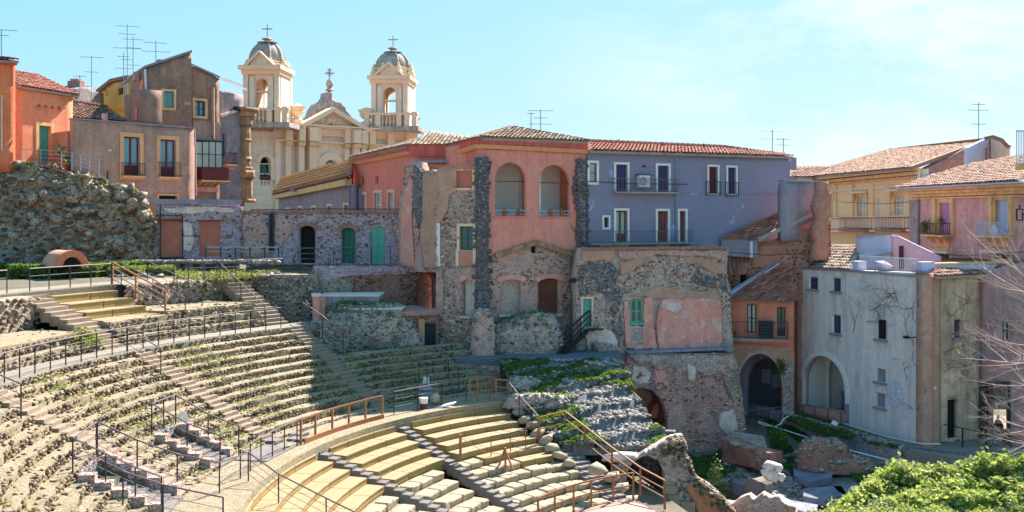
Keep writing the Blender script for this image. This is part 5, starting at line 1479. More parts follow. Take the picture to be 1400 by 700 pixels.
# bell towers
def tower(x0, x1, ytop, ybot, ydome_top, ydome_bot, ylan, ycross):
 global w
 w0 = w; D = w.D((x0 + x1) / 2) - 1.2
 w = Wall.xy((((x0 - CX) * D / F), D), (((x1 - CX) * D / F), D - .3))
 u0, u1 = w.u(x0), w.u(x1); uw = u1 - u0; uc = (u0 + u1) / 2
 zt = EYE - (ytop - HY) * D / F; zb = EYE - (ybot - HY) * D / F
 dep = uw * .9
 xc0, xc1 = x0 + (x1 - x0) * .32, x0 + (x1 - x0) * .66
 hu0, hu1 = w.u(xc0), w.u(xc1)
 hz1 = EYE - (ytop + (ybot - ytop) * .20 - HY) * D / F; rr_ = (hu1 - hu0) / 2
 t = part('bell_tower', slab(w, rect_poly(u0, zb, u1, zt), [arch_poly(hu0, zb + 1.6, hu1, hz1 - 0, None, 14)], .9, .5), CS, b)
 # an iron tie closes the round head of the arch
 part('arch_bar', w.box(MB(), hu0, hu1, hz1 - rr_ * 2.25, hz1 - rr_ * 2.0, -.8, -.2), MT['cream'], t)
 mb = MB()
 for k in (0, 1):
  uu = u0 if k == 0 else u1 - .9
  w.box(mb, uu, uu + .9, zb, zt, -dep, -.92)
 part('side_walls', mb, CS, t)
 part('rear_wall', slab(w.off(-dep), rect_poly(u0 + .01, zb, u1 - .01, zt), [arch_poly(hu0 - .3, zb + 1.6, hu1 + .4, hz1, None, 10)], .8, .8), MT['cream_stone'], t)
 part('reveal', w.box(MB(), hu1 + .02, hu1 + .3, zb + 1.2, hz1 - rr_ * 1.2, -dep + .9, -.95), MT['oldpeach'], t)
 for (fa, fb) in ((0, .13), (.87, 1.0)):
  part('corner_pilaster', w.box(MB(), u0 + uw * fa, u0 + uw * fb, zb, zt, -.1, .28), CS, t)
 for (fa, fb) in ((.17, .3), (.70, .83)):
  part('corner_pilaster', w.box(MB(), u0 + uw * fa, u0 + uw * fb, zb, zt - 1, -.1, .16), CS, t)
 part('cornice', w.box(MB(), u0 - .15, u1 + .15, zt - .75, zt - .3, -dep - .3, .4), MT['cream'], t)
 part('cornice', w.box(MB(), u0 - .35, u1 + .35, zt - .3, zt + .12, -dep - .6, .8), MT['cream'], t)
 pz = zt + .12
 part('pediment', MB().prism([w.pt(u0 + uw * .2, pz, .6), w.pt(u1 - uw * .2, pz, .6), w.pt(uc, pz + 1.25, .6)], tuple(Vector((-w.n[0], -w.n[1], 0)) * 1.2)), CS, t)
 mb = MB(); mb.bar(w.pt(u0 + uw * .13, pz, .6), w.pt(uc, pz + 1.35, .6), .7, .22); mb.bar(w.pt(uc, pz + 1.35, .6), w.pt(u1 - uw * .13, pz, .6), .7, .22)
 part('raking_cornice', mb, MT['cream'], t)
 c = w.pt(uc, pz, -dep / 2)
 zd0 = EYE - (ydome_bot - HY) * D / F - pz; zd1 = EYE - (ydome_top - HY) * D / F - pz
 R_ = uw * .475
 part('drum', MB().lathe([(R_ * 1.12, 0), (R_ * 1.12, .3), (R_ * 1.02, .45), (R_ * 1.02, zd0 * .85), (R_ * 1.1, zd0 * .9), (R_ * 1.1, zd0), (R_, zd0 + .05)], c, 24), CS, t)
 for k in range(8):
  a = k * PI / 4 + PI / 8
  q = Vector(c) + Vector((math.cos(a), math.sin(a), 0)) * R_ * 1.14
  part('scroll', MB().lathe([(.4, 0), (.42, zd0 * .5), (.25, zd0 * .75), (.3, zd0 * .9), (.12, zd0 * 1.25), (.16, zd0 * 1.35), (.02, zd0 * 1.5)], q, 8), MT['cream'], t)
 hd = zd1 - zd0
 pr = [(R_ * math.cos(k * PI / 2 / 10), zd0 + hd * math.sin(k * PI / 2 / 10)) for k in range(10)] + [(.5, zd1)]
 dm_ = part('dome', MB().lathe(pr, c, 28).mesh('dome', True), MT['grey_dome'], t)
 for k in range(8):
  a = k * PI / 4 + PI / 8
  part('dome_rib', MB().tube([(c[0] + (r_ + .03) * math.cos(a), c[1] + (r_ + .03) * math.sin(a), c[2] + z_) for r_, z_ in pr[:-1]], .13, 5), MT['grey_dome'], t)
 hl_ = (ydome_top - ylan) * D / F
 part('lantern', MB().lathe([(.9, 0), (1.1, .1 * hl_), (.8, .2 * hl_), (.35, .3 * hl_), (.3, .55 * hl_), (.6, .66 * hl_), (.55, .78 * hl_), (.2, .95 * hl_), (.05, hl_)], (c[0], c[1], c[2] + zd1 - .1), 12), MT['grey_dome'], t)
 xx = CX + c[0] / c[1] * F
 yy = lambda y: c[2] + (EYE - (y - HY) * D / F - pz)
 h_ = (ylan - ycross) * D / F; zc = c[2] + zd1 - .1 + hl_ - .1
 mb = MB().tube([(c[0], c[1], zc), (c[0], c[1], zc + h_)], .06, 5); mb.tube([(c[0] - .55, c[1], zc + h_ * .68), (c[0] + .55, c[1], zc + h_ * .68)], .06, 5)
 part('cross', mb, MT['slate'], t)
 # balustrade
 bl = part('balustrade', w.box(MB(), u0 - .5, u1 + 1.2, zb + 1.25, zb + 1.5, .3, .8), MT['cream'], t)
 mb = MB()
 nb = int((uw + 2.3) / .45)
 for k in range(nb):
  uu = u0 - .5 + (uw + 1.7) * (k + .5) / nb
  mb.lathe([(.12, 0), (.06, .15), (.15, .45), (.06, .8), (.12, 1.25)], w.pt(uu, zb, .55), 6)
 part('balusters', mb, MT['cream'], bl)
 for f_ in (0, .22, .78, 1.0, 1.2):
  uu = u0 + uw * f_ - (0 if f_ else .4)
  part('pedestal', w.box(MB(), uu - .28, uu + .28, zb, zb + 1.6, .25, .85), MT['cream'], bl)
 part('base_ledge', w.box(MB(), u0 - .9, u1 + 1.3, zb - .5, zb, -dep, .95), MT['grey_dome'], t)
 w = w0
tower(333.5, 382.5, 92, 168.5, 54.5, 83, 46, 27)
tower(508, 558, 105.5, 173.5, 68, 91.5, 59, 43)
part('nave_roof', w.box(MB(), w.u(383), w.u(506), w.uz(336, 165)[1] - 2, w.uz(336, 165)[1], -7, -.5), MT['slate'], b)
part('side_chapel', w.box(MB(), w.u(400), w.u(420), w.uz(336, 160)[1] - 2, w.uz(336, 158)[1], -6, -3), MT['slate'], b)
body(b, w, 0, w.L, 9, w.uz(336, 170)[1], 12, 'cream_stone', 1.5)
# small grey house with an orange roof
w = Wall(381, 94, 482, 74)
b = thing('small_house', 'low grey house with a bright orange tiled roof in front of the church', 'house', P(430, 270, 82), 'houses around the theatre')
hh = []
for x0, x1, y0 in ((390, 397, 286), (407, 414, 284), (425.5, 433, 283.5), (447, 455, 281.5), (469.5, 478, 280)):
 hh.append(opening(w, b, x0 + 1, y0, x1 - 1, 300, 'glassdoor', trim='cream', tw=.16, col='cream'))
part('wall', slab(w, pp(w, [(381, 305), (381, 270), (482, 252), (482, 305)]), hh, .4, .8), MT['slate'], b)
mb = MB(); mb.bar(P3(w, 379, 268.5, .2), P3(w, 480, 248.5, .2), .5, .55)
part('cornice', mb, MT['ochre'], b)
mb = MB(); mb.bar(P3(w, 379, 264.5, .3), P3(w, 482, 241, .3), .3, .4)
part('gutter', mb, MT['darkred'], b)
tile_plane('roof', [P3(w, 378, 265, .4), P3(w, 484, 240.5, .4), P(484, 218, 77), P(398, 252, 98)], MT['tile_orange'], b, ridge=[(P(396, 252, 98), P(484, 218, 77))])
part('chimney', w.pbox(MB(), 410, 258, 412.5, 262, .4, .8), MT['slate'], b)
part('brick_patch', w.pbox(MB(), 409, 262, 412, 275, 0, .02), MT['brown2'], b)
part('drain_pipe', MB().tube([P3(w, 479.5, 248, .1), P3(w, 479.5, 290, .1)], .07, 6), MT['blue'], b)
body(b, w, 0, w.L, 10, 16, 4, 'slate', .5)
# walls below the palazzo
w = Wall(203, 61.5, 331, 64.5)
b = thing('ruin_wall', 'whitish rubble wall with two brick-filled doorways under the palazzo', 'wall', P(265, 350, 63))
hh = []
for (x0, y0, x1, y1) in ((220, 300.5, 247.5, 351), (273, 302, 302, 351)):
 hh.append(opening(w, b, x0, y0, x1, y1, 'blocked', col='brick_blk', depth=.12))
part('wall', slab(w, pp(w, [(203, 356), (203, 277), (331, 283), (331, 356)]), hh, .6, .25, disp=rough(.06, 2, 21), stones=(26, 'rock_pink', b, .11)), MT['rub_mauve'], b)
part('brick_patch', w.off(.06).pbox(MB(), 205, 279, 213, 299, 0, .03), MT['brick_blk'], b)
part('bare_band', w.off(.07).pbox(MB(), 203, 272.5, 330, 279.5, -.6, .06), MT['slate'], b)
part('timber_lintel', w.off(.07).pbox(MB(), 213, 300, 249, 302, 0, .1), MT['wood_red'], b)
part('timber_lintel', w.off(.07).pbox(MB(), 270, 301, 306, 302.3, 0, .1), MT['wood_red'], b)
part('iron_strap', w.off(.07).pbox(MB(), 213, 294, 250, 295, 0, .05), MT['iron'], b)
part('iron_strap', w.off(.07).pbox(MB(), 248.5, 294, 250, 351, 0, .05), MT['iron'], b)
part('iron_strap', w.off(.07).pbox(MB(), 218.5, 279, 220, 351, 0, .05), MT['iron'], b)
part('iron_strap', w.off(.07).pbox(MB(), 250, 322, 273, 323, 0, .05), MT['iron'], b)
part('lime_patch', slab(w.off(.08), pp(w.off(.08), [(222, 285), (250, 283), (290, 282), (325, 287), (318, 291), (285, 289), (262, 293), (230, 290)]), [], .05, .3, disp=rough(.01, 3, 4)), MT['oldwhite'], b)
part('lime_patch', slab(w.off(.09), pp(w.off(.09), [(250, 302), (262, 306), (266, 330), (259, 348), (252, 340)]), [], .06, .3, disp=rough(.01, 3, 4)), MT['oldwhite'], b)
part('threshold', w.pbox(MB(), 219, 351, 250, 353.5, 0, .5), MT['navy'], b)
body(b, w, 0, w.L, 10, 14.6, 1.4, 'rub_mauve', .65)
w = Wall(331, 64.5, 546, 63.2)
b = thing('ruin_wall', 'long rubble wall with three arched openings and dark to teal doors', 'wall', P(440, 360, 64))
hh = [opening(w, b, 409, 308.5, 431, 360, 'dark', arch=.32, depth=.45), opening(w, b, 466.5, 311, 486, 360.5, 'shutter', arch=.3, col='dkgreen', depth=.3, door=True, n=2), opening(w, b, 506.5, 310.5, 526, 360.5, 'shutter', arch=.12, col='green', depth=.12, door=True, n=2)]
part('wall', slab(w, pp(w, [(331, 362), (331, 290), (546, 291.5), (546, 362)]), hh, .6, .22, disp=rough(.06, 2, 23), stones=(26, 'rock_pink', b, .11)), MT['rub_mauve'], b)
part('brick_patch', slab(w.off(.05), pp(w.off(.05), [(332, 298), (352, 296), (366, 310), (372, 330), (370, 350), (333, 352)]), [], .05, .22, disp=rough(.04, 2, 7)), MT['rub_pink'], b)
part('brick_patch', slab(w.off(.05), pp(w.off(.05), [(374, 296), (402, 300), (398, 318), (384, 338), (374, 330)]), [], .05, .22, disp=rough(.04, 2, 8)), MT['rub_pink'], b)
part('coping', w.pbox(MB(), 330, 287.8, 546, 291.2, -.6, .14), MT['rub_red'], b)
part('iron_strap', w.off(.1).pbox(MB(), 371, 291, 374.5, 345, -.1, .1), MT['navy'], b)
for x0, x1, ya, rs in ((409, 431, 308.5, .32), (466.5, 486, 311, .3)):
 q = w.rect(x0, ya, x1, 360); t_ = arch_poly(*q, rs, 12)[2:]; o_ = arch_poly(q[0] - .25, q[1], q[2] + .25, q[3] + .25, rs + .05, 12)[2:]
 part('brick_arch', ring(MB(), w, o_, t_, -.1, .12), MT['rub_red'], b)
part('safety_rail', MB().tube([P3(w, 340, 287, -.3), P3(w, 450, 285.5, -.3), P3(w, 546, 286, -.3)], .03, 5), MT['iron'], b)
for x in range(345, 546, 25): part('rail_post', MB().tube([P3(w, x, 290, -.3), P3(w, x, 286, -.3)], .025, 5), MT['iron'], b)
part('tall_iron_post', MB().bar(P3(w, 371, 346, .3), P3(w, 371, 292, .3), .12, .12), MT['iron'], b)
body(b, w, 0, w.L, 10, 14, 1.0, 'rub_mauve', .65)
# retaining wall below the green doors
w = Wall(426, 57.9, 574, 60.9)
b = thing('retaining_wall', 'shadowed red brown retaining wall below the green doors with a round headed niche', 'wall', P(500, 440, 59))
hh = [arch_poly(*w.rect(571, 374, 594, 422), None, 12)]
w_ = Wall.xy(w.a, (w.a + w.d * (w.L + 1.6)))
part('wall', slab(w_, pp(w_, [(426, 450), (426, 377), (432, 363), (546, 363), (575, 364), (598, 360), (598, 450)]), hh, .5, .2, disp=rough(.12, 1.4, 31), stones=(20, 'rock_red', b, .12)), MT['rub_red'], b)
part('niche_back', w_.pbox(MB(), 569, 372, 596, 424, -1.1, -.75), MT['rub_pink'], b)
part('grey_courses', slab(w_.off(.08), pp(w_.off(.08), [(430, 364), (545, 364), (560, 366), (556, 375), (500, 376), (440, 380), (430, 378)]), [], .08, .2, disp=rough(.05, 2.4, 3)), MT['rub_mauve'], b)
part('lava_facing', slab(w_.off(.1), pp(w_.off(.1), [(426, 378), (470, 380), (484, 390), (478, 408), (452, 430), (426, 446)]), [], .1, .2, disp=rough(.1, 2, 13)), MT['mound'], b)
for (x0, x1) in ((436, 448), (449, 462), (463, 476), (477, 492), (493, 508), (509, 523), (524, 538)):
 part('stone_course', w_.off(.12).pbox(MB(), x0, 366.5, x1 - .5, 371, 0, .06), MT['rub_mauve'], b)
railing('railing', 'low slatted steel barrier leaning against the wall by the brick filled doorways', [P(x, 350, 61.3) for x in (282, 302, 322, 342, 362, 381)], .55, None, mats=('navy', 'aluminium', 'aluminium'), wires=1, sq=True, pr=.06)
fw_ = Wall.xy((-15.5, 56.9), (-11.5, 57.3))
b = thing('retaining_wall', 'shadowed rubble wall left of the pinkish pillar, under the terrace of the green doors', 'wall', (-13.5, 57, 7.5))
part('wall', slab(fw_, rect_poly(0, 6.5, fw_.L, 10.4), [], .6, .16, disp=rough(.16, 1.2, 3)), MT['mound'], b)
part('wall_stones', rocks('wall_stones', [fw_.pt(rng.uniform(0, fw_.L), rng.uniform(6.8, 10.3), .05) for _ in range(420)], np.stack([rng.uniform(.08, .24, 420), rng.uniform(.08, .16, 420), rng.uniform(.06, .13, 420)], -1)), MT['rock_grey'], b, kind='stuff')
# rocky mound at the left
b = thing('rock_mound', 'tall weathered mass of Roman rubble core below the orange houses', 'ruin', P(90, 375, 57))
w = Wall(-70, 56.5, 214, 61.2)
top = [(-70, 372), (-70, 196), (0, 207), (14, 212), (24, 222), (50, 226), (85, 228), (110, 240), (135, 243), (152, 252), (178, 256), (196, 268), (203, 282), (208, 300), (213, 330), (214, 352), (190, 358), (120, 366)]
t2 = [top[0]]
for p_, q_ in zip(top[:-1], top[1:]):
 k = max(1, int(abs(q_[0] - p_[0]) / 4))
 for j in range(1, k + 1): t2.append((p_[0] + (q_[0] - p_[0]) * j / k + (0 if q_[1] > 350 else rng.uniform(-1, 1)), p_[1] + (q_[1] - p_[1]) * j / k + (0 if q_[1] > 350 else rng.uniform(-7, 5))))
def md(U, Z):
 return  .9 * (.5 - np.abs(fbm(U * .7, Z * 1.3, 0, 12, 4) - .5) * 4) * .5 + .55 * (fbm(U * .35, Z * .5, 0, 3, 3) - .5) * 2 +   .5 * (fbm(U * 1.1, Z * 2.0, 0, 8, 4) - .5) * 2 + .16 * (vnoise(U * 5, Z * 6, 0, 4) - .5) + (17.5 - Z) * .10 - .2
part('rock_face', slab(w, pp(w, t2), [], 1.5, .16, disp=md), MT['mound'], b)
# ledge stones and grass on top of the mound
bp = []
for i in range(1300):
 u = rng.uniform(0, w.L); k = rng.uniform(0, 1)
 x = CX + (w.a[0] + w.d[0] * u) / (w.a[1] + w.d[1] * u) * F
 yt = np.interp(x, [p[0] for p in top[1:14]], [p[1] for p in top[1:14]])
 y = yt + (368 - yt) * k
 zz_ = w.uz(x, y)[1]; dd_ = float(md(np.array([u]), np.array([zz_]))[0])
 bp.append(w.pt(u, zz_, dd_ + .02))
nb = 90
part('boulders', rocks('boulders', [w.pt(u_, z_, float(md(np.array([u_]), np.array([z_]))[0])) for u_, z_ in zip(rng.uniform(4, w.L - .5, nb), rng.uniform(10.6, 15.6, nb))], np.stack([rng.uniform(.25, .8, nb), rng.uniform(.2, .4, nb), rng.uniform(.15, .45, nb)], -1), blocky=.7), MT['mound'], b, kind='stuff')
part('jutting_stones', rocks('jutting_stones', bp, np.stack([rng.uniform(.08, .30, 1300), rng.uniform(.06, .14, 1300), rng.uniform(.05, .13, 1300)], -1), blocky=.8), MT['rock_warm'], b, kind='stuff')
grid_sheet('mound_top', -34, -18.5, 56.5, 66, .4, lambda X, Y: 17.2 + (fbm(X * .5, Y * .5, 0, 5) - .5) * .6 - np.clip((X + 30.5) * .37, -.3, 5), 'terrain', keep=lambda x, y: (y > 58.2 + (x + 32.8) * .45), skirt=9)
q = []
for i in range(3000):
 x = rng.uniform(5, 212); yt = np.interp(x, [p[0] for p in top[1:14]], [p[1] for p in top[1:14]])
 k = vnoise(x * .06, i % 7 * .2, 0, 3)
 if rng.uniform() > k * 1.2: continue
 y = yt + rng.uniform(0, 1) ** 1.7 * 105 * (.3 + k) - 1
 if vnoise(x * .11, y * .16, 0, 9) < .56: continue
 u, zz_ = w.uz(x, y); dd_ = float(md(np.array([u]), np.array([zz_]))[0])
 q.append(w.pt(u, zz_ + .06, dd_ + rng.uniform(-.1, .12)))
o = part('mound_grass', leaves('mound_grass', q, rng.uniform(.06, .17, len(q)), up=-.5), MT['drygrass'], None, kind='stuff')
tag(o, 'dry yellow grass growing over the ledges of the rock mound', 'grass')
# round brick arch (oven-like) at the foot of the mound
b = thing('brick_arch', 'small round brick arch half buried at the foot of the rock mound', 'arch', P(97, 365, 54.5))
wa = Wall(60, 53.4, 128, 55.3)
ua, za, ub, zb_ = wa.rect(76, 339, 121, 365)
ucx = (ua + ub) / 2; Ro = (ub - ua) / 2; Ri = Ro * .60
for k in range(26):
 a0, a1 = PI * k / 26 + .008, PI * (k + 1) / 26 - .008
 ps = [(Ri, a0), (Ro, a0), (Ro, a1), (Ri, a1)]
 ps = [(ucx + r_ * math.cos(a), za + r_ * math.sin(a) * 1.05) for r_, a in ps]
 o = .04 + random.uniform(-.02, .02)
 part('brick', MB().hexa([wa.pt(*p, -.35) for p in ps] + [wa.pt(*p, o) for p in ps]), MT['voussoir'], b)
mb = MB(); nn = 14; vs, fs = [], []
for i in range(nn + 1):
 a = PI * i / nn
 for (o, s) in ((-.02, .97), (-2.2, .97)):
  vs.append(wa.pt(ucx + Ro * s * math.cos(a), za + Ro * s * math.sin(a) * 1.05, o))
for i in range(nn): fs.append((2 * i, 2 * i + 1, 2 * i + 3, 2 * i + 2))
part('barrel_vault', MB().add(vs, fs), MT['brick_orange'], b)
part('shade_panel', MB().prism([wa.pt(ucx + Ri * math.cos(PI * k / 10), za + Ri * math.sin(PI * k / 10), -.3) for k in range(11)], tuple(Vector((-wa.n[0], -wa.n[1], 0)) * .1)), MT['dark'], b)  # dark sheet stands in for the shade under the arch
for k in range(7):
 uu = ucx - Ri + 2 * Ri * (k + .5) / 7; hz = math.sqrt(max(.01, Ri * Ri - (uu - ucx) ** 2))
 part('bar', MB().tube([wa.pt(uu, za, -.1), wa.pt(uu, za + hz, -.1)], .018, 4), MT['iron'], b)
# ------------------------------------------------------------------ red building with the loggia
RC = Wall(655.7, 57.0, 802, 60.1)          # front
RL = Wall(616.6, 63.1, 655.7, 57.0)        # short left face
RB = Wall(560, 63.3, 616.6, 63.1)          # recessed face
RW = Wall(481, 77.5, 560, 63.3)            # long receding wing
b = thing('red_building', 'big salmon red building with two white vaulted loggia arches in the upper floor', 'building', P(730, 480, 60))
q1 = RC.rect(677, 222.5, 719.5, 295.5); q2 = RC.rect(737, 225.5, 780, 296)
a1 = arch_poly(*q1, None, 24); a2 = arch_poly(*q2, None, 24)
gab = [(655.7, 352), (680, 348), (731, 331), (790, 349), (802, 352)]
part('upper_wall', slab(RC, pp(RC, [(655.7, 204), (802, 209), (802, 356)] + gab[::-1][1:-1] + [(655.7, 356)]), [a1, a2], .55, .16), MT['pink'], b)
# loggia room behind the arches
zf = q1[1] - .05; zc = RC.uz(700, 217)[1]
lo = part('loggia', RC.box(MB(), .35, RC.L - .05, zf - .2, zf, -2.7, -.56), MT['concrete'], b)
part('ceiling', RC.box(MB(), .35, RC.L - .05, zc + .9, zc + 1.0, -2.7, -.56), MT['white'], lo)
part('back_wall', RC.box(MB(), .35, RC.L - .05, zf, zc + .9, -2.7, -2.5), MT['white'], lo)
part('end_wall', RC.box(MB(), RC.L - .55, RC.L - .3, zf, zc + .9, -2.49, -.56), MT['orange'], lo)
part('end_wall', RC.box(MB(), .35, .55, zf, zc + .9, -2.49, -.56), MT['white'], lo)
# vault between the two bays
uc = (q1[2] + q2[0]) / 2 + .15
av = [( -3.9 + 3.2 * (1 - math.cos(PI * k / 12)) / 2, 2.0 + 1.3 * math.sin(PI * k / 12)) for k in range(13)]
vs = []; n_ = 0
poly = [(-2.49, 0)] + [(-2.3, 0)] + [(-1.55 - .75 * math.cos(PI * k / 12), 2.3 + .75 * math.sin(PI * k / 12)) for k in range(13)] + [(-.8, 0), (-.57, 0), (-.57, zc + .88 - zf), (-2.49, zc + .88 - zf)]
pts = [RC.pt(uc + .35, zf + z, o) for o, z in poly]
part('cross_arch', MB().prism(pts, tuple(np.array([RC.d[0], RC.d[1], 0]) * .35)), MT['white'], lo)
part('tie_rod', RC.box(MB(), q1[0], q1[2], RC.uz(700, 248)[1] - .02, RC.uz(700, 248)[1] + .03, -.3, -.25), MT['iron'], b)
part('tie_rod', RC.box(MB(), q2[0], q2[2], RC.uz(760, 250)[1] - .02, RC.uz(760, 250)[1] + .03, -.3, -.25), MT['iron'], b)
d_ = part('door', RC.box(MB(), q1[0] + .02, q1[0] + .4, zf, zf + 2.6, -2.48, -2.4), MT['slate'], lo)
d_ = part('door', RC.box(MB(), q2[0] - .1, q2[0] + 1.0, zf, zf + 2.5, -2.48, -2.4), MT['oldwhite'], lo)
part('wall_lamp', RC.box(MB(), uc - 2.5, uc - 1.7, zf + 1.9, zf + 1.98, -2.5, -2.1), MT['iron'], lo)
part('wall_lamp', RC.box(MB(), uc - 2.25, uc - 2.15, zf + 1.95, zf + 2.3, -2.3, -2.2), MT['iron'], lo)
for q_ in (q1, q2):
 mb = MB(); zr = q_[1]
 RC.box(mb, q_[0], q_[2], zr + .32, zr + .36, -.1, -.05); RC.box(mb, q_[0], q_[2], zr + .1, zr + .13, -.1, -.05)
 for k in range(9):
  uu = q_[0] + (q_[2] - q_[0]) * (k + .5) / 9; RC.box(mb, uu - .012, uu + .012, zr, zr + .33, -.09, -.06)
 part('loggia_rail', mb, MT['paleblue'], b)
 part('sill', RC.box(MB(), q_[0] - .08, q_[2] + .08, zr - .09, zr - .005, -.5, .08), MT['red'], b)
for x, lab in ((690, 'first'), (709, 'second'), (752.5, 'third'), (768, 'last')):
 u, z = RC.uz(x, 295); p = RC.pt(u, q1[1] + .0, .0)
 t_ = thing('flower_pot', lab + ' of four terracotta pots from the left along the loggia rail', 'flower pot', p, 'terracotta pots on the loggia sill')
 part('pot', MB().lathe([(.10, 0), (.16, .24), (.18, .25), (.18, .30), (.14, .30)], (0, 0, 0), 10), MT['terra'], t_, local=True)
 part('plant', leaves('plant', rng.normal(size=(24, 3)) * .09 + np.array([0, 0, .4]), .06), MT['leaf'], t_, local=True)
# gable masonry below
w2 = RC.off(.02)
hh = []
hh.append(opening(w2, b, 684.5, 382, 712.5, 429.5, 'blocked', arch=.22, col='rub_tan', depth=.3, sill='oldwhite'))
hh.append(opening(w2, b, 736, 380.5, 765, 429.5, 'shutter', arch=.22, col='wood_door', depth=.35, n=2, sill='oldwhite'))
hh.append(opening(w2, b, 726.5, 335, 734, 346, 'dark', depth=.3))
hh.append(opening(w2, b, 751, 448, 763.5, 481, 'shutter', col='navy', depth=.15, door=True, n=3))
part('lower_wall', slab(w2, pp(w2, [(655.7, 490), (655.7, 352)] + gab[1:-1] + [(802, 353), (802, 490)]), hh, .5, .16, disp=rough(.07, 1.6, 41), stones=(30, 'rock_pink', b, .10)), MT['rub_pink'], b)
mb = MB()
for p, q_ in (((676, 349.5), (731, 331.5)), ((731, 331.5), (789, 350))):
 mb.bar(P3(w2, *p, .08), P3(w2, *q_, .08), .3, .28)
part('gable_coping', mb, MT['oldpeach'], b)
for x0, x1, y0 in ((684.5, 712.5, 382), (736, 765, 380.5)):
 q_ = w2.rect(x0, y0, x1, 429.5); t_ = arch_poly(*q_, .22, 12)[2:]; o_ = arch_poly(q_[0] - .28, q_[1], q_[2] + .28, q_[3] + .28, .3, 12)[2:]
 part('brick_arch', ring(MB(), w2, o_, t_, -.1, .1), MT['stucco'], b)
part('lime_patch', slab(w2.off(.06), pp(w2.off(.06), [(700, 445), (712, 440), (730, 442), (752, 446), (751, 474), (735, 466), (716, 456)]), [], .05, .16, disp=rough(.03, 2, 3)), MT['oldwhite'], b)
# parapet, cornice and roof
for W_, x0, x1, y0, y1, y2 in ((RC, 655.7, 802, (188.6, 194), (197.7, 205), (203, 210)), (RL, 616.6, 655.7, (198.6, 188.6), (210, 197.7), (216, 203)), (RB, 560, 616.6, (199, 198.6), (214, 214), None), (RW, 481, 560, (216, 199), (223, 207), (226.5, 212))):
 D0, D1 = W_.D(x0), W_.D(x1)
 def zz4(ya, yb): return W_.uz(x0, ya)[1], W_.uz(x1, yb)[1]
 t0, t1 = zz4(*y0); c0, c1 = zz4(*y1)
 e0, e1 = (-.0, W_.L)
 o = .16
 v = lambda u, z, oo: W_.pt(u, z, oo)
 part('parapet', MB().hexa([v(e0, c0, o), v(e1, c1, o), v(e1, c1, -.4), v(e0, c0, -.4), v(e0, t0, o), v(e1, t1, o), v(e1, t1, -.4), v(e0, t0, -.4)]), MT['pink_parapet'], b)
 part('parapet_cap', MB().hexa([v(e0, t0, o + .08), v(e1, t1, o + .08), v(e1, t1, -.4), v(e0, t0, -.4), v(e0, t0 + .09, o + .08), v(e1, t1 + .09, o + .08), v(e1, t1 + .09, -.4), v(e0, t0 + .09, -.4)]), MT['tile_old'], b)
 if y2:
  b0, b1 = zz4(*y2); o = .26
  part('cornice', MB().hexa([v(e0, b0, o - .1), v(e1, b1, o - .1), v(e1, b1, -.3), v(e0, b0, -.3), v(e0, c0, o + .08), v(e1, c1, o + .08), v(e1, c1, -.3), v(e0, c0, -.3)]), MT['peach'], b)
part('left_wall', slab(RL, pp(RL, [(616.6, 215), (655.7, 202), (655.7, 300), (616.6, 300)]), [], .4, .5), MT['red'], b)
hr = [opening(RB, b, 589, 227, 610, 240, 'window', trim='cream', tw=.08, col='cream')]
part('recessed_wall', slab(RB, pp(RB, [(560, 212), (616.6, 212), (616.6, 330), (560, 330)]), hr, .4, .6), MT['red'], b)
part('awning', RB.pbox(MB(), 567, 220.5, 617, 223, 0, .9), MT['aluminium'], b)
hw = []
for x0, x1, y0 in ((492, 500.5, 266.5), (512, 521.5, 263.5), (531, 538.5, 263)):
 hw.append(opening(RW, b, x0, y0, x1, 296, 'window', trim='cream', tw=.2, col='white', glass='paleglass', depth=.15))
hw += [opening(RW, b, 493, 243, 497, 254, 'dark'), opening(RW, b, 512.5, 241, 517, 251, 'dark')]
part('wing_wall', slab(RW, pp(RW, [(481, 222), (560, 205), (560, 330), (481, 330)]), hw, .4, .6), MT['red'], b)
part('drain_pipe', MB().tube([P3(RW, 482.5, 226, .1), P3(RW, 482.5, 292, .1)], .09, 6), MT['darkred'], b)
# roofs
EV = lambda W_, px, py, o=.25: Vector(P3(W_, px, py, o))
A_, B_ = EV(RC, 655.7, 188.2), EV(RC, 802, 193.6)
pk = Vector(P(700, 174.5, 63))
back = Vector((-RC.n[0], -RC.n[1], 0))
B2 = B_ + back * 9
A0 = EV(RL, 616.6, 198.2)
pk2 = pk + Vector((RC.d[0], RC.d[1], 0)) * 2.2 - Vector((0, 0, .0))
tile_plane('roof', [A_, B_, pk], MT['tile_old'], b, ridge=[(A_, pk), (B_, pk)])
tile_plane('roof', [A0, A_, pk], MT['tile_old'], b)
part('roof_core', MB().add([tuple(A0), tuple(A_), tuple(B_), tuple(B2), tuple(pk), tuple(A0 + back * 6)], [(2, 3, 4), (3, 5, 4), (5, 0, 4)]), MT['tile_old'], b)
C0, C1 = EV(RW, 481, 215.8), EV(RW, 560, 198.8)
bw_ = Vector((-RW.n[0], -RW.n[1], 0)) * 3.2
tile_plane('roof', [C0, C1, Vector(P(588, 186.4, 68.5))], MT['tile_old'], b)
D0, D1 = EV(RB, 560, 198.8, .1), EV(RB, 618, 198.4, .1)
tile_plane('roof', [D0, D1, P(640, 187, 66), P(588, 186.2, 68.5)], MT['tile_old'], b)
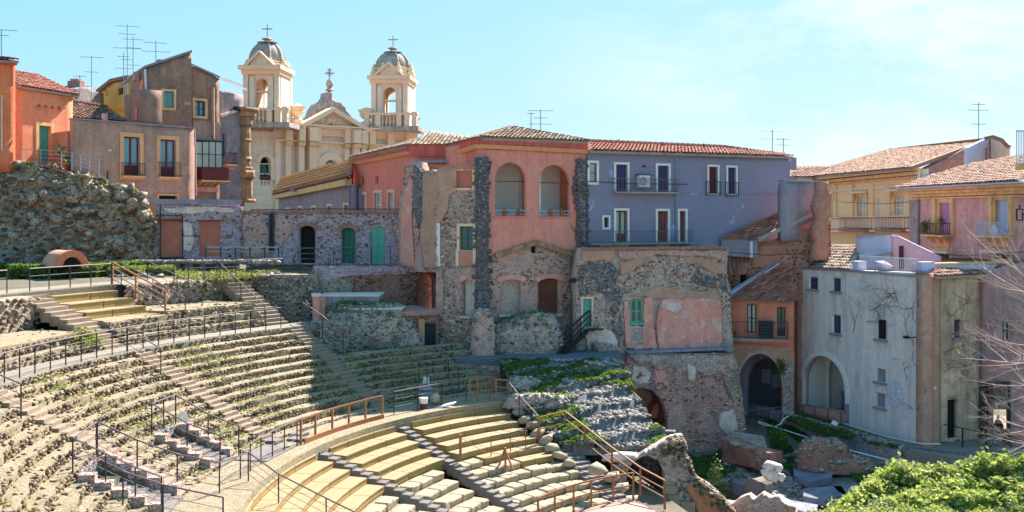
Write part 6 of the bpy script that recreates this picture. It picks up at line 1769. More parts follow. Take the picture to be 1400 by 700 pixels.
# hidden masses keep the daylight out
part('rear_walls', RC.box(MB(), .3, RC.L, 5.5, zf - .25, -6, -.8), MT['pink'], b)
part('rear_walls', RC.box(MB(), .3, RC.L - .0, zf, 18.3, -6.2, -2.8), MT['pink'], b)
part('rear_walls', RC.box(MB(), RC.L - .28, RC.L - .02, zf, 18.3, -2.8, -.6), MT['pink'], b)
part('rear_walls', RW.box(MB(), 0, RW.L, 8, 18.2, -4, -.5), MT['red'], b)
part('rear_walls', MB().prism([P(562, 0, 64)[:2] + (8,), P(617, 0, 64)[:2] + (8,), P(640, 0, 70)[:2] + (8,), P(560, 0, 72)[:2] + (8,)], (0, 0, 10)), MT['red'], b)
# dark lava quoins
def quoin(label, W_, x0, x1, y0, y1, o=.25, jag=4.0):
 root = thing('lava_pilaster', label, 'pilaster', P3(W_, (x0 + x1) / 2, y1))
 y = y0
 while y < y1:
  h_ = random.uniform(5.5, 8.5)
  x = x0 + random.uniform(-jag, jag)
  xe = x1 + random.uniform(-jag, jag)
  while x < xe - 3:
   w_ = random.uniform(7, 13)
   xb = min(xe, x + w_)
   oo = o + random.uniform(-.05, .08)
   me = MB(); u0, z0, u1, z1 = W_.rect(x, y, xb - .5, min(y1 + 2, y + h_) - .5)
   c_ = W_.pt((u0 + u1) / 2, (z0 + z1) / 2, oo - .2)
   rk = rocks('lava_block', [(0, 0, 0)], [((u1 - u0) / 2 * 1.08, .22, (z1 - z0) / 2 * 1.08)], rot=[math.atan2(W_.d[1], W_.d[0])], blocky=1.2)
   part('lava_block', rk, MT['lava'], root, loc=c_)
   x = xb
  y += h_
 part('core', W_.pbox(MB(), x0 + 4, y0 + 1, x1 - 4, y1, -.3, o - .12), MT['rub_dark'], root)
 return root
quoin('long dark lava stone pilaster between the green window and the loggia', RC.off(.1), 647.5, 671, 214, 415)
quoin('dark lava stone pilaster right of the loggia, beside the blue house', RC.off(.1), 785, 803.5, 216, 345)
# ruined facade left of the pilaster
RF = Wall(596, 57.8, 657, 56.9)
b = thing('ruined_facade', 'tall ruined rubble facade with a green window, a brick filled opening and an old door', 'facade', P(625, 480, 57.5))
hh = [opening(RF, b, 624.5, 233, 646, 257, 'blocked', trim='cream', tw=.13, col='brick_blk', depth=.1),
      opening(RF, b, 628.5, 309.5, 647, 342, 'window', trim='cream', tw=.17, col='dkgreen', depth=.18, n=2),
      opening(RF, b, 632.5, 382, 650, 432, 'shutter', arch=.18, col='marble', depth=.4, n=2, sill='oldwhite', label='old whitish door')]
hh.append(None); hh.pop()
part('wall', slab(RF, pp(RF, [(596, 490), (596, 240), (600, 232), (612, 227), (628, 225.5), (640, 226), (652, 228), (657, 230), (657, 490)]), hh, .6, .14, disp=rough(.08, 1.8, 51), stones=(34, 'rock_pink', b, .11)), MT['rub_grey'], b)
q_ = part('brick_below_window', RF.pbox(MB(), 628.5, 343, 647, 362.5, -.02, .1), MT['brick_blk'], b)
for (x0, x1) in ((624, 628), (647.4, 651.4)): part('trim', RF.pbox(MB(), x0, 342, x1, 363.5, -.02, .13), MT['cream'], b)
part('white_strip', RF.pbox(MB(), 597.5, 305, 602.5, 364, 0, .14), MT['white'], b)
ed = [(596, 234), (604, 229), (618, 227), (624, 227), (624, 262), (614, 266), (612, 286), (604, 300), (597, 312)]
part('brick_patch', slab(RF.off(.1), pp(RF.off(.1), ed), [], .08, .16, disp=rough(.05, 2, 11)), MT['brick_pier'], b)
part('brick_patch', slab(RF.off(.1), pp(RF.off(.1), [(604, 226.5), (620, 224), (640, 224), (656, 228), (656, 232.5), (623.5, 232), (606, 232)]), [], .1, .16, disp=rough(.04, 2, 12)), MT['brick'], b)
part('brick_patch', slab(RF.off(.1), pp(RF.off(.1), [(596, 372), (604, 370), (606, 420), (600, 440), (596, 480)]), [], .08, .16, disp=rough(.05, 2, 16)), MT['rub_pink'], b)
part('plaster_patch', slab(RF.off(.09), pp(RF.off(.09), [(610, 368), (656, 366), (656, 450), (650, 470), (640, 455), (654, 434), (652, 378), (630, 378), (629, 430), (622, 420), (620, 385), (608, 378)]), [], .07, .16, disp=rough(.04, 2, 14)), MT['rub_pink'], b)
for x0, x1, y0, y1 in ((632.5, 650, 382, 432),):
 q_ = RF.rect(x0, y0, x1, y1); part('brick_arch', ring(MB(), RF, arch_poly(q_[0] - .2, q_[1], q_[2] + .2, q_[3] + .25, .25, 12)[2:], arch_poly(*q_, .18, 12)[2:], -.1, .12), MT['stucco'], b)
quoin('short dark lava pilaster at the base, between the old door and the filled arch', RC.off(.3), 648, 668, 415, 462, o=.3, jag=3)
# receding ruined wall left of it
RS = Wall(541, 62.0, 597, 57.8)
b = thing('ruined_facade', 'worn brick and plaster flank wall left of the ruined facade', 'facade', P(570, 365, 60))
part('wall', slab(RS, pp(RS, [(541, 372), (544, 290), (552, 240), (555, 224), (572, 222), (576, 234), (590, 232), (597, 236), (597, 372)]), [], .6, .16, disp=rough(.09, 1.5, 61), stones=(24, 'rock_pink', b, .10)), MT['rub_pink'], b)
part('plaster_patch', slab(RS.off(.1), pp(RS.off(.1), [(545, 296), (552, 262), (560, 240), (566, 252), (562, 300), (566, 366), (546, 366)]), [], .08, .18, disp=rough(.04, 2, 15)), MT['stucco'], b)
part('dark_patch', slab(RS.off(.1), pp(RS.off(.1), [(566, 226), (576, 236), (577, 300), (570, 312), (564, 280)]), [], .09, .18, disp=rough(.08, 2, 17)), MT['rub_dark'], b)
part('brick_patch', slab(RS.off(.1), pp(RS.off(.1), [(578, 238), (597, 238), (597, 366), (580, 366), (574, 330)]), [], .09, .18, disp=rough(.05, 2, 18)), MT['brick_pier'], b)
# lower ground storey of the ruin: gate, vaulted base, buttress lumps
GW = Wall(556, 56.0, 600, 57.3)
b = thing('gate_wall', 'red brick wall with a dark barred gate beside the stub railing', 'wall', P(590, 482, 56.5))
hh = [opening(GW, b, 579.5, 442.5, 597.5, 483, 'shutter', col='navy', depth=.15, door=True, n=4)]
part('wall', slab(GW, pp(GW, [(556, 486), (556, 442), (560, 426), (600, 424), (600, 486)]), hh, .5, .18, disp=rough(.06, 2, 71), stones=(20, 'rock_red', b, .10)), MT['rub_red'], b)
pz = GW.uz(575, 424)[1]
part('platform', MB().prism([GW.pt(GW.u(545), pz, .15), GW.pt(GW.u(600), pz, .15), GW.pt(GW.u(600), pz, -3), GW.pt(GW.u(545), pz, -3)], (0, 0, -.3)), MT['pinkstone'], b)
part('brick_jamb', GW.pbox(MB(), 571, 436, 579, 485, 0, .12), MT['brick_orange'], b)
def lump(name, label, c, s, seed, mat, n=40, cat='ruin', grass=True, squash=1.0):
 """irregular mass of masonry core: noise-displaced dome"""
 root = thing(name, label, cat, (c[0], c[1], c[2]))
 nu, nv = n, n // 2
 U, V = np.meshgrid(np.linspace(0, 2 * PI, nu + 1), np.linspace(0, PI / 2, nv + 1), indexing='ij')
 k = .5
 cx_, sx_ = np.sign(np.cos(U)) * np.abs(np.cos(U)) ** .7, np.sign(np.sin(U)) * np.abs(np.sin(U)) ** .7
 r = np.cos(V) ** k
 X = s[0] * cx_ * r; Y = s[1] * sx_ * r; Z = s[2] * np.sin(V) ** squash
 d = 1 + .28 * (fbm(X * .8 + 5, Y * .8, Z * .8, seed, 4) - .5) * 2 + .06 * (vnoise(X * 5, Y * 5, Z * 5, seed) - .5)
 d[-1] = d[0]
 X, Y, Z = X * d, Y * d, Z * (1 + (d - 1) * .6)
 I = np.arange(X.size).reshape(X.shape)
 f = np.stack([I[:-1, :-1].ravel(), I[1:, :-1].ravel(), I[1:, 1:].ravel(), I[:-1, 1:].ravel()], 1)
 part('core', mesh_np('core', np.stack([X + c[0], Y + c[1], Z + c[2]], -1).reshape(-1, 3), f), MT[mat], root)
 m_ = int(60 * s[0] * s[2])
 uu, vv = rng.uniform(0, nu, m_).astype(int), rng.uniform(0, nv, m_).astype(int)
 P_ = np.stack([X[uu, vv] + c[0], Y[uu, vv] + c[1], Z[uu, vv] + c[2]], -1)
 part('core_stones', rocks('core_stones', P_, np.stack([rng.uniform(.06, .2, m_)] * 2 + [rng.uniform(.05, .12, m_)], -1)), MT['rock_grey'], root, kind='stuff')
 if grass:
  kk = Z[uu, vv] > s[2] * .75
  if kk.sum() > 5:
   g_ = np.repeat(P_[kk], 6, 0) + rng.normal(size=(kk.sum() * 6, 3)) * np.array([.15, .15, .04]) + np.array([0, 0, .05])
   part('grass_tufts', leaves('grass_tufts', g_, .08), MT['grass'], root, kind='stuff')
 return root
p = P(718, 487, 56.4)
lump('ruin_core', 'low rounded mass of dark masonry with grass on top in front of the filled arch', (p[0] + .1, p[1] + .4, 5.85), (2.15, 1.0, 2.25), 4, 'rub_grey')
p = P(660, 487, 56)
lump('ruin_core', 'pinkish broken buttress foot below the long lava pilaster', (p[0], p[1], 5.85), (.75, .8, 2.6), 9, 'rub_pink', grass=False)
p = P(498, 470, 56)
lump('ruin_core', 'big curved mass of grey green masonry under the white slabs, left of the dark gate', (p[0], p[1] + .6, 6.0), (2.75, 2.0, 2.95), 14, 'mound', n=70)
p = P(540, 480, 55.5)
lump('ruin_core', 'broken masonry with pink plaster between the curved mass and the dark gate', (p[0], p[1] + .7, 5.8), (1.5, 1.0, 2.3), 17, 'rub_grey')
# modern pale slabs over the excavated room
b = thing('roof_slab', 'upper pale slab on dark panels over the excavated room', 'slab', P(470, 420, 57))
def slabbox(par, px0, px1, yt, yb, D, dep, top='marble', side='slate'):
 a, c = P(px0, yt, D), P(px1, yt, D); zb = P(px0, yb, D)[2]
 for i in range(5):
  xa, xb = a[0] + (c[0] - a[0]) * i / 5, a[0] + (c[0] - a[0]) * (i + 1) / 5
  part('panel', MB().box(xa + .01, xb - .01, D, D + .12, zb, a[2] - .08), MT[side], par)
 part('top_slab', MB().box(a[0] - .05, c[0] + .05, D - .05, D + dep, a[2] - .08, a[2]), MT[top], par)
 part('core', MB().box(a[0] + .02, c[0] - .02, D + .13, D + dep - .1, zb, a[2] - .09), MT['concrete'], par)
slabbox(b, 437, 518, 403.5, 421, 56.2, 2.1)
b = thing('roof_slab', 'lower pale slab box stepping down to the right of the upper slab', 'slab', P(520, 440, 56))
slabbox(b, 478, 549, 421.5, 437, 55.4, 1.6, side='concrete')
w = Wall(427, 55.8, 438, 55.9)
b = thing('stone_pillar', 'pinkish white square pillar at the left end of the slabs', 'pillar', P(432, 455, 55.8))
part('shaft', w.pbox(MB(), 427.5, 405.5, 437, 456, -.5, 0), MT['stucco'], b)
part('cap', w.pbox(MB(), 426, 401.5, 439, 405.5, -.6, .1), MT['marble'], b)
part('brick_side', w.pbox(MB(), 437.2, 406, 445, 440, -.5, -.1), MT['brick_orange'], b)
part('shrub', leaves('shrub', np.array(P(482, 418.5, 55.9)) + rng.normal(size=(900, 3)) * np.array([.38, .2, .14]), .07), MT['grass'], None)
tag(bpy.data.objects['shrub'], 'small bright green shrub between the two pale slabs', 'shrub')
# ------------------------------------------------------------------ blue house
BH = Wall(804, 60, 1080, 66.3)
b = thing('blue_house', 'blue grey three storey house with white framed windows and an air conditioner', 'house', P(930, 340, 62))
hh = []
def O(*a, **k):
 hh.append(opening(BH, b, *a, **k))
O(806, 223, 815.5, 249, 'window', trim='white', tw=.16, col='purple', glass='paleglass', n=1, depth=.1)
O(842, 225, 857.5, 262, 'shutter', trim='white', tw=.15, col='purple', door=True)
O(899, 226.5, 914, 262, 'shutter', trim='white', tw=.15, col='purple', door=True)
O(969, 228, 981, 264.5, 'shutter', trim='white', tw=.13, col='darkred')
O(995, 229, 1006, 265, 'shutter', trim='white', tw=.13, col='purple')
O(825.5, 297, 832, 311, 'window', trim='white', tw=.12, col='wood_red', n=1)
O(842, 288, 857.5, 331, 'glassdoor', trim='white', tw=.15, col='wood_door', glass='paleglass', door=True)
O(899, 288.5, 913, 331, 'shutter', trim='white', tw=.15, col='wood_door', door=True)
O(929, 288.5, 937, 331, 'shutter', trim='white', tw=.15, col='wood_door', door=True, n=1)
O(823, 337, 835, 345, 'dark', trim='white', tw=.1)
part('wall', slab(BH, pp(BH, [(804, 350), (804, 206), (1080, 214.5), (1080, 350)]), hh, .4, .7), MT['blue'], b)
balcony(BH, b, 837.5, 244.5, 923, 262.5, outd=.5, step=.17, slab_t=.1, mat='handrail')
balcony(BH, b, 804, 315.5, 944, 331.8, outd=.45, step=.17, slab_t=.1, mat='handrail')
for x0, x1, y0, y1 in ((965, 985, 248, 266), (991, 1009, 249, 267)): balcony(BH, b, x0, y0, x1, y1, outd=.12, slab_t=.03, step=.14, slabm=None, slab=False)
part('string_course', BH.box(MB(), 0, BH.L, BH.uz(804, 262.6)[1] - .03, BH.uz(804, 262.6)[1] + .03, 0, .03), MT['blue'], b)
part('yellow_band', BH.pbox(MB(), 840, 333.5, 860, 338, 0, .05), MT['ochre'], b); part('yellow_band', BH.pbox(MB(), 896, 333.5, 915, 338, 0, .05), MT['ochre'], b)
part('drain_pipe', MB().tube([P3(BH, 923.5, 215, .12), P3(BH, 923.5, 336, .12)], .05, 6), MT['aluminium'], b)
part('gutter', BH.box(MB(), 0, BH.L, BH.uz(804, 208)[1], BH.uz(804, 206)[1], 0, .3), MT['slate'], b)
part('vent_cover', BH.pbox(MB(), 878, 226, 882, 228.5, 0, .08), MT['navy'], b)
A_, B_ = EV(BH, 802.5, 206, .35), EV(BH, 1080, 214.3, .35)
bk = Vector((-BH.n[0], -BH.n[1], 0))
tile_plane('roof', [A_, B_, P(1058, 209, 68), P(990, 201, 68.5), P(803, 193, 65)], MT['tile_red'], b, ridge=[(P(803, 193, 65), P(990, 201, 68.5)), (P(990, 201, 68.5), P(1078, 213.5, 67))])
for x, y in ((846, 190), (906, 194), (962, 196), (1021, 202)): part('roof_spike', MB().tube([P(x, y + 8, 66), P(x, y, 66)], .04, 4), MT['iron'], b)
body(b, BH, 0, BH.L, 8, 17.7, 5.5, 'blue2', .5)
ac = thing('air_conditioner', 'white air conditioner unit on the upper balcony of the blue house', 'air conditioner', P3(BH, 876, 250, .3))
part('casing', BH.pbox(MB(), 869.5, 240, 884, 256, .08, .42), MT['whitemetal'], ac)
u, z = BH.uz(874.5, 248); p = Vector(BH.pt(u, z, .43))
cd = [p + Vector((BH.d[0] * math.cos(t), BH.d[1] * math.cos(t), math.sin(t))) * .27 for t in np.linspace(0, 2 * PI, 17)[:-1]]
part('fan_grille', MB().prism(cd, tuple(Vector((BH.n[0], BH.n[1], 0)) * .03)), MT['slate'], ac)
part('shelf', BH.pbox(MB(), 868, 239, 888, 240, .02, .45), MT['iron'], ac)
part('label', BH.pbox(MB(), 880.5, 248, 883.5, 251, .42, .435), MT['rosehouse'], ac)
# end block and pier right of the blue house
w = Wall(1035, 62.4, 1120, 64.4)
b = thing('blue_outbuilding', 'lower blue grey wall with a jagged brick end pier beside the blue house', 'building', P(1080, 300, 63))
part('wall', slab(w, pp(w, [(1070, 330), (1070, 250), (1122, 247.5), (1122, 330)]), [], .5, .7), MT['slate'], b)
part('coping', w.pbox(MB(), 1070, 246.5, 1122, 249, -.5, .06), MT['concrete'], b)
w = Wall(1112, 62.5, 1134, 63)
part('brick_pier', slab(w, pp(w, [(1113, 356), (1118, 330), (1114, 318), (1120, 300), (1116, 280), (1122, 262), (1121, 248), (1133, 249), (1133, 356)]), [], .6, .14, disp=rough(.09, 2, 81)), MT['brick'], b)
# ------------------------------------------------------------------ big ruined wall in the middle right
RR = Wall(790, 57.6, 1013, 60.4)
b = thing('ruin_wall', 'massive ruined wall with pink plaster, a small green window and a brick base', 'wall', P(900, 600, 59))
hh = [opening(RR, b, 797, 408.5, 808.5, 447, 'shutter', trim='cream', tw=.12, col='green', depth=.12, door=True, n=1),
      opening(RR, b, 862.5, 409.5, 878.5, 441, 'window', col='green', depth=.05, sill='green', n=2)]
for (x, y) in ((876, 356.5), (886, 364), (903, 358), (895, 378), (871, 388), (853, 389), (944, 361), (954, 368), (934, 378), (926, 389), (984, 357.5), (832, 374)):
 hh.append(rect_poly(*RR.rect(x - 1.6, y - 1.8, x + 1.6, y + 1.8)))
part('wall', slab(RR, pp(RR, [(786, 500), (788, 420), (786, 380), (792, 345), (795, 339), (995, 340.5), (994, 372), (998, 395), (1000, 430), (1002, 470), (1006, 500)]), hh, .9, .14, disp=rough(.11, 1.3, 91), stones=(34, 'rock_pink', b, .10)), MT['rub_tan'], b)
part('core_dark', RR.box(MB(), .2, RR.L - .8, 5, 11.8, -3, -.92), MT['rub_dark'], b)
part('coping', RR.pbox(MB(), 795, 338, 995, 341, -1.0, .22), MT['rub_red'], b)
def patch(mat, pts, o=.1, t=.1, am=.05, nm='plaster_patch', st=.16, par=None, W_=None):
 W_ = (W_ or RR).off(o)
 return part(nm, slab(W_, pp(W_, pts), [], t, st, disp=rough(am, 2, len(pts) * 7)), MT[mat], par or b)
patch('brick_pier', [(795, 341), (844, 341), (840, 350), (835, 358), (820, 356), (797, 359)], .1)
patch('rub_pink', [(846, 342), (994, 342), (993, 360), (975, 352), (950, 350), (930, 351), (900, 347), (880, 354), (856, 356), (846, 352)], .1)
patch('brick_pier', [(935, 350), (960, 352), (992, 362), (992, 376), (975, 372), (955, 362), (940, 360)], .12)
patch('brick_pier', [(848, 357), (868, 355), (890, 350), (880, 360), (862, 372), (850, 374)], .12)
patch('rub_dark', [(790, 362), (838, 360), (846, 372), (842, 390), (852, 402), (846, 420), (852, 450), (846, 480), (838, 470), (836, 430), (826, 400), (812, 398), (792, 404)], .06, am=.12)
patch('rub_grey', [(788, 408), (795, 408), (796, 452), (812, 452), (812, 408), (836, 412), (838, 470), (846, 500), (788, 500)], .05, am=.1)
patch('oldwhite', [(812, 452), (824, 446), (836, 452), (844, 468), (842, 484), (828, 476), (816, 468)], .16, .06)
patch('oldwhite', [(800, 455), (812, 452), (820, 480), (828, 500), (838, 506), (816, 512), (806, 490)], .14, .06)
patch('rub_dark', [(950, 372), (975, 378), (992, 372), (996, 400), (984, 394), (960, 392), (945, 384)], .07, am=.1)
patch('brick_pier', [(858, 405), (880, 398), (900, 392), (940, 396), (982, 400), (986, 408), (980, 409), (900, 408), (882, 406)], .1)
patch('stucco', [(853, 412), (861, 412), (861, 446), (880, 446), (881, 408), (892, 407), (894, 420), (892, 440), (900, 480), (890, 476), (870, 478), (856, 476)], .13, .1, .02)
patch('stucco', [(906, 409), (940, 408), (985, 409), (987, 440), (986, 475), (960, 477), (930, 478), (902, 476), (898, 450), (900, 425)], .15, .1, .02)
patch('rub_tan', [(863, 448), (878, 448), (880, 470), (864, 472)], .15, .1, .03, nm='rubble_patch')
patch('oldwhite', [(912, 414), (930, 412), (934, 422), (924, 430), (912, 424)], .18, .03, .01)
# ledge and lower storey standing forward
lw = RR.off(.75)
zl_ = lw.uz(900, 482)[1]
hb = [(0, 0)]
cave = [lw.uz(x, y) for x, y in ((868, 600), (866, 560), (864, 540), (866, 534), (874, 530), (886, 532), (896, 538), (904, 550), (910, 566), (911, 580), (906, 595), (896, 604))]
def cavew(p): return p
part('lower_wall', slab(lw, pp(lw, [(842, 610), (838, 545), (846, 520), (858, 495), (860, 483), (1002, 483), (1008, 500), (1013, 540), (1016, 575), (1014, 618), (1008, 630), (842, 634)]), [[lw.uz(x, y) for x, y in ((865, 560), (864, 536), (868, 531), (880, 530), (892, 534), (902, 545), (909, 560), (912, 578), (908, 592), (900, 600), (890, 592), (878, 576))]], .7, .14, disp=lambda U, Z: rough(.14, 1.1, 95)(U, Z) + np.clip((zl_ - Z) * .06, 0, .6), stones=(16, 'rock_pink', b, .11)), MT['brick_ruin'], b)
part('ledge', lw.box(MB(), lw.u(858), lw.u(1003), zl_, zl_ + .14, -.95, .1), MT['ledge'], b)
part('cave_back', lw.box(MB(), lw.u(856), lw.u(925), .5, 5, -2.6, -2.2), MT['brick_pier'], b)
part('cave_side', lw.box(MB(), lw.u(912), lw.u(930), .5, 5, -2.2, -.72), MT['rub_red'], b)
# small inner arch
u0, z0, u1, z1 = lw.rect(893, 545, 925, 602)
n_ = 12
for k in range(n_):
 a0, a1_ = PI * (.25 + .75 * k / n_), PI * (.25 + .75 * (k + 1) / n_) - .02
 cc = (u1 - .2, z0 + 1.1)
 ps = [(cc[0] + r_ * math.cos(a), cc[1] + r_ * 1.15 * math.sin(a)) for r_, a in ((.55, a0), (.95, a0), (.95, a1_), (.55, a1_))]
 part('brick', MB().hexa([lw.pt(*q, -1.9) for q in ps] + [lw.pt(*q, -1.2) for q in ps]), MT['voussoir'], b)
def lpatch(mat, pts, o=.16, am=.06, nm='rubble_patch'):
 W_ = lw.off(o)
 return part(nm, slab(W_, pp(W_, pts), [], .3, .16, disp=rough(am, 2, len(pts) * 5)), MT[mat], b)
lpatch('rub_grey', [(861, 486), (1001, 486), (1006, 510), (1000, 522), (985, 508), (968, 516), (950, 505), (930, 512), (915, 500), (900, 508), (890, 496), (874, 500)], .2, .12)
lpatch('mound', [(992, 500), (1006, 506), (1012, 540), (1015, 600), (1004, 610), (1003, 570), (998, 540), (990, 520)], .22, .14)
lpatch('stucco', [(896, 504), (908, 506), (914, 524), (914, 546), (902, 540), (896, 524)], .18, .03, 'plaster_patch')
lpatch('oldwhite', [(866, 500), (880, 502), (890, 510), (888, 524), (872, 526), (864, 520)], .18, .04, 'plaster_patch')
lpatch('oldwhite', [(940, 498), (952, 502), (950, 522), (942, 520)], .2, .04, 'plaster_patch')
lpatch('oldwhite', [(986, 566), (1004, 560), (1010, 590), (998, 600), (984, 584)], .34, .04, 'plaster_patch')
lpatch('rub_pink', [(914, 560), (932, 552), (940, 580), (926, 604), (908, 616), (912, 590)], .3, .1)
lpatch('rub_grey', [(843, 548), (862, 540), (862, 560), (878, 586), (900, 606), (910, 630), (845, 630)], .35, .14)
lpatch('brick', [(828, 508), (852, 510), (852, 520), (832, 518)], .1, .04, 'brick_patch')
# broken left shoulder between terrace and brick base
W8 = Wall(818, 56.6, 866, 58.6)
part('shoulder', slab(W8, pp(W8, [(822, 470), (838, 470), (862, 484), (864, 545), (850, 556), (832, 540), (824, 510)]), [], .8, .16, disp=rough(.18, 1.4, 33)), MT['rub_grey'], b)
# metal staircase to the mint door
st = thing('metal_stairs', 'dark steel staircase climbing to the pale mint door', 'stairs', P(780, 488, 56.8))
a = Vector(P(764, 487, 55.6)); c = Vector(P(803, 450.5, 57.0))
wd = Vector((-.25, -1.0, 0)).normalized() * .9
for i in range(11):
 p = a.lerp(c, (i + .5) / 11)
 part('tread', MB().hexa([p + Vector((-.16, 0, -.03)), p + Vector((.16, 0, -.03)), p + Vector((.16, 0, -.03)) + wd * -1, p + Vector((-.16, 0, -.03)) + wd * -1] + [v + Vector((0, 0, .05)) for v in (p + Vector((-.16, 0, -.03)), p + Vector((.16, 0, -.03)), p + Vector((.16, 0, -.03)) + wd * -1, p + Vector((-.16, 0, -.03)) + wd * -1)]), MT['black'], st)
for o in (Vector((0, 0, 0)), -wd):
 part('stringer', MB().bar(a + o - Vector((0, 0, .12)), c + o - Vector((0, 0, .12)), .05, .22), MT['black'], st)
 mb = MB(); mb.bar(a + o + Vector((0, 0, 1.05)), c + o + Vector((0, 0, 1.05)), .05, .06)
 for k in (.35, .7): mb.bar(a + o + Vector((0, 0, k)), c + o + Vector((0, 0, k)), .025, .03)
 part('handrail', mb, MT['black'], st)
 for k in (0, .33, .66, 1): part('post', MB().bar(a.lerp(c, k) + o - Vector((0, 0, .1)), a.lerp(c, k) + o + Vector((0, 0, 1.05)), .045, .045), MT['black'], st)
part('landing', MB().hexa([c + Vector((-.1, 0, -.06)), c + Vector((.9, .15, -.06)), c + Vector((.9, .15, -.06)) - wd, c + Vector((-.1, 0, -.06)) - wd] + [v + Vector((0, 0, .05)) for v in (c + Vector((-.1, 0, -.06)), c + Vector((.9, .15, -.06)), c + Vector((.9, .15, -.06)) - wd, c + Vector((-.1, 0, -.06)) - wd)]), MT['black'], st)
fl = thing('floodlight', 'black floodlight on the wall above the mint door', 'floodlight', P(783, 383, 57.6))
part('bracket', MB().bar(P(787, 384, 58.2), P(784, 384, 57.5), .06, .06), MT['black'], fl)
for dx in (-2.4, 2.4): part('lamp_head', MB().bar(P(783 + dx - 2, 382, 57.2), P(783 + dx + 2, 385, 57.2), .3, .3), MT['black'], fl)
# orange brick house with the balcony and big arch
w = Wall(996, 62.8, 1086, 61.9)
b = thing('arch_house', 'orange plastered house with a balcony above a big shadowed arch', 'house', P(1040, 580, 65))
hh = [opening(w, b, 1021.5, 416, 1034, 455, 'window', col='navy', door=True, depth=.15, glass='paleglass'), opening(w, b, 1062.5, 420, 1074, 460, 'glassdoor', col='navy', door=True, depth=.15),
      arch_poly(*w.rect(1010, 483.5, 1069, 610), 2.0, 18)]
part('wall', slab(w, pp(w, [(996, 610), (996, 409), (1086, 412), (1086, 610)]), hh, .6, .3), MT['salmon'], b)
q_ = w.rect(1010, 483.5, 1069, 610)
part('arch_band', ring(MB(), w, arch_poly(q_[0] - .25, q_[1], q_[2] + .25, q_[3] + .25, 2.25, 18)[2:], arch_poly(*q_, 2.0, 18)[2:], -.1, .08), MT['brick_pier'], b)
part('lower_brick', slab(w.off(.06), pp(w.off(.06), [(996, 468), (1080, 474), (1080, 520), (1072, 530), (1070, 512), (1064, 498), (1050, 486), (1036, 480), (1018, 486), (1010, 500), (1008, 610), (998, 610)]), [], .1, .25, disp=rough(.04, 2, 4)), MT['brick_pier'], b)
part('right_pier', slab(w.off(.15), pp(w.off(.15), [(1070, 505), (1086, 490), (1086, 600), (1070, 606), (1066, 580), (1071, 540)]), [], .3, .18, disp=rough(.12, 1.5, 4)), MT['rub_grey'], b)
part('inner_arch', slab(w.off(-2.5), rect_poly(0, -1, w.L, 8), [arch_poly(w.u(1024), -1, w.u(1078), w.off(-2.5).uz(1050, 490)[1], 1.7, 16)], .4, .3), MT['slate'], b)
part('passage_back', w.box(MB(), 0, w.L, -1, 8, -7, -6.7), MT['slate'], b)
part('passage_side', w.box(MB(), w.u(1076), w.u(1084), -1, 8, -6.7, -.62), MT['slate'], b)
part('passage_side', w.box(MB(), -.1, w.u(1008), -1, 8, -6.7, -.62), MT['slate'], b)
part('passage_roof', w.box(MB(), 0, w.L, 6.0, 6.3, -6.7, -.62), MT['slate'], b)
part('passage_floor', w.box(MB(), -.3, w.L, -.4, .2, -6.7, -.0), MT['wood_red'], b)
for (x0, y0, x1, y1) in ((1042, 505, 1054, 524), (1056, 512, 1068, 530)):
 part('wall_panel', w.off(-6.4).pbox(MB(), x0, y0, x1, y1, -.1, 0), MT['palegrey'], b)
balcony(w, b, 996, 438, 1076, 461, outd=.9, step=.14, slab_t=.14, mat='iron')
part('balcony_front', w.pbox(MB(), 996, 462, 1080, 466, 0, .75), MT['salmon'], b)
A_, B_ = EV(w, 995, 407.5, .4), EV(w, 1085, 411.5, .4)
tile_plane('roof', [A_, B_, P(1083, 361, 63.6), P(1056, 363, 63.8)], MT['tile_red'], b, skew=True)
mb = MB().bar(P(994, 404, 62.8), P(1064, 361.5, 63.9), .5, .25); part('verge', mb, MT['palegrey'], b)
body(b, w, 0, w.L, 6.4, 8.2, 2, 'salmon', .65)
p = P3(w, 1047, 461, .45)
t_ = thing('planter_box', 'dark slatted box on the balcony between the two glazed doors', 'box', p)
for k in range(5): part('slat', MB().box(-.4, .4, -.25, .25, .08 + k * .19, .24 + k * .19), MT['navy'], t_, local=True)
part('lid', MB().box(-.43, .43, -.28, .28, 1.03, 1.08), MT['navy'], t_, local=True)
t_ = thing('flower_pot', 'terracotta pot at the left end of the orange house balcony', 'flower pot', P3(w, 1002, 461, .4))
part('pot', MB().lathe([(.15, 0), (.24, .35), (.27, .36), (.27, .44)], (0, 0, 0), 10), MT['terra'], t_, local=True)
part('plant', leaves('plant', rng.normal(size=(40, 3)) * .12 + np.array([0, 0, .6]), .08), MT['leaf'], t_, local=True)
o = part('wall_plant', leaves('wall_plant', np.array(P3(w, 1068, 499, .35)) + rng.normal(size=(220, 3)) * np.array([.15, .1, .28]), .07), MT['grass'], None)
tag(o, 'green plant hanging from the pier beside the big arch', 'plant')
railing('railing', 'railing inside the dark arch under the orange house', [P(x, y, 61.4) for x, y in ((1016, 584), (1034, 582), (1052, 580), (1068, 578))], 1.0, None, wires=2)
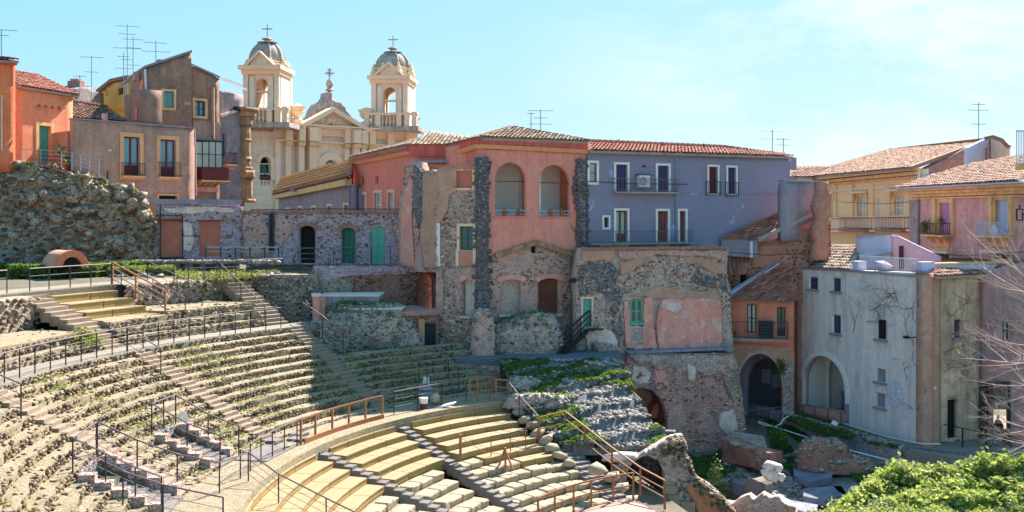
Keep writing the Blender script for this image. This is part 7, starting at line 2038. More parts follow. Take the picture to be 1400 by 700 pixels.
# brick buildings above
w = Wall(996, 64.3, 1136, 63.6)
b = thing('brick_house', 'weathered red brick house with a sloping tiled roof behind the balcony house', 'house', P(1060, 400, 69))
hh = [opening(w, b, 1012, 374, 1020, 391, 'dark', depth=.2)]
part('wall', slab(w, pp(w, [(990, 412), (990, 352), (1030, 330), (1048, 332), (1085, 318), (1118, 300), (1136, 300), (1136, 412)]), hh, .5, .3, disp=rough(.05, 1.4, 7), stones=(18, 'rock_red', b, .11)), MT['brick'], b)
part('rubble_band', slab(w.off(.07), pp(w.off(.07), [(1040, 336), (1060, 326), (1098, 310), (1118, 306), (1118, 322), (1100, 326), (1060, 334)]), [], .08, .25, disp=rough(.1, 2, 5)), MT['rub_red'], b)
part('red_panel', slab(w.off(.1), pp(w.off(.1), [(1090, 311), (1118, 299), (1118, 310), (1112, 320)]), [], .05, .3), MT['brick_blk'], b)
tile_plane('roof', [P(985, 325.5, 63.6), P(1036, 328, 63.2), P(1116, 291, 64.6), P(1066, 290, 65)], MT['tile_red'], b, skew=True)
part('wall_face', MB().prism([P(986, 327, 63.7), P(1036, 329.5, 63.3), P(1036, 352, 63.3), P(986, 350, 63.7)], (0, .3, 0)), MT['slate'], b)
mb = MB().bar(P(1036, 328, 63.1), P(1116, 290, 63.9), .2, .25); part('verge', mb, MT['concrete'], b)
part('drain_pipe', MB().tube([P(1027, 330, 63.1), P(1027, 352, 63.1)], .1, 6), MT['whitemetal'], b)
tile_plane('roof', [P(996, 374, 63.3), P(1018, 374, 63.3), P(1030, 352, 63.9), P(996, 352, 63.9)], MT['tile_red'], b)
body(b, w, 0, w.L, 8.5, 11.5, 2, 'brick_orange', .6)
# ------------------------------------------------------------------ pale grey house
GH = Wall(1095, 64, 1255, 55)
b = thing('grey_house', 'pale grey stained house with a white arched passage and small dark windows', 'house', P(1180, 590, 59))
hh = []
for (x0, y0, x1, y1) in ((1106.5, 379, 1118, 395.5), (1138.5, 380.5, 1149.5, 398.5)):
 hh.append(opening(GH, b, x0, y0, x1, y1, 'window', col='purple', depth=.12, sill='slate'))
hh.append(opening(GH, b, 1138, 431, 1149.5, 456, 'window', col='purple', depth=.15, sill='slate'))
hh.append(opening(GH, b, 1198.5, 437, 1211.5, 464, 'shutter', col='black', depth=.15, sill='slate', n=3))
hh.append(opening(GH, b, 1198, 504, 1210.5, 522.5, 'shutter', col='slate', depth=.12, sill='slate', n=3))
hh.append(opening(GH, b, 1197.5, 538, 1210, 557, 'shutter', col='slate', depth=.12, sill='slate', n=3))
u0, z0, u1, z1 = GH.rect(1098, 487, 1156, 563)
z0 = .9
rise = (u1 - u0) / 2 * 1.02
hh.append(arch_poly(max(.08, u0), z0, u1, z1, rise, 24))
zt = lambda x: GH.uz(x, 366 + (x - 1095) * 7 / 160)
part('wall', slab(GH, [(0, .3), (0, zt(1095)[1]), (GH.L, zt(1255)[1]), (GH.L, .3)], hh, .45, .2), MT['housegrey'], b)
ra = arch_poly(max(.08, u0), z0, u1, z1, rise, 24)[1:]; ro_ = arch_poly(max(.08, u0) - .28, z0, u1 + .28, z1 + .28, rise + .28, 24)[1:]
part('white_arch_band', ring(MB(), GH, ro_[:-1], ra[:-1], -.44, .06), MT['white'], b)
part('impost', GH.box(MB(), u1 + .0, u1 + .34, z1 - rise - .15, z1 - rise, -.1, .1), MT['white'], b)
part('base_block', GH.box(MB(), u1 + .02, u1 + .32, .5, 2.2, -.1, .1), MT['slate'], b)
cx0 = max(.08, u0)
part('passage_back', GH.box(MB(), cx0 - .3, u1 + .6, .5, z1 + .4, -3.6, -3.4), MT['white'], b)
part('passage_side', GH.box(MB(), cx0 - .3, cx0 + .02, .5, z1 + .4, -3.4, -.46), MT['white'], b)
part('passage_side', GH.box(MB(), u1 + .1, u1 + .3, .5, z1 + .4, -3.4, -.46), MT['palmauve'], b)
part('passage_ceiling', GH.box(MB(), cx0 - .3, u1 + .6, z1 + .2, z1 + .4, -3.4, -.46), MT['white'], b)
iw = GH.off(-1.9)
mid = cx0 + (u1 - cx0) * .55
part('inner_arch', slab(iw, [(cx0, z0), (u1 + .1, z0), (u1 + .1, z1 + .2), (cx0, z1 + .2)], [arch_poly(cx0 + .15, z0, mid - .25, z1 - .35, None, 16), arch_poly(mid + .15, z0, u1 - .05, z1 - .35, None, 16)], .3, .12), MT['white'], b)
part('grey_dado', iw.box(MB(), mid - .26, mid + .16, z0, z0 + 1.7, -.32, .02), MT['slate'], b)
part('grey_dado', iw.box(MB(), cx0, cx0 + .6, z0, z0 + 1.2, -1.4, -1.35), MT['slate'], b)
dd = part('glass_door', iw.box(MB(), mid + .25, u1 - .1, z0, z0 + 2.5, -1.5, -1.4), MT['black'], b)
part('pane', iw.box(MB(), mid + .4, mid + .9, z0 + .1, z0 + 2.3, -1.38, -1.36), MT['glass'], dd)
part('pane', iw.box(MB(), mid + 1.1, u1 - .2, z0 + .1, z0 + 2.3, -1.38, -1.36), MT['paleglass'], dd)
part('notice', iw.box(MB(), mid + .45, mid + .75, z0 + 1.2, z0 + 1.45, -1.355, -1.34), MT['white'], dd)
body(b, GH, 0, GH.L, 4.9, zt(1175)[1] - .4, 6, 'housegrey', .5)
body(b, GH, u1 + .7, GH.L, .3, 4.9, 6, 'housegrey', .5)
part('left_corner_pier', slab(Wall.xy(GH.a + GH.n * .25 - GH.d * .95, GH.a + GH.n * .25 + GH.d * .1), rect_poly(0, -.4, 1.05, zt(1095)[1] + .1), [], .8, .2, disp=rough(.04, 2, 9)), MT['brick'], b)
# round plaster medallion
u, z = GH.uz(1224, 538)
vs, fs = [], []
part('round_medallion', MB().prism([GH.pt(u + .62 * math.cos(t), z + .78 * math.sin(t), .015) for t in np.linspace(0, 2 * PI, 25)[:-1]], tuple(np.array([GH.n[0], GH.n[1], 0]) * .025)), MT['palegrey'], b)
part('medallion_shell', rocks('medallion_shell', [GH.pt(u + dx, z + dz, .03) for dx, dz in ((-.1, .2), (.1, .35), (.25, .1), (.3, -.15), (.1, -.3), (-.2, 0), (-.3, -.2))], (.14, .05, .2)), MT['housegrey'], b)
for (x, y) in ((1246, 461), ):
 t_ = thing('wall_lamp', 'small black wall lamp near the top of the brick pier', 'lamp', P3(GH, x, y, .1))
 part('arm', MB().bar(P3(GH, 1253, 461, .0), P3(GH, 1248, 461, .5), .05, .05), MT['black'], t_)
 part('shade', MB().lathe([(.18, 0), (.2, .08), (.08, .16)], P3(GH, 1248, 462, .5), 8), MT['black'], t_)
# brick pier
a = np.array(GH.pt(GH.L, 0)[:2])
PR = Wall.xy(a + GH.n * .35, a + GH.n * .35 + np.array([.62, -.55]))
pz1 = EYE - (378 - HY) * 55 / F
PR = Wall(1252.5, 54.7, 1268, 54.0); PR2 = Wall(1268, 54.0, 1286, 54.9)
part('brick_pier', slab(PR, rect_poly(0, .2, PR.L, pz1 + .25), [], .5, .3, disp=rough(.02, 2, 2)), MT['brick_pier'], b)
part('brick_pier', slab(PR2, rect_poly(0, .2, PR2.L, pz1 + .1), [], .5, .3, disp=rough(.02, 2, 3)), MT['brick_pier'], b)
part('pier_cap', MB().prism([PR.pt(-.2, pz1 + .25, .12), PR.pt(PR.L, pz1 + .25, .12), PR2.pt(PR2.L + .1, pz1 + .1, .12), PR2.pt(PR2.L, pz1 + .1, -.8), PR.pt(0, pz1 + .25, -.8)], (0, 0, .12)), MT['slate'], b)
cl = thing('wall_lamp', 'tiny lamp on the brick pier, low down', 'lamp', P(1279, 532, 54.3))
part('shade', MB().lathe([(.06, 0), (.12, .1), (.03, .2)], P(1278, 533, 54.2), 8), MT['whitemetal'], cl)
# dry creeper on the walls
def creeper(label, Wl, segs, off=.035):
 mb = MB()
 def grow(x, y, ang, n, r, depth):
  pts = []
  for i in range(n):
   u, z = Wl.uz(x, y)
   if u < 0.02 or u > Wl.L - .02: break
   pts.append(Wl.pt(u, z, off + random.uniform(-.01, .02)))
   ang += random.uniform(-.38, .38)
   x += math.cos(ang) * 2.4; y += math.sin(ang) * 2.4
   if depth < 3 and random.random() < .22: grow(x, y, ang + random.choice((-1, 1)) * random.uniform(.4, 1.1), int(n * .6), r * .6, depth + 1)
  if len(pts) > 2: mb.tube(pts, [r * (1 - .7 * i / len(pts)) for i in range(len(pts))], 3, cap=False)
 for s in segs: grow(*s, 0)
 o = part('creeper', mb, MT['ivy'], None, kind='stuff')
 return tag(o, label, 'creeper')
creeper('leafless creeper fanning out near the top right of the grey house wall', GH, [(1250, 470, -2.4, 26, .012), (1252, 440, -2.6, 26, .012), (1250, 420, 3.3, 28, .012), (1252, 500, -2.0, 18, .012), (1240, 520, -1.6, 12, .016), (1166, 455, -.8, 20, .016), (1190, 425, -.6, 18, .016), (1185, 440, -.3, 18, .016), (1225, 400, 2.6, 16, .016), (1250, 560, -2.2, 16, .016)])
# beige bay and mauve end wall
BW = Wall(1286, 55.0, 1340, 56.2)
hh = [opening(BW, b, 1304.5, 437, 1314, 462, 'window', col='purple', depth=.12, n=1, sill='slate'), opening(BW, b, 1295.5, 546, 1311, 600, 'dark', depth=.35, door=True)]
part('beige_wall', slab(BW, [BW.uz(1286, 605), BW.uz(1286, 379), BW.uz(1340, 376), BW.uz(1340, 605)], hh, .5, .4), MT['beige'], b)
MW = Wall(1340, 56.2, 1440, 53)
hh = [opening(MW, b, 1369, 438.5, 1381, 467, 'window', col='navy', depth=.15, glass='paleglass'), opening(MW, b, 1345, 524.5, 1379, 600, 'void')]
part('mauve_wall', slab(MW, [MW.uz(1340, 620), MW.uz(1340, 374), MW.uz(1378, 362), MW.uz(1440, 350), MW.uz(1440, 620)], hh, .5, .4), MT['mauve'], b)
part('entrance_frame', ring(MB(), MW, [MW.uz(1341.5, 612), MW.uz(1341.5, 522), MW.uz(1382, 522), MW.uz(1382, 612)], [MW.uz(1345.5, 612), MW.uz(1345.5, 526), MW.uz(1378.5, 526), MW.uz(1378.5, 612)], -.5, .12), MT['navy'], b)
part('entrance_back', MW.box(MB(), MW.u(1338), MW.u(1400), .5, 5.4, -3.5, -3.3), MT['ochre'], b)
part('added_entrance_ceiling', MW.box(MB(), MW.u(1338), MW.u(1400), 5.2, 5.5, -3.5, -.52), MT['ochre'], b)  # unseen ceiling, added to keep the sun off the entrance back
part('entrance_side', MW.box(MB(), MW.u(1379), MW.u(1383), .5, 5.4, -3.3, -.52), MT['wood_red'], b)
part('entrance_door', MW.box(MB(), MW.u(1358), MW.u(1371), .9, 3.9, -3.28, -3.2), MT['darkred'], b)
part('red_stain', slab(MW.off(.02), [MW.uz(1332 + 8, 600), MW.uz(1340.2, 540), MW.uz(1344.5, 545), MW.uz(1344.8, 600)], [], .02, .3), MT['pink'], b)
body(b, MW, MW.u(1340), MW.L, 5.5, 10, 5, 'mauve', .55)
body(b, BW, 0, BW.L, .5, 10.2, 6, 'beige', .6)
w = BW.off(.1)
mb = MB()
A_, B_ = Vector(P3(BW, 1268, 377, .7)), Vector(P3(BW, 1342, 374, .25))
tile_plane('bay_roof', [A_, B_, B_ + Vector((0, 1.2, .35)), A_ + Vector((0, 1.2, .35))], MT['tile_mix'], b)
creeper('leafless creeper covering the beige bay right of the brick pier', BW, [(1292, 480, 0, 24, .012), (1300, 530, -.6, 26, .012), (1335, 480, 2.2, 26, .012), (1330, 520, -1.7, 26, .012), (1310, 410, .5, 22, .012), (1338, 560, -1.8, 26, .012), (1290, 440, -.3, 22, .012), (1336, 430, 2.8, 22, .012), (1300, 400, .2, 18, .012), (1322, 500, 3, 20, .012)])
creeper('leafless creeper on the front of the brick pier', PR, [(1255, 560, -1.2, 26, .018), (1258, 500, -1.4, 26, .018), (1264, 460, -1.8, 20, .018), (1256, 420, -1.2, 18, .018)])
t_ = thing('floodlight', 'square metal floodlight on the corner right of the beige bay', 'floodlight', P3(MW, 1337, 487, .3))
part('lamp_head', Wall.xy(MW.a - MW.d * 1.0, MW.b).pbox(MB(), 1332.5, 482, 1342, 491, .15, .6), MT['aluminium'], t_)
part('glass', Wall.xy(MW.a - MW.d * 1.0, MW.b).pbox(MB(), 1333.5, 485, 1341, 490, .6, .62), MT['paleglass'], t_)
# roof terrace on the grey house
tz = zt(1095)[1]
tw_ = Wall(1166, 59.3, 1258, 54.4)
terr = [GH.pt(0, 0, -.2)[:2], GH.pt(GH.L, 0, -.2)[:2], (30, 56), (30, 72), (19.5, 72)]
part('terrace_floor', MB().prism([(x, y, 10.35) for x, y in terr], (0, 0, .12)), MT['concrete'], b)
part('wall_coping', GH.box(MB(), -.05, GH.L + .1, zt(1095)[1] - .02, zt(1095)[1] + .1, -.5, .12), MT['slate'], b)
A_, B_ = Vector(P3(GH, 1096, 365.5, .1)), Vector(P3(GH, 1170, 368.5, .1))
tile_plane('roof', [A_, B_, P(1172, 338, 63.5), P(1166, 337, 64), P(1140, 347, 66)], MT['tile_old'], b)
part('pier_block', GH.pbox(MB(), 1166, 357, 1174, 369, -.6, .05), MT['palegrey'], b)
part('pier_block', GH.pbox(MB(), 1253.5, 358, 1262, 373, -.9, .08), MT['palegrey'], b)
mb = MB(); r0 = GH.u(1174); r1 = GH.u(1254); z_ = zt(1200)[1] + .1
GH.box(mb, r0, r1, z_ + .72, z_ + .76, -.1, -.05)
k = int((r1 - r0) / .14)
for i in range(k): GH.box(mb, r0 + i * .14, r0 + i * .14 + .02, z_, z_ + .72, -.085, -.065)
part('terrace_railing', mb, MT['whitemetal'], b)
w = Wall(1258, 55.2, 1374, 56.8)
part('parapet_wall', slab(w, [w.uz(1258, 384), w.uz(1258, 361), w.uz(1300, 360), w.uz(1374, 359.5), w.uz(1350, 370), w.uz(1340, 376), w.uz(1340, 384)], [], .3, .4), MT['palegrey'], b)
part('parapet_coping', w.pbox(MB(), 1256, 359, 1376, 361, -.4, .1), MT['ochre'], b)
# rose stair house
b = thing('stair_house', 'small rose pink stair house with a dark red door on the roof terrace', 'stair house', P(1230, 368, 62))
w = Wall(1218, 60.5, 1290, 58.8)
hh = [opening(w, b, 1228.5, 336, 1235.5, 369, 'shutter', col='darkred', door=True, n=1, depth=.1)]
part('wall', slab(w, pp(w, [(1218, 374), (1218, 322), (1228, 323), (1286, 351), (1287, 374)]), hh, .3, .4), MT['rosehouse'], b)
w = Wall(1170, 62.5, 1218, 60.5)
part('side_wall', slab(w, pp(w, [(1171, 374), (1171, 323), (1218, 322), (1218, 374)]), [], .3, .4), MT['palegrey'], b)  # same rose house; blue-grey colour paints this side's shade
part('roof', MB().prism([P(1170, 322.5, 62.4), P(1219, 321, 60.4), P(1230, 322, 62.4), P(1176, 323, 64.5)], (0, 0, .1)), MT['concrete'], b)
part('rear_walls', MB().prism([P(1172, 370, 62.9), P(1217, 370, 61.2), P(1284, 370, 60), P(1290, 370, 64), P(1176, 370, 66)], (0, 0, .9)), MT['rosehouse'], b)
part('sloped_canopy', MB().hexa([P(1192, 352, 60), P(1220, 347, 59.8), P(1222, 346, 60.6), P(1196, 350, 60.8), P(1192, 351, 60), P(1220, 346, 59.8), P(1222, 345, 60.6), P(1196, 349, 60.8)]), MT['tile_red'], b)
t_ = thing('parasol', 'folded purple parasol lying on the roof terrace behind the railing', 'parasol', P(1208, 362, 58))
part('canopy', MB().add([P(1196, 357, 58), P(1222, 364, 57.5), P(1214, 367, 57.4), P(1200, 365, 57.6), P(1208, 356, 59)], [(0, 1, 2, 3), (0, 4, 1)]), MT['purple'], t_)
part('pole', MB().tube([P(1196, 370, 58), P(1210, 359, 58)], .04, 5), MT['aluminium'], t_)
b = thing('awning', 'dark red corrugated awning on the right end of the roof terrace', 'awning', P(1325, 358, 62))
mb = MB()
for i in range(30):
 x = 1286 + i * 2.7
 a_, c_ = P(x, 355.5 - .6 * (i % 2) + i * .05, 60), P(x, 352.5, 63)
 mb.hexa([P(x, 357, 60), P(x + 2.4, 357, 60), P(x + 2.4, 353.5, 62.5), P(x, 353.5, 62.5), P(x, 355.3, 60), P(x + 2.4, 355.3, 60), P(x + 2.4, 352.5, 62.5), P(x, 352.5, 62.5)])
part('corrugated_sheet', mb, MT['darkred'], b, kind='stuff')
part('edge_beam', MB().bar(P(1285, 357.5, 60), P(1370, 357.5, 60), .1, .08), MT['ochre'], b)
# cream building
CB = Wall(1096, 98, 1261, 73)
b = thing('cream_building', 'cream yellow building with ornate windows, balconies and a big brown tiled roof', 'building', P(1190, 345, 80))
hh = []
for (x0, y0, x1, y1, nn) in ((1134, 268, 1139.5, 305, 1), (1172.5, 268, 1184.5, 304, 2), (1223.5, 266, 1235.5, 302, 2)):
 hh.append(opening(CB, b, x0, y0, x1, y1, 'window', trim='ochre', tw=.22, col='cream', glass='paleglass', n=nn, door=True, depth=.15))
part('wall', slab(CB, pp(CB, [(1096, 352), (1096, 247), (1261, 231), (1261, 352)]), hh, .5, 1), MT['yellow'], b)
def cband(y0a, y0b, hpx, o, nm='cornice', mat='ochre', xa=1097, xb=1261):
 za0 = CB.uz(xa, y0a)[1]; zb0 = CB.uz(xb, y0b)[1]; ua, ub = CB.u(xa), CB.u(xb); h_ = hpx * CB.D(1180) / F
 return part(nm, MB().hexa([CB.pt(ua, za0 - h_, o), CB.pt(ub, zb0 - h_, o), CB.pt(ub, zb0 - h_, 0), CB.pt(ua, za0 - h_, 0), CB.pt(ua, za0, o), CB.pt(ub, zb0, o), CB.pt(ub, zb0, 0), CB.pt(ua, za0, 0)]), MT[mat], b)
cband(246, 229.5, 3, .9); cband(250, 234, 4, .5, 'frieze'); cband(262, 250, 4, .12, 'moulding', 'cream'); cband(254, 240, 2.4, .2, 'moulding')
cband(300, 296, 14, .25, 'balustrade_band', 'cream', 1120, 1261); cband(297.5, 293.5, 2, .5, 'moulding', 'cream', 1120, 1261); cband(315, 313, 3, .5, 'moulding', 'cream', 1120, 1261)
for x0, x1 in ((1129, 1133), (1141, 1145), (1163, 1168), (1190, 1196), (1213, 1219), (1239, 1246), (1253, 1261)):
 part('pilaster_strip', CB.box(MB(), CB.u(x0), CB.u(x1), CB.uz(x0, 297)[1], CB.uz(x0, 253)[1], 0, .18), MT['ochre' if x0 > 1250 else 'yellow'], b)
for x0, x1, yt in ((1168, 1189, 262), (1219, 1240, 259), (1130, 1144, 263)):
 part('window_hood', CB.box(MB(), CB.u(x0), CB.u(x1), CB.uz(x0, yt + 3)[1], CB.uz(x0, yt)[1], 0, .45), MT['cream'], b)
 for xx in (x0, x1 - 3): part('bracket', CB.box(MB(), CB.u(xx), CB.u(xx + 2.5), CB.uz(xx, yt + 12)[1], CB.uz(xx, yt + 3)[1], 0, .25), MT['ochre'], b)
for x0, x1 in ((1160, 1196), (1210, 1247)):
 balcony(CB, b, x0, 297, x1, 313, outd=.9, step=.3, slab_t=.25, mat='iron', slabm='brown2')
part('drain_pipe', MB().tube([P3(CB, 1260, 232, .2), P3(CB, 1260.5, 255, .2)], .12, 6), MT['whitemetal'], b)
body(b, CB, 0, CB.L, 9, 16.2, 6, 'yellow', .6)
A_, B_ = Vector(P3(CB, 1094, 244, 1.0)), Vector(P3(CB, 1263, 229.5, 1.0))
C_ = Vector(P(1352, 190.5, 78)); D_ = Vector(P(1216, 205, 104))
tile_plane('roof', [A_, B_, Vector(P(1263, 229.5, 73)) + (C_ - Vector(P(1263, 229.5, 73))) , D_], MT['tile_mix'], b, cw=.34, ch=.55, amp=.11, skew=True, ridge=[(D_, C_)])
part('roof_edge', MB().bar(B_, C_, .3, .25), MT['tile_mix'], b)
g = Wall(1262, 73.2, 1330, 76)
part('brick_gable', slab(g, [g.uz(1262, 262), g.uz(1262, 232), g.uz(1300, 214), g.uz(1328, 199), g.uz(1328, 262)], [], .5, .5, disp=rough(.05, 1, 5)), MT['rub_red'], b)
dm = Wall(1323, 72, 1353, 73.5)
dh = part('dormer', slab(dm, [dm.uz(1323, 236), dm.uz(1323, 203), dm.uz(1330, 199), dm.uz(1346, 191), dm.uz(1353, 189), dm.uz(1353, 236)], [dm.uz(1347.5, 224) and rect_poly(*dm.rect(1347.5, 201, 1352, 225))], .3, .4), MT['palegrey'], b)
part('dormer_door', dm.off(-.1).pbox(MB(), 1347, 200.5, 1352.5, 225, -.1, 0), MT['brick_blk'], dh)
dm2 = Wall(1353, 73.5, 1378, 70.5)
part('dormer_side', slab(dm2, [dm2.uz(1353, 240), dm2.uz(1353, 189), dm2.uz(1360, 189), dm2.uz(1372, 194), dm2.uz(1377, 199), dm2.uz(1375, 205), dm2.uz(1375, 240)], [], .3, .3), MT['cream'], dh)
part('dormer_eave', MB().tube([P(1346, 190, 71.8), P(1358, 187.5, 71.5), P(1370, 192, 70.8), P(1379, 201, 70.3)], .16, 5), MT['tile_mix'], dh)
# mauve palazzo on the right
PB = Wall(1247, 70, 1420, 55.5)
b = thing('mauve_palazzo', 'mauve palazzo with pink and pale blue balcony shutters on ochre stone frames', 'palazzo', P(1330, 350, 62), 'houses around the theatre')
hh = [opening(PB, b, 1285, 277, 1299.5, 319, 'shutter', trim='ochre', tw=.3, col='pinkdoor', door=True), opening(PB, b, 1361.5, 273, 1379.5, 319, 'shutter', trim='ochre', tw=.36, col='paleblue', door=True),
      opening(PB, b, 1281, 344.5, 1299, 354, 'shutter', trim='cream', tw=.25, col='wood_door'), opening(PB, b, 1359, 345.5, 1381, 354, 'shutter', trim='cream', tw=.25, col='wood_door')]
part('wall', slab(PB, pp(PB, [(1247, 358), (1247, 257), (1420, 247), (1420, 358)]), hh, .5, .8), MT['palmauve'], b)
def pband(ya, yb, hpx, o, mat='ochre', nm='cornice'):
 h_ = hpx * 62 / F; za, zb = PB.uz(1247, ya)[1], PB.uz(1420, yb)[1]
 part(nm, MB().hexa([PB.pt(-.2, za - h_, o), PB.pt(PB.L, zb - h_, o), PB.pt(PB.L, zb - h_, 0), PB.pt(-.2, za - h_, 0), PB.pt(-.2, za, o), PB.pt(PB.L, zb, o), PB.pt(PB.L, zb, 0), PB.pt(-.2, za, 0)]), MT[mat], b)
pband(258.5, 250, 4, .8); pband(262.5, 255, 4, .45); pband(266.5, 259.5, 4, .15); pband(257, 248.4, 1.6, 1.2, 'paleblue', 'gutter'); pband(271, 266, 2, .22)
for x0, x1, ya in ((1277, 1282, 271), (1302, 1306, 270), (1355, 1359, 268), (1382, 1386, 267)):
 part('pilaster_strip', PB.box(MB(), PB.u(x0), PB.u(x1), PB.uz(x0, 322)[1], PB.uz(x0, ya)[1], 0, .2), MT['ochre'], b)
part('corner_pilaster', PB.box(MB(), 0, PB.u(1258), PB.uz(1250, 358)[1], PB.uz(1250, 271)[1], 0, .18), MT['greywall'], b)
for i, (x0, x1) in enumerate(((1273, 1303.5), (1349.5, 1384))):
 balcony(PB, b, x0, 305 if i == 0 else 304, x1, 321 if i == 0 else 322, outd=.8, step=.12, slab_t=.12, mat='black' if i == 0 else 'paleblue', slabm='ochre')
 for xx in (x0 + 5, (x0 + x1) / 2, x1 - 6):
  part('bracket', MB().prism([P3(PB, xx - 1.2, 323, 0), P3(PB, xx - 1.2, 323, .7), P3(PB, xx - 1.2, 334, 0)], tuple(np.array(P3(PB, xx + 1.5, 323)) - np.array(P3(PB, xx - 1.2, 323)))), MT['ochre'], b)
 part('panel_below', PB.box(MB(), PB.u(x0 + 5), PB.u(x1 - 5), PB.uz(x0, 337)[1], PB.uz(x0, 325)[1], 0, .06), MT['peach'], b)
for x0, x1 in ((1275, 1304), (1349, 1387)):
 part('window_hood', PB.box(MB(), PB.u(x0), PB.u(x1), PB.uz(x0, 345)[1], PB.uz(x0, 341.5)[1], 0, .5), MT['cream'], b)
 part('window_hood', PB.box(MB(), PB.u(x0 + 3), PB.u(x1 - 3), PB.uz(x0, 341.5)[1], PB.uz(x0, 339.5)[1], 0, .35), MT['ochre'], b)
for x, y in ((1279, 305), (1301, 302), (1277, 312)):
 o = part('balcony_plant', leaves('balcony_plant', np.array(P3(PB, x, y, .7)) + rng.normal(size=(90, 3)) * .14, .08), MT['grass'], b, kind='stuff')
u, z = PB.uz(1370, 315); p = Vector(PB.pt(u, z, .5))
part('satellite_dish', MB().prism([p + (Vector((PB.d[0], PB.d[1], 0)) * math.cos(t) + Vector((0, 0, math.sin(t)))) * .34 for t in np.linspace(0, 2 * PI, 17)[:-1]], (-.03, -.05, 0)), MT['whitemetal'], b)
A_, B_ = Vector(P3(PB, 1243, 257.5, 1.1)), Vector(P3(PB, 1420, 247, 1.1))
tile_plane('roof', [A_, B_, P(1425, 208, 66), P(1380, 222, 68.5), P(1322, 232, 71.5)], MT['tile_mix'], b, cw=.32, ch=.5, amp=.1)
part('roof_side', MB().prism([P(1247, 258, 70.5), P(1322, 233, 72.4), P(1330, 228, 73), P(1262, 240, 73)], (0, 0, -.3)), MT['palegrey'], b)
body(b, PB, 0, PB.L, 10.3, 15.3, 6, 'palmauve', .6)
t_ = thing('wall_lantern', 'black square iron lantern bracket on the mauve palazzo at the right edge', 'lantern', P3(PB, 1395, 294, .5))
mb = MB()
for p_, q_ in (((1390, 286), (1390, 301)), ((1398, 286), (1398, 301)), ((1390, 286), (1398, 286)), ((1390, 301), (1398, 301)), ((1394, 280), (1394, 286)), ((1398, 293), (1412, 293))): mb.bar(P(*p_, 55.8), P(*q_, 55.8), .07, .07)
part('frame', mb, MT['black'], t_)
# far roof strip
w = Wall(1079, 92, 1135, 92)
b = thing('far_house', 'small far house with a brown tiled roof between the blue and cream buildings', 'house', P(1105, 245, 92), 'houses around the theatre')
part('wall', slab(w, pp(w, [(1079, 262), (1079, 241), (1140, 241), (1140, 262)]), [], .4, 2), MT['palegrey'], b)
tile_plane('roof', [P(1079, 242, 91.6), P(1140, 242, 91.6), P(1136, 227, 97), P(1085, 226, 97)], MT['tile_mix'], b, cw=.4, ch=.6)
part('white_band', w.pbox(MB(), 1090, 243, 1110, 248, 0, .2), MT['white'], b)
w = Wall(1074, 68, 1090, 69)
part('grey_box', w.pbox(MB(), 1074, 215, 1089, 232, -1, 0), MT['slate'], b)
# near balcony corner at the right edge
b = thing('balcony_corner', 'corner of a nearby blue barred balcony cut by the right edge of the view', 'balcony', P(1400, 232, 46))
part('slab', MB().hexa([P(1388, 232, 46), P(1440, 232, 46), P(1440, 232, 48), P(1390, 232, 48), P(1388, 223, 46), P(1440, 223, 46), P(1440, 223, 48), P(1390, 223, 48)]), MT['ochre'], b)
mb = MB()
for i in range(14): mb.tube([P(1390 + i * 3, 223, 46.1), P(1390 + i * 3, 179, 46.1)], .025, 4)
mb.bar(P(1389, 179, 46.1), P(1440, 179, 46.1), .06, .06)
part('bars', mb, MT['paleblue'], b)
# ------------------------------------------------------------------ antennas
px_antenna('tall crossed antenna left of the high palazzo block', 174, 33, 130, 84, arms=((.97, .95), (.86, .7), (.66, 1.1), (.5, .5)))
px_antenna('antenna with a small white dish beside the tall crossed one', 182, 50, 128, 82, arms=((.95, .8), (.8, .6), (.5, .5)))
px_antenna('short antenna between the two crossed ones on the left roof', 169, 72, 126, 84, arms=((.9, .5), (.6, .7)))
px_antenna('thin antenna above the tiled roof left of the yellow house', 125, 76, 132, 80, arms=((.96, .9), (.6, .5)))
px_antenna('small antenna by the brick chimney stack', 109, 103, 128, 84, arms=((.95, .5),))
px_antenna('antenna standing on the sloping roof of the high palazzo block', 213, 56, 88, 74, arms=((.92, .8), (.55, 1.0)))
px_antenna('thin antenna on the tall orange house at the left edge', 2, 40, 82, 60, arms=((.98, .9), (.8, .4)))
px_antenna('left antenna of the pair above the red building roof', 726, 154, 178, 70, arms=((.95, .25),))
px_antenna('broad antenna above the red building roof', 739, 150, 178, 70, arms=((.95, .9), (.6, .5), (.3, .8)), rz=.1)
px_antenna('left antenna of the two above the right end of the blue house', 1056, 178, 208, 76, arms=((.95, .8), (.6, .9)))
px_antenna('right antenna of the two above the right end of the blue house', 1071, 189, 212, 76, arms=((.95, .5), (.6, .5)))
px_antenna('antenna on the brown roof of the cream building', 1338, 140, 194, 80, arms=((.95, .6), (.8, 1.0), (.45, .7)))
px_antenna('thin antenna in front of the cream building', 1201, 271, 345, 66, arms=((.95, .1), (.8, .1)))
# cables
for lab, pts in (('cable sagging from the high palazzo block to the church', [(262, 88, 68), (290, 100, 72), (333, 118, 80)]), ('dark cable along the upper floor of the blue house', [(804, 248, 59.9), (860, 251, 61), (940, 252, 62.8)]), ('cable drooping down from the lava pilaster beside the loggia', [(780, 305, 59.2), (782, 312, 59.2), (787, 318, 59.2), (786, 330, 59.2)]),
                 ('cable crossing in front of the brick house to the grey house', [(1000, 345, 60.5), (1050, 349, 60.8), (1100, 346, 61)]), ('white cable across the cream building', [(1150, 276, 76), (1200, 279, 72), (1262, 275, 70)]), ('cable from the cream building to the mauve palazzo', [(1262, 345, 64), (1320, 350, 60), (1400, 344, 56)])):
 tag(part('cable', MB().tube([P(*p) for p in pts], .022, 4), MT['iron'], None), lab, 'cable')
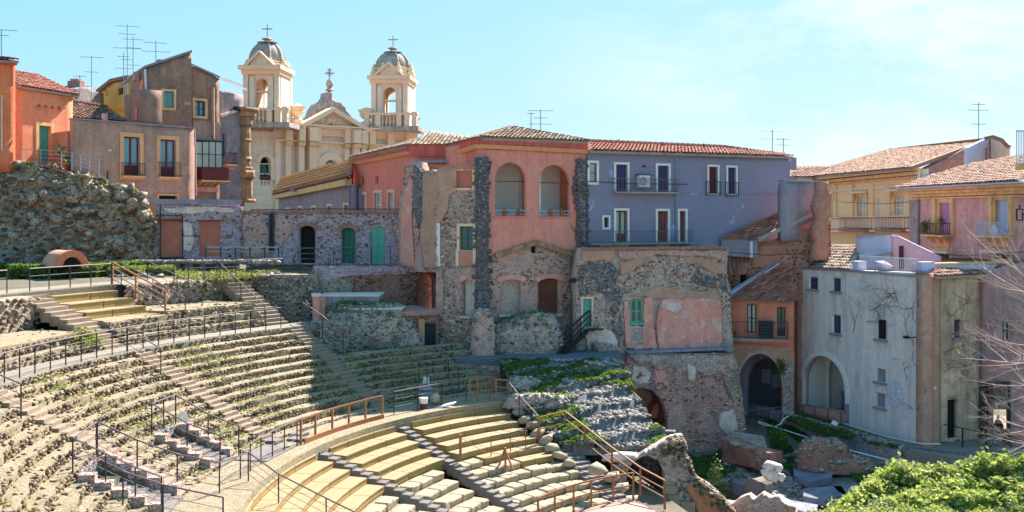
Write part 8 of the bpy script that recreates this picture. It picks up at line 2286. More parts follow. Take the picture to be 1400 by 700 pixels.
# ------------------------------------------------------------------ the excavated hollow
def slopez(X, Y): return 5.75 - (54 - Y) * .42
SP = [(684, 497), (720, 494), (770, 492), (835, 492), (856, 505), (864, 530), (876, 556), (892, 578), (912, 598), (938, 612), (932, 624), (905, 628), (870, 630), (840, 640), (812, 640), (790, 628), (770, 610), (748, 596), (728, 576), (712, 556), (700, 530)]
def unp(px, py):
 D = 30.93 / (.42 + (py - HY) / F); D = max(D, 46.75); return ((px - CX) * D / F, D)
spw = [unp(*p) for p in SP]
def slope_f(X, Y):
 r = np.hypot(X - TX, Y - TY)
 st = np.floor(r / 1.15) * 1.15
 t = (r - st) / 1.15
 z = 5.75 - (54 - Y) * .42
 zs = z - (t - .5) * .30 * (t < 1) + .15
 n = (fbm(X * .9, Y * .9, 0, 5, 4) - .5) * .42 + (vnoise(X * 4, Y * 4, 0, 6) - .5) * .12
 return np.minimum(zs + n, 5.86)
s_ = grid_sheet('rubble_slope', -1.6, 9.8, 44, 55.2, .16, slope_f, 'rubslope', keep=lambda x, y: inside(spw, x, y), skirt=2.35)
def in_slope(n):
 o = []
 while len(o) < n:
  x, y = rng.uniform(-1.5, 9.7), rng.uniform(44, 55)
  if inside(spw, np.array([x]), np.array([y]))[0]: o.append((x, y))
 return np.array(o)
q = in_slope(3600)
z = slope_f(q[:, 0], q[:, 1])
o = part('slope_stones', rocks('slope_stones', np.stack([q[:, 0], q[:, 1], z], -1), np.stack([rng.uniform(.05, .2, 3600), rng.uniform(.05, .16, 3600), rng.uniform(.04, .11, 3600)], -1)), MT['rock_grey'], None, kind='stuff')
tag(o, 'loose rubble scattered over the shaded slope', 'rubble')
q = in_slope(26000)
m_ = (fbm(q[:, 0] * .55, q[:, 1] * .8, 0, 77, 3) + np.where((q[:, 0] < 3.2 + (q[:, 1] - 50) * -.3) & (q[:, 0] > -.3), .2, 0)) > .545
q = q[m_]; z = slope_f(q[:, 0], q[:, 1])
o = part('slope_grass', leaves('slope_grass', np.stack([q[:, 0], q[:, 1], z + rng.uniform(.01, .12, len(q))], -1), rng.uniform(.06, .12, len(q)), up=-.8), MT['grass'], None, kind='stuff')
tag(o, 'green grass growing in the hollow of the shaded slope', 'grass')
lump('ruin_core', 'boulder-like lump of masonry near the top of the grassy slope', tuple(np.array(P(716, 537, 51.8))), (1.0, .7, .9), 5, 'rub_grey', n=30, grass=False)
lump('ruin_core', 'long low shelf of stone crossing the upper green hollow', tuple(np.array(P(733, 556, 50))), (1.9, .6, .65), 15, 'rub_grey', n=36, grass=True)
lump('ruin_core', 'big grey lump of vault core above the dark hole', tuple(np.array(P(850, 606, 48.2))), (1.3, .8, .6), 25, 'rub_grey', n=50, grass=False)
tag(part('stone_slab', rocks('stone_slab', [P(848, 624, 46.3)], [(.95, .4, .25)], rot=[.1], blocky=1.2), MT['marble'], None), 'long whitish block on the edge above the dark vault hole', 'block')
for i, (x, y, s, lab) in enumerate(((835, 653, .5, 'topmost of the pale blocks left of the dark vault hole'), (845, 668, .6, 'second pale block left of the dark vault hole'), (856, 684, .62, 'third pale block down, left of the dark vault hole'), (862, 699, .6, 'lowest pale block at the bottom edge, left of the dark vault hole'), (818, 641, .5, 'pale block at the head of the stepping blocks, by the rust brown railing'))):
 tag(part('stone_block', rocks('stone_block', [P(x, y, 44.6 - i * .25)], [(s, .45, .26)], rot=[.25], blocky=1.2), MT['block'], None), lab, 'block', 'pale blocks left of the dark vault hole')
# vault wall and the broken wall running right
VW = Wall(780, 46.2, 1015, 45.6)
b = thing('vault_wall', 'broken masonry wall pierced by a dark vault hole, dropping to the right', 'wall', P(900, 700, 46))
out_ = [(784, 720), (800, 648), (830, 652), (850, 632), (872, 624), (890, 614), (908, 606), (920, 601), (932, 600), (939, 608), (936, 618), (944, 634), (949, 650), (958, 660), (972, 668), (984, 678), (996, 690), (1004, 700), (1006, 720)]
hole_ = [(860, 720), (856, 690), (855, 660), (860, 640), (870, 628), (884, 622), (899, 629), (908, 645), (909, 668), (918, 690), (934, 712), (936, 720)]
part('wall', slab(VW, pp(VW, out_), [pp(VW, hole_)], 1.1, .1, disp=rough(.2, 1.6, 101), stones=(26, 'rock_grey', b, .13)), MT['rub_tan'], b)
part('brick_patch', slab(VW.off(.16), pp(VW.off(.16), [(938, 666), (952, 660), (972, 672), (990, 686), (1003, 702), (1003, 716), (960, 716), (950, 690)]), [], .2, .12, disp=rough(.1, 3, 3)), MT['brick_orange'], b)
vb = []
for i in range(700):
 x = rng.uniform(905, 1004); yt = np.interp(x, [p[0] for p in out_[6:]], [p[1] for p in out_[6:]]); y = yt + abs(rng.normal()) * 9
 u, z = VW.uz(x, y); vb.append(VW.pt(u, z, .15 + rng.uniform(-.8, .1)))
part('broken_stones', rocks('broken_stones', vb, np.stack([rng.uniform(.06, .2, 700), rng.uniform(.06, .18, 700), rng.uniform(.05, .13, 700)], -1)), MT['rock_warm'], b, kind='stuff')
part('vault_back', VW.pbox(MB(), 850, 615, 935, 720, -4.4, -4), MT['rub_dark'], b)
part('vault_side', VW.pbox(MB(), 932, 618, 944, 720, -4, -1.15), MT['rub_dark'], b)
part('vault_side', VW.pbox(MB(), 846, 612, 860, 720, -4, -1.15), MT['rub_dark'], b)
# courses of the lower wall along the water
VW2 = Wall(905, 47.5, 1010, 44.6)
for i, (x0, x1, ya, yb) in enumerate(((912, 930, 676, 690), (931, 950, 686, 700), (906, 924, 664, 675))):
 part('stone_course', VW.off(.2).pbox(MB(), x0, ya, x1, yb, -.2, .1), MT['block'], b)
# floor of the hollow
def pit(X, Y):
 z = -.75 + (fbm(X * .5, Y * .5, 0, 8, 4) - .5) * .6
 z = z + np.clip((Y - 56) * .16, 0, 1.2) + np.clip((X - 17) * .1, 0, .8)
 return np.where((np.hypot((X - 11.2) / 2.6, (Y - 51.6) / 2.0) < 1), -1.35, z)
grid_sheet('ruin_floor', 5, 30, 45.5, 66, .3, pit, 'earth')
wat = part('pool', MB().add([(7.0, 47.5, -1.02), (15.5, 47.5, -1.02), (15.5, 54.5, -1.02), (7.0, 54.5, -1.02)], [(0, 1, 2, 3)]), MT['water'], None, kind='structure')
def grass_patch(label, pts, n, zf, h_=.12, mat='grass', size=.1, cat='grass'):
 xs, ys = [p[0] for p in pts], [p[1] for p in pts]
 X = rng.uniform(min(xs), max(xs), n * 3); Y = rng.uniform(min(ys), max(ys), n * 3)
 k = inside(pts, X, Y) & (fbm(X * 1.1, Y * 1.1, 0, 3, 3) > .40); X, Y = X[k][:n], Y[k][:n]
 Z = zf(X, Y) + rng.uniform(0, h_, len(X))
 o = part('grass', leaves('grass', np.stack([X, Y, Z], -1), rng.uniform(.6, 1.3, len(X)) * size, up=-.8), MT[mat], None, kind='stuff')
 return tag(o, label, cat)
def W2(px, py, z): return PZ(px, py, z)[:2]
grass_patch('green grass below the worn brick base of the ruined wall', [W2(925, 606, .1), W2(1000, 600, .1), W2(1006, 640, -.5), W2(985, 655, -.7), W2(940, 648, -.6)], 8000, pit, .18, size=.09)
grass_patch('green grass strip in front of the arch house and grey house', [W2(1045, 580, .2), W2(1085, 570, .5), W2(1105, 600, .0), W2(1100, 640, -.3), W2(1075, 640, -.4), W2(1055, 610, -.2)], 8000, pit, .2, size=.09)
grass_patch('green grass behind the bush along the low wall', [W2(1120, 605, .2), W2(1180, 625, .2), W2(1300, 640, .4), W2(1300, 655, .2), W2(1180, 655, -.2), W2(1140, 632, -.2)], 9000, pit, .2, size=.09)
grass_patch('grass bank under the grey house and its arch', [W2(1065, 568, .95), W2(1105, 590, .9), W2(1200, 610, .95), W2(1230, 614, .95), W2(1200, 600, .95), W2(1130, 578, .95), W2(1085, 566, .95)], 7000, lambda X, Y: 0 * X + .95, .2, size=.09)
# terrace in front of the grey house, held by a low wall
HT = [GH.pt(-2.2, 0, .3)[:2], GH.pt(-2.2, 0, 1.9)[:2], GH.pt(GH.L + .5, 0, 1.7)[:2], PZ(1300, 625, .95)[:2], PZ(1420, 634, .95)[:2], (36, 60), (22, 68)]
prism_z('house_terrace', HT, .95, -1.0, 'path')
lw2 = Wall.xy(np.array(HT[1]), np.array(HT[2]))
b = thing('low_wall', 'low rubble wall holding up the ground in front of the grey house', 'wall', (HT[1][0], HT[1][1], -.8))
part('wall', slab(lw2, rect_poly(-.6, -1, lw2.L, 1.12), [], .5, .16, disp=rough(.12, 1.7, 5), front=.25), MT['rub_mauve'], b)
n_ = 160
part('top_stones', rocks('top_stones', [lw2.pt(rng.uniform(-.5, lw2.L), 1.12, rng.uniform(-.2, .2)) for _ in range(n_)], np.stack([rng.uniform(.08, .22, n_), rng.uniform(.08, .2, n_), rng.uniform(.05, .12, n_)], -1)), MT['rock_grey'], b, kind='stuff')
lw3 = Wall.xy(np.array(HT[2]), np.array(HT[4]))
b = thing('low_wall', 'short dark wall under the ramp where the person walks', 'wall', (HT[2][0], HT[2][1], -.8))
part('wall', slab(lw3, rect_poly(0, -1, lw3.L, 1.0), [], .4, .2, disp=rough(.06, 1.7, 5), front=.05), MT['rub_dark'], b)
# stump of brick core, blocks, slabs
def brick_stump(name, label, px, py, D, s, seed, mat='rub_red'):
 p = P(px, py, D); return lump(name, label, (p[0], p[1], p[2]), s, seed, mat, n=36, grass=False, cat='ruin')
brick_stump('ruin_core', 'triangular stump of red brick core with a pale left edge', 1128, 640, 54.5, (1.6, .9, 1.7), 31)
brick_stump('ruin_core', 'low brick stub stretching right from the triangular stump', 1160, 645, 54, (1.6, .7, .8), 33)
b = thing('ruin_block', 'flat topped block of old masonry with red brick side in front of the big arch', 'ruin', P(1010, 628, 55))
w = Wall(986, 56.6, 1052, 53.2)
part('side', slab(w, pp(w, [(986, 632), (988, 600), (1000, 604), (1018, 612), (1052, 620), (1052, 646), (1030, 640), (1000, 634)]), [], 1.0, .12, disp=rough(.1, 2, 6)), MT['rub_red'], b)
part('top', MB().prism([PZ(986, 601, .75), PZ(1052, 622, .75), PZ(1044, 596, .75), PZ(1004, 590, .75)], (0, 0, -.6)), MT['rub_grey'], b)
part('corner_stone', rocks('corner_stone', [P(1005, 606, 55.4)], [(.4, .3, .14)], rot=[-.5], blocky=1.2), MT['block'], b)
b = thing('broken_column', 'broken white marble column base standing among the ruins', 'column', P(1055, 657, 50.5))
part('base', rocks('base', [(0, 0, .3)], [(.72, .6, .36)], rot=[.4], blocky=1), MT['marble'], b, local=True)
part('shaft', rocks('shaft', [(-.06, .05, .8)], [(.5, .45, .34)], rot=[1.1], blocky=.8), MT['marble'], b, local=True)
part('broken_edge', rocks('broken_edge', [(.3, -.2, .7), (-.2, -.3, .35), (.45, -.3, .25)], (.26, .24, .3)), MT['marble'], b, local=True)
slabs = [((1084, 640), (1135, 641), (1138, 652), (1108, 659), (1086, 650), 'flat dark slab right of the marble column base'), ((1100, 667), (1150, 664), (1158, 676), (1128, 684), (1098, 678), 'flat dark slab with a pale worn top nearest the bush'),
         ((1138, 663), (1172, 661), (1180, 672), (1160, 679), (1146, 672), 'darker flat slab behind the bush'), ((1084, 684), (1118, 690), (1116, 698), (1100, 700), (1082, 694), 'lowest flat slab at the bottom edge of the hollow')]
for *pts, lab in slabs:
 z = -.35
 tag(part('stone_slab', MB().prism([PZ(x, y, z) for x, y in pts], (0, 0, -.35)), MT['slabdark'], None), lab, 'slab', 'flat stone slabs in the ruins')
b = thing('channel_wall', 'long bluish stone kerb running down to the lower right of the pool', 'kerb', P(1060, 680, 49))
w = Wall(1000, 52.2, 1118, 46.5)
for i in range(7):
 a0, a1_ = w.L * i / 7, w.L * (i + 1) / 7
 part('stone', w.box(MB(), a0 + .02, a1_ - .02, -1.2, -.42 - .0 * i + random.uniform(-.03, .03), -.45, .0), MT['slabdark'], b)
cy_ = thing('column_drum', 'dark round stone lying by the pool', 'stone', P(1032, 670, 50.5))
part('drum', MB().tube([P(1030, 668, 50.6), P(1046, 664, 51.4)], .5, 14), MT['step_dark'], cy_)
q = []
for i in range(900):
 x, y = rng.uniform(985, 1100), rng.uniform(625, 700)
 p = PZ(x, y, -.6); q.append((p[0], p[1], float(pit(np.array([p[0]]), np.array([p[1]]))[0]) + .02))
o = part('hollow_stones', rocks('hollow_stones', q, np.stack([rng.uniform(.08, .32, 900), rng.uniform(.08, .26, 900), rng.uniform(.05, .16, 900)], -1)), MT['rock_grey'], None, kind='stuff')
tag(o, 'broken stones and brick lying about the floor of the hollow', 'rubble')
b = thing('low_wall', 'jagged sunlit stub wall along the bottom edge, right of the pool', 'wall', P(1030, 690, 47))
w = Wall(985, 47.2, 1085, 45.6)
part('wall', slab(w, pp(w, [(985, 720), (988, 688), (1000, 690), (1010, 682), (1022, 678), (1030, 684), (1040, 676), (1052, 682), (1062, 680), (1072, 688), (1086, 696), (1086, 720)]), [], .7, .1, disp=rough(.16, 2.4, 7)), MT['rub_tan'], b)
# weeds in the pool edge
tuft('reed', 'yellow green weed standing at the edge of the pool', P(979, 660, 51.5), .4, 1.5, 260, 'leaf', .09)
tuft('weed', 'leafy green weed below the worn brick base', P(1063, 600, 57), .6, .8, 300, 'grass', .1)
# fallen column log
b = thing('fallen_column', 'pink granite column shaft lying in front of the white arch', 'column', P(1125, 560, 61))
pa1, pb1 = Vector(P(1101, 561, 62.9)), Vector(P(1149, 570.5, 59.9))
part('shaft', MB().tube([pa1, pa1.lerp(pb1, .28)], .42, 14), MT['pinkstone'], b)
part('shaft', MB().tube([pa1.lerp(pb1, .30), pb1], .45, 14), MT['pinkstone'], b)
railing('railing', 'low thin rail in front of the fallen column', [P(1097, 575, 62.3), P(1114, 578, 61), P(1132, 581, 59.8), P(1150, 585, 58.6)], 1.0, None, wires=1)
b = thing('info_sign', 'small white information panel tilted on a stake by the grass', 'sign', P(1141, 585, 58))
part('panel', MB().hexa([P(1136, 579, 58), P(1143.5, 583, 57.7), P(1146, 579, 58), P(1139.5, 574.5, 58.3), P(1136, 578.4, 58), P(1143.5, 582.4, 57.7), P(1146, 578.4, 58), P(1139.5, 573.9, 58.3)]), MT['white'], b)
part('stake', MB().tube([P(1141, 592, 57.9), P(1141, 579, 58)], .03, 5), MT['aluminium'], b)
# white pipe and rope lines
def pipe(label, pts, r=.045, cat='pipe', mat='whitemetal'):
 return tag(part('white_pipe', MB().tube([P(*p) for p in pts], r, 6), MT[mat], None), label, cat)
pipe('white hose looping on the grass by the arch house', [(1037, 578, 60.5), (1047, 582, 59.5), (1060, 583, 58.8), (1067, 580, 58.9), (1071, 573, 59.4), (1078, 569, 59.8)])
pipe('thin white hose running down across the grass towards the bush', [(1037, 576, 60.5), (1060, 584, 58.5), (1110, 600, 56), (1160, 615, 54), (1210, 628, 52.5), (1245, 636, 51.8)], .035)
pipe('white hose along the foot of the grey house', [(1154, 579, 59.2), (1175, 586, 57.8), (1210, 596, 56), (1240, 603, 54.6), (1262, 607, 53.9), (1286, 607, 53.9)], .04)
# ramp railing and person
railing('railing', 'dark railing along the ramp where the person walks', [PZ(x, y, .97) for x, y in ((1284, 604), (1316, 611), (1348, 619), (1382, 626), (1412, 632))], 1.05, None, mats=('black', 'black', 'black'), wires=1, pr=.04)
# red and white bucket, blue bag, white cloths on the shaded walkway
def pos_walk(px, py): return P(px, py, (EYE - 4.36) * F / (py - HY))
p = pos_walk(579, 559)
b = thing('bucket', 'red and white bucket standing on the shaded walkway', 'bucket', p)
part('lower_body', MB().lathe([(.16, 0), (.19, .28)], (0, 0, 0), 14), MT['darkred'], b, local=True)
part('upper_body', MB().lathe([(.19, .28), (.22, .52), (.23, .53), (.23, .56), (.2, .56)], (0, 0, 0), 14), MT['white'], b, local=True)
p = pos_walk(582, 550)
b = thing('bag', 'blue bag behind the red and white bucket', 'bag', p)
part('bag_body', rocks('bag_body', [(0, .2, .35)], [(.42, .25, .38)], rot=[0], blocky=1), MT['aluminium'], b, local=True)
part('blue_top', MB().lathe([(.36, .0), (.4, .06), (.3, .14), (.1, .17)], (0, .1, .62), 12), MT['blue'], b, local=True)
p = pos_walk(595, 553)
tag(part('sack', rocks('sack', [(p[0], p[1], p[2] + .3)], [(.36, .3, .36)], blocky=.6), MT['beige'], None), 'brownish sack beside the blue bag', 'sack')
p = pos_walk(606, 557)
tag(part('white_cloth', rocks('white_cloth', [(p[0], p[1], p[2] + .06), ], [(.7, .22, .08)], rot=[.1], blocky=.6), MT['white'], None), 'crumpled white sheet lying on the shaded walkway', 'cloth')
def rail_cloth(label, px, py, D, h_):
 vs = []
 p = Vector(P(px, py, D))
 for i in range(6):
  for j in range(4):
   vs.append(p + Vector(((j - 1.5) * .09 * (1 + .1 * i), -.05 + .04 * math.sin(j * 2 + i), -h_ * i / 5)))
 fs = [(i * 4 + j, i * 4 + j + 1, i * 4 + j + 5, i * 4 + j + 4) for i in range(5) for j in range(3)]
 vs2 = [v + Vector((0, .03, 0)) for v in vs]
 n0 = len(vs); fs2 = [tuple(a + n0 for a in reversed(f)) for f in fs]
 tag(part('cloth', MB().add(vs + vs2, fs + fs2), MT['white'], None), label, 'cloth')
rail_cloth('white cloth tied to the rail of the broken opening in the shade', 582.5, 515, 51.3, .5)
rail_cloth('small white paper tied to the railing round the opening in the sunlit rows', 250.5, 563, 37.6, .38)
# stand with diagonal braces on the lower seats
b = thing('brace_stand', 'orange brown post with two diagonal braces standing on the limestone seats', 'stand', P(691, 640, 44))
mb = P(691, 613, 44.1)
part('post', MB().bar(P(691, 645, 44), P(691, 612, 44), .12, .1), MT['post_brown'], b)
part('brace', MB().bar(P(680, 642, 44.2), P(690, 615, 44), .07, .07), MT['post_brown'], b)
part('brace', MB().bar(P(702, 644, 43.8), P(692, 618, 44), .07, .07), MT['post_brown'], b)
t_ = tag(part('single_post', MB().bar(P(629.5, 627, 43.4), P(629.5, 594, 43.4), .12, .12), MT['post_brown'], None), 'lone orange brown post at the right end of the middle timber benches', 'post')
q_ = part('rope', MB().tube([P(629.5, 598, 43.4), P(660, 617, 43.5), P(690, 622, 43.9)], .015, 4), MT['post_brown'], None); tag(q_, 'sagging rope between the lone post and the braced stand', 'rope')
railing('barrier', 'thin dark and rust brown rail behind the braced stand, over the short timber row', [rr(15.1, 135.5, zl(15.1)), rr(15.05, 131, zl(15.05)), rr(15.2, 127, zl(15.2)), rr(15.5, 123.5, zl(15.5))], .85, None, mats=('post_brown', 'iron', 'post_brown'), wires=1)
# light ramp on the lower walkway by the left rail
tag(part('floor_slab', ring_block('floor_slab', 19.6, 21.0, 163, 170, 4.40, 4.3), MT['step_dark'], None), 'bluish stone slab set in the walkway above the left timber benches', 'slab')
for i, (R, a) in enumerate(((20.2, 159.6), (20.6, 157.6), (20.9, 161.8))):
 tag(part('floor_slab', ring_block('floor_slab', R - .35, R + .35, a - .8, a + .8, 4.46 + .03 * i, 4.3), MT['step_dark'], None), ('bluish slab beside the dark middle stairs', 'second bluish slab right of the dark middle stairs', 'bluish slab nearest the rubble seats by the middle stairs')[i], 'slab')
# ------------------------------------------------------------------ person walking on the ramp
def skin_body(name, joints, edges, mat, parent, sub=2):
 me = bpy.data.meshes.new(name)
 me.from_pydata([j[0] for j in joints], edges, [])
 o = bpy.data.objects.new(name, me); COL.objects.link(o)
 o.modifiers.new('skin', 'SKIN'); m_ = o.modifiers.new('sub', 'SUBSURF'); m_.levels = m_.render_levels = sub
 for i, j in enumerate(joints):
  r = j[1]; me.skin_vertices[0].data[i].radius = (r, r) if not isinstance(r, tuple) else r
 me.skin_vertices[0].data[0].use_root = True
 bpy.context.view_layer.update()
 dg = bpy.context.evaluated_depsgraph_get()
 nm = bpy.data.meshes.new_from_object(o.evaluated_get(dg))
 bpy.data.objects.remove(o)
 nm.materials.clear(); nm.materials.append(mat)
 nm.polygons.foreach_set('use_smooth', [True] * len(nm.polygons))
 ob = bpy.data.objects.new(name, nm); COL.objects.link(ob)
 if parent is not None: ob.parent = parent
 return ob
pp_ = PZ(1366, 610, .97)
per = thing('person', 'person in a dark jacket and blue jeans striding left along the ramp', 'person', pp_)
# local frame: walking towards -x
skin = m_plain('skin', h('C89078'), .6, var=.1); jeans = m_plain('blue_denim', h('46628E'), .8, var=.3); jack = m_plain('dark_jacket', h('2E2C34'), .8, var=.3); hair = m_plain('dark_hair', h('2A2020'), .7); shoe = m_plain('brown_shoes', h('5A3630'), .6)
J = [((0, 0, .95), .13), ((-.02, 0, 1.15), .12), ((-.04, 0, 1.38), .14), ((-.05, 0, 1.50), .06), ((-.07, 0, 1.60), .075), ((-.08, 0, 1.70), .085),
     ((-.04, -.19, 1.40), .055), ((.10, -.22, 1.15), .042), ((-.04, -.24, .95), .034), ((-.10, -.24, .88), .025),
     ((-.04, .19, 1.40), .055), ((-.14, .22, 1.14), .042), ((-.30, .22, 1.00), .034), ((-.36, .21, .98), .025),
     ((-.04, -.09, .88), .095), ((-.26, -.10, .50), .065), ((-.42, -.10, .12), .045), ((-.54, -.10, .05), .035),
     ((.05, .09, .88), .095), ((.12, .10, .50), .065), ((.42, .10, .20), .045), ((.36, .10, .06), .035)]
E_ = [(0, 1), (1, 2), (2, 3), (3, 4), (4, 5), (2, 6), (6, 7), (7, 8), (8, 9), (2, 10), (10, 11), (11, 12), (12, 13), (0, 14), (14, 15), (15, 16), (16, 17), (0, 18), (18, 19), (19, 20), (20, 21)]
skin_body('body', J, E_, skin, per)
g = lambda L_, k=.022: [(J[i][0], J[i][1] + k) for i in L_]
skin_body('jacket', g([0, 1, 2, 6, 7, 8, 10, 11, 12]), [(0, 1), (1, 2), (2, 3), (3, 4), (4, 5), (2, 6), (6, 7), (7, 8)], jack, per)
skin_body('jeans', g([0, 14, 15, 16, 18, 19, 20], .02), [(0, 1), (1, 2), (2, 3), (0, 4), (4, 5), (5, 6)], jeans, per)
skin_body('shoe', [((-.41, -.10, .07), .05), ((-.58, -.10, .045), .045)], [(0, 1)], shoe, per, 1)
skin_body('shoe', [((.44, .10, .16), .05), ((.34, .10, .045), .045)], [(0, 1)], shoe, per, 1)
skin_body('hair', [((-.05, 0, 1.70), .10), ((-.04, 0, 1.76), .09)], [(0, 1)], hair, per, 2)
# ------------------------------------------------------------------ bush bank and bush in the foreground right
def bankz(X, Y):
 t = np.clip((X - 9.5) / 7.0, 0, 1)
 return -1.2 + 3.0 * t * t * (3 - 2 * t) * np.clip((46.5 - Y) / 4.5, .0, 1) + (fbm(X * .6, Y * .6, 0, 3) - .5) * .4
grid_sheet('grassy_bank', 8, 40, 30, 47.5, .4, bankz, 'terrain')
q = np.stack([rng.uniform(13, 26, 16000), rng.uniform(34, 41, 16000)], -1)
o = part('bank_grass', leaves('bank_grass', np.stack([q[:, 0], q[:, 1], bankz(q[:, 0], q[:, 1]) + rng.uniform(0, .15, len(q))], -1), rng.uniform(.05, .1, len(q)), up=-.8), MT['leaf'], None, kind='stuff')
tag(o, 'sunlit grass on the bank below the big bush', 'grass')
def bush(label, blobs, n, size):
 b = thing('bush', label, 'bush', (blobs[0][0], blobs[0][1], float(bankz(np.array([blobs[0][0]]), np.array([blobs[0][1]]))[0])))
 allp = []
 tot = sum(s[3] * s[5] for s in blobs)
 for (x, y, z, rx, ry, rz) in blobs:
  m_ = int(n * rx * rz / tot)
  d = rng.normal(size=(m_, 3)); d /= np.linalg.norm(d, axis=1)[:, None]
  r = rng.uniform(.55, 1.0, m_) ** .6
  nz = .5 + 1.0 * fbm(d[:, 0] * 3.4 + x, d[:, 1] * 3.4, d[:, 2] * 3.4, 3, 4)
  p = d * (r * nz)[:, None] * np.array([rx, ry, rz]) + np.array([x, y, z])
  sub = rng.integers(0, m_, 16)
  c = p[sub]; k = m_ // 22
  for ci in c:
   pr = rng.normal(size=(k, 3)) * rng.uniform(.08, .22) + ci + np.array([0, 0, rng.uniform(0, .2)])
   allp.append(pr)
  allp.append(p[p[:, 2] > -1])
 p = np.concatenate(allp)
 p += rng.normal(size=p.shape) * .05
 part('foliage', leaves('foliage', p, rng.uniform(.4, 1.7, len(p)) * size), MT['leaf'], b, kind='stuff')
 mb = MB()
 for (x, y, z, rx, ry, rz) in blobs:
  for k in range(4):
   t = rng.uniform(0, 6.28)
   mb.tube([(x, y, max(-.8, z - rz)), (x + math.cos(t) * rx * .4, y + math.sin(t) * ry * .4, z + rz * .3)], [.05, .02], 4)
 part('stems', mb, MT['bark'], b, kind='stuff')
 return b
bl = []
def B_(px, py, D, rx, ry, rz): p = P(px, py + 24, D); bl.append((p[0], p[1], p[2], rx, ry, rz))
for px, py, D, rx, rz in ((1175, 682, 42, 1.0, .8), (1200, 668, 43, 1.1, 1.2), (1235, 655, 43.5, 1.3, 1.4), (1270, 652, 43.5, 1.4, 1.2), (1305, 650, 43.5, 1.3, 1.2), (1345, 644, 43, 1.4, 1.2), (1380, 640, 42.5, 1.3, 1.1), (1415, 645, 42.5, 1.4, 1.4),
                          (1225, 690, 41, 1.3, 1.0), (1265, 688, 41, 1.4, 1.2), (1310, 682, 41, 1.4, 1.1), (1355, 678, 41, 1.4, 1.0), (1395, 680, 40.5, 1.4, 1.0), (1290, 668, 42, 1.3, 1.1), (1330, 665, 42, 1.3, 1.1), (1370, 662, 41.8, 1.3, 1.1)):
 B_(px, py, D, rx, 1.1, rz)
bush('large sunlit bush of yellow green leaves with dry pinkish seed heads', bl, 60000, .105)
bl = []
for px, py, D, rx, rz in ((1120, 698, 41, .7, .45), (1148, 692, 41, .8, .6), (1172, 700, 40, .9, .6), (1200, 700, 39.5, .9, .5)): B_(px, py, D, rx, .8, rz)
bush('low straggling green growth at the bottom edge left of the large bush', bl, 6000, .08)
# ------------------------------------------------------------------ bare tree entering from the right
b = thing('bare_tree', 'leafless tree with pinkish white twigs reaching in from the right edge', 'tree', P(1475, 640, 44))
mbs = []
tr_mb = MB(); tw = MB()
def branch(p, d, L_, r, depth):
 n = 5
 pts = [p]
 q = Vector(p); d = Vector(d).normalized()
 for i in range(n):
  d = (d + Vector((random.uniform(-.16, .16), random.uniform(-.16, .16), random.uniform(-.10, .13)))).normalized()
  q = q + d * L_ / n
  pts.append(q.copy())
  if depth > 0 and i >= 1:
   for _ in range(2 if depth > 1 else 3):
    if random.random() < .62:
     a = Vector((random.uniform(-1, 1), random.uniform(-1, 1), random.uniform(-.7, .9)))
     branch(q, (d * 1.25 + a * .8), L_ * random.uniform(.42, .62), r * .5, depth - 1)
 (tr_mb if depth >= 2 else tw).tube(pts, [r * (1 - .75 * i / n) for i in range(n + 1)], 5 if depth >= 2 else 3, cap=False)
base = Vector(P(1500, 640, 44)); base.z = .4
mid_ = Vector(P(1496, 455, 44))
tr_mb.tube([base, base.lerp(mid_, .5) + Vector((.1, 0, 0)), mid_], [.32, .26, .2], 8)
random.seed(21)
for (k, dx, dz, L_) in ((.35, -1, .05, 3.4), (.5, -1, .25, 3.6), (.62, -1, .12, 3.8), (.72, -1, .35, 3.8), (.85, -1, .2, 4.0), (.95, -1, .5, 4.0), (1.0, -.8, .8, 4.2), (.45, -1, -.18, 3.2), (1.0, -.5, 1.1, 4), (.8, -1, .0, 3.6), (.25, -1, -.05, 2.8), (1.0, -1, .65, 4.4)):
 branch(base.lerp(mid_, k), (dx, random.uniform(-.25, .25), dz), L_, .045, 3)
part('trunk', tr_mb, MT['bark'], b)
part('twigs', tw, MT['bark'], b, kind='stuff')
# ------------------------------------------------------------------ grass and plants on the upper terrace
def terr_grass(label, R0, R1, a0, a1, n, z, mat='grass', size=.1, h_=.2, thr=.42, seed=1):
 A = np.radians(rng.uniform(a0, a1, n * 2)); R = rng.uniform(R0, R1, n * 2)
 X, Y = TX + R * np.cos(A), TY + R * np.sin(A)
 k = fbm(X * .7, Y * .7, 0, seed, 3) > thr
 X, Y = X[k][:n], Y[k][:n]
 o = part('grass', leaves('grass', np.stack([X, Y, z + np.abs(rng.normal(size=len(X))) * h_], -1), rng.uniform(.6, 1.4, len(X)) * size, up=-.8), MT[mat], None, kind='stuff')
 return tag(o, label, 'grass')
def strip_grass(label, pts, n, z, mat, size, h_, thr=.4):
 return grass_patch(label, pts, n, lambda X, Y: 0 * X + z, h_, mat, size)
strip_grass('bright green plants at the foot of the rock mound', [P(-10, 0, 54.5)[:2], P(75, 0, 55)[:2], P(130, 0, 56)[:2], P(215, 0, 60)[:2], P(190, 0, 60)[:2], P(120, 0, 58)[:2], P(-10, 0, 56.2)[:2]], 12000, 10.35, 'grass', .13, .75)
strip_grass('dry orange and green weeds between the mound and the brick doorways', [P(130, 0, 56.5)[:2], P(240, 0, 57.5)[:2], P(235, 0, 61)[:2], P(140, 0, 58.3)[:2]], 7000, 10.35, 'drygrass', .11, .5)
strip_grass('patchy grass on the terrace before the slatted barrier', [P(240, 0, 53)[:2], P(340, 0, 55)[:2], P(385, 0, 60)[:2], P(240, 0, 60)[:2]], 3500, 10.33, 'drygrass', .09, .2)
q = [(rng.uniform(150, 380), rng.uniform(352, 378)) for _ in range(500)]
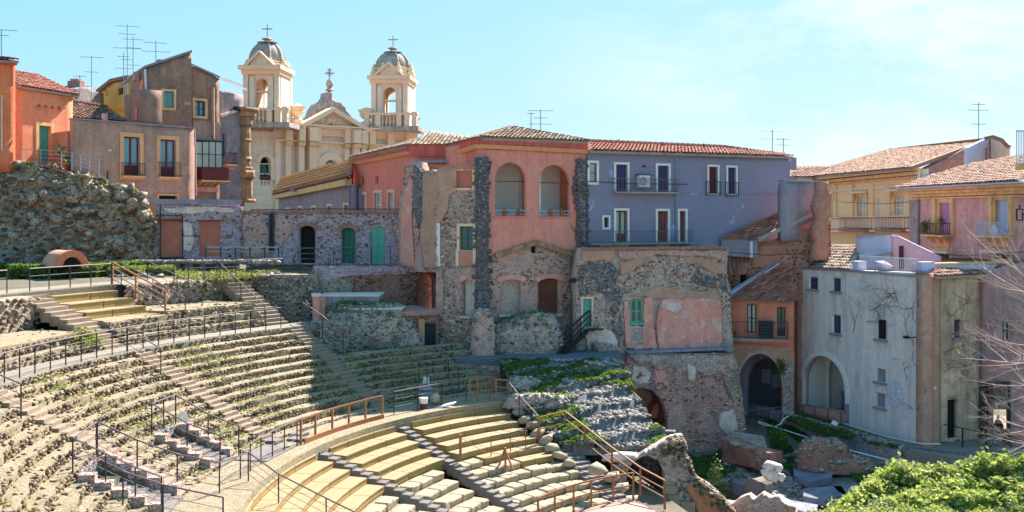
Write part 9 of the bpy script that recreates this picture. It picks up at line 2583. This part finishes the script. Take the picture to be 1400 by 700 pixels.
o = part('terrace_stones', rocks('terrace_stones', [PZ(x, max(y, 357), 10.36) if PZ(x, max(y, 357), 10.36)[1] < 60 else P(x, 358, 59.5) for x, y in q], np.stack([rng.uniform(.1, .4, 500), rng.uniform(.1, .35, 500), rng.uniform(.05, .16, 500)], -1)), MT['rock_grey'], None, kind='stuff')
tag(o, 'scattered stones on the upper terrace', 'rubble')
tuft('weed', 'bright yellow green weed at the head of the lower left walkway', pol(29.9, 163.5, 8.3), .8, .7, 500, 'drygrass', .1)
tuft('potted_plant', 'yellowish spiky plant in front of the orange house', P(82, 222, 60.2), .5, 1.3, 260, 'drygrass', .14)
tp = thing('flower_pot', 'terracotta pot standing in front of the orange house door', 'flower pot', P(80, 225, 59.8))
part('pot', MB().lathe([(.28, 0), (.4, .5), (.44, .52), (.44, .62), (.36, .62)], (0, 0, 0), 12), MT['terra'], tp, local=True)
railing('railing', 'pale rounded tube railing on the mound in front of the orange house', [P(x, y, 59.0) for x, y in ((30, 226), (56, 226), (84, 228), (98, 230), (110, 232), (122, 236), (135, 239))], .95, None, mats=('aluminium', 'aluminium', 'aluminium'), wires=3, pr=.03)
# moss and tufts on the seat rows
A = np.radians(rng.uniform(122, 214, 13000)); k_ = rng.integers(1, 13, 13000)
R = 27.9 - .57 * k_ + rng.uniform(.05, .5, 13000)
X, Y = TX + R * np.cos(A), TY + R * np.sin(A)
m_ = (fbm(X * .35, Y * .35, 0, 19, 3) > .63) & ~((np.degrees(A) < 138) & (k_ < 5)) & ~((np.degrees(A) > 169) & (np.degrees(A) < 174) & (R < 23.6)) & ~((np.degrees(A) > 183) & (np.degrees(A) < 189.2) & (R < 23.9))
for s in UST: m_ &= np.abs(np.degrees(A) - s) > 1.6
o = part('row_grass', leaves('row_grass', np.stack([X[m_], Y[m_], HU - .29 * k_[m_] + rng.uniform(.01, .09, m_.sum())], -1), rng.uniform(.04, .09, m_.sum()), up=-.8), MT['drygrass'], None, kind='stuff')
tag(o, 'thin yellow green grass growing on the treads of the seat rows', 'grass')
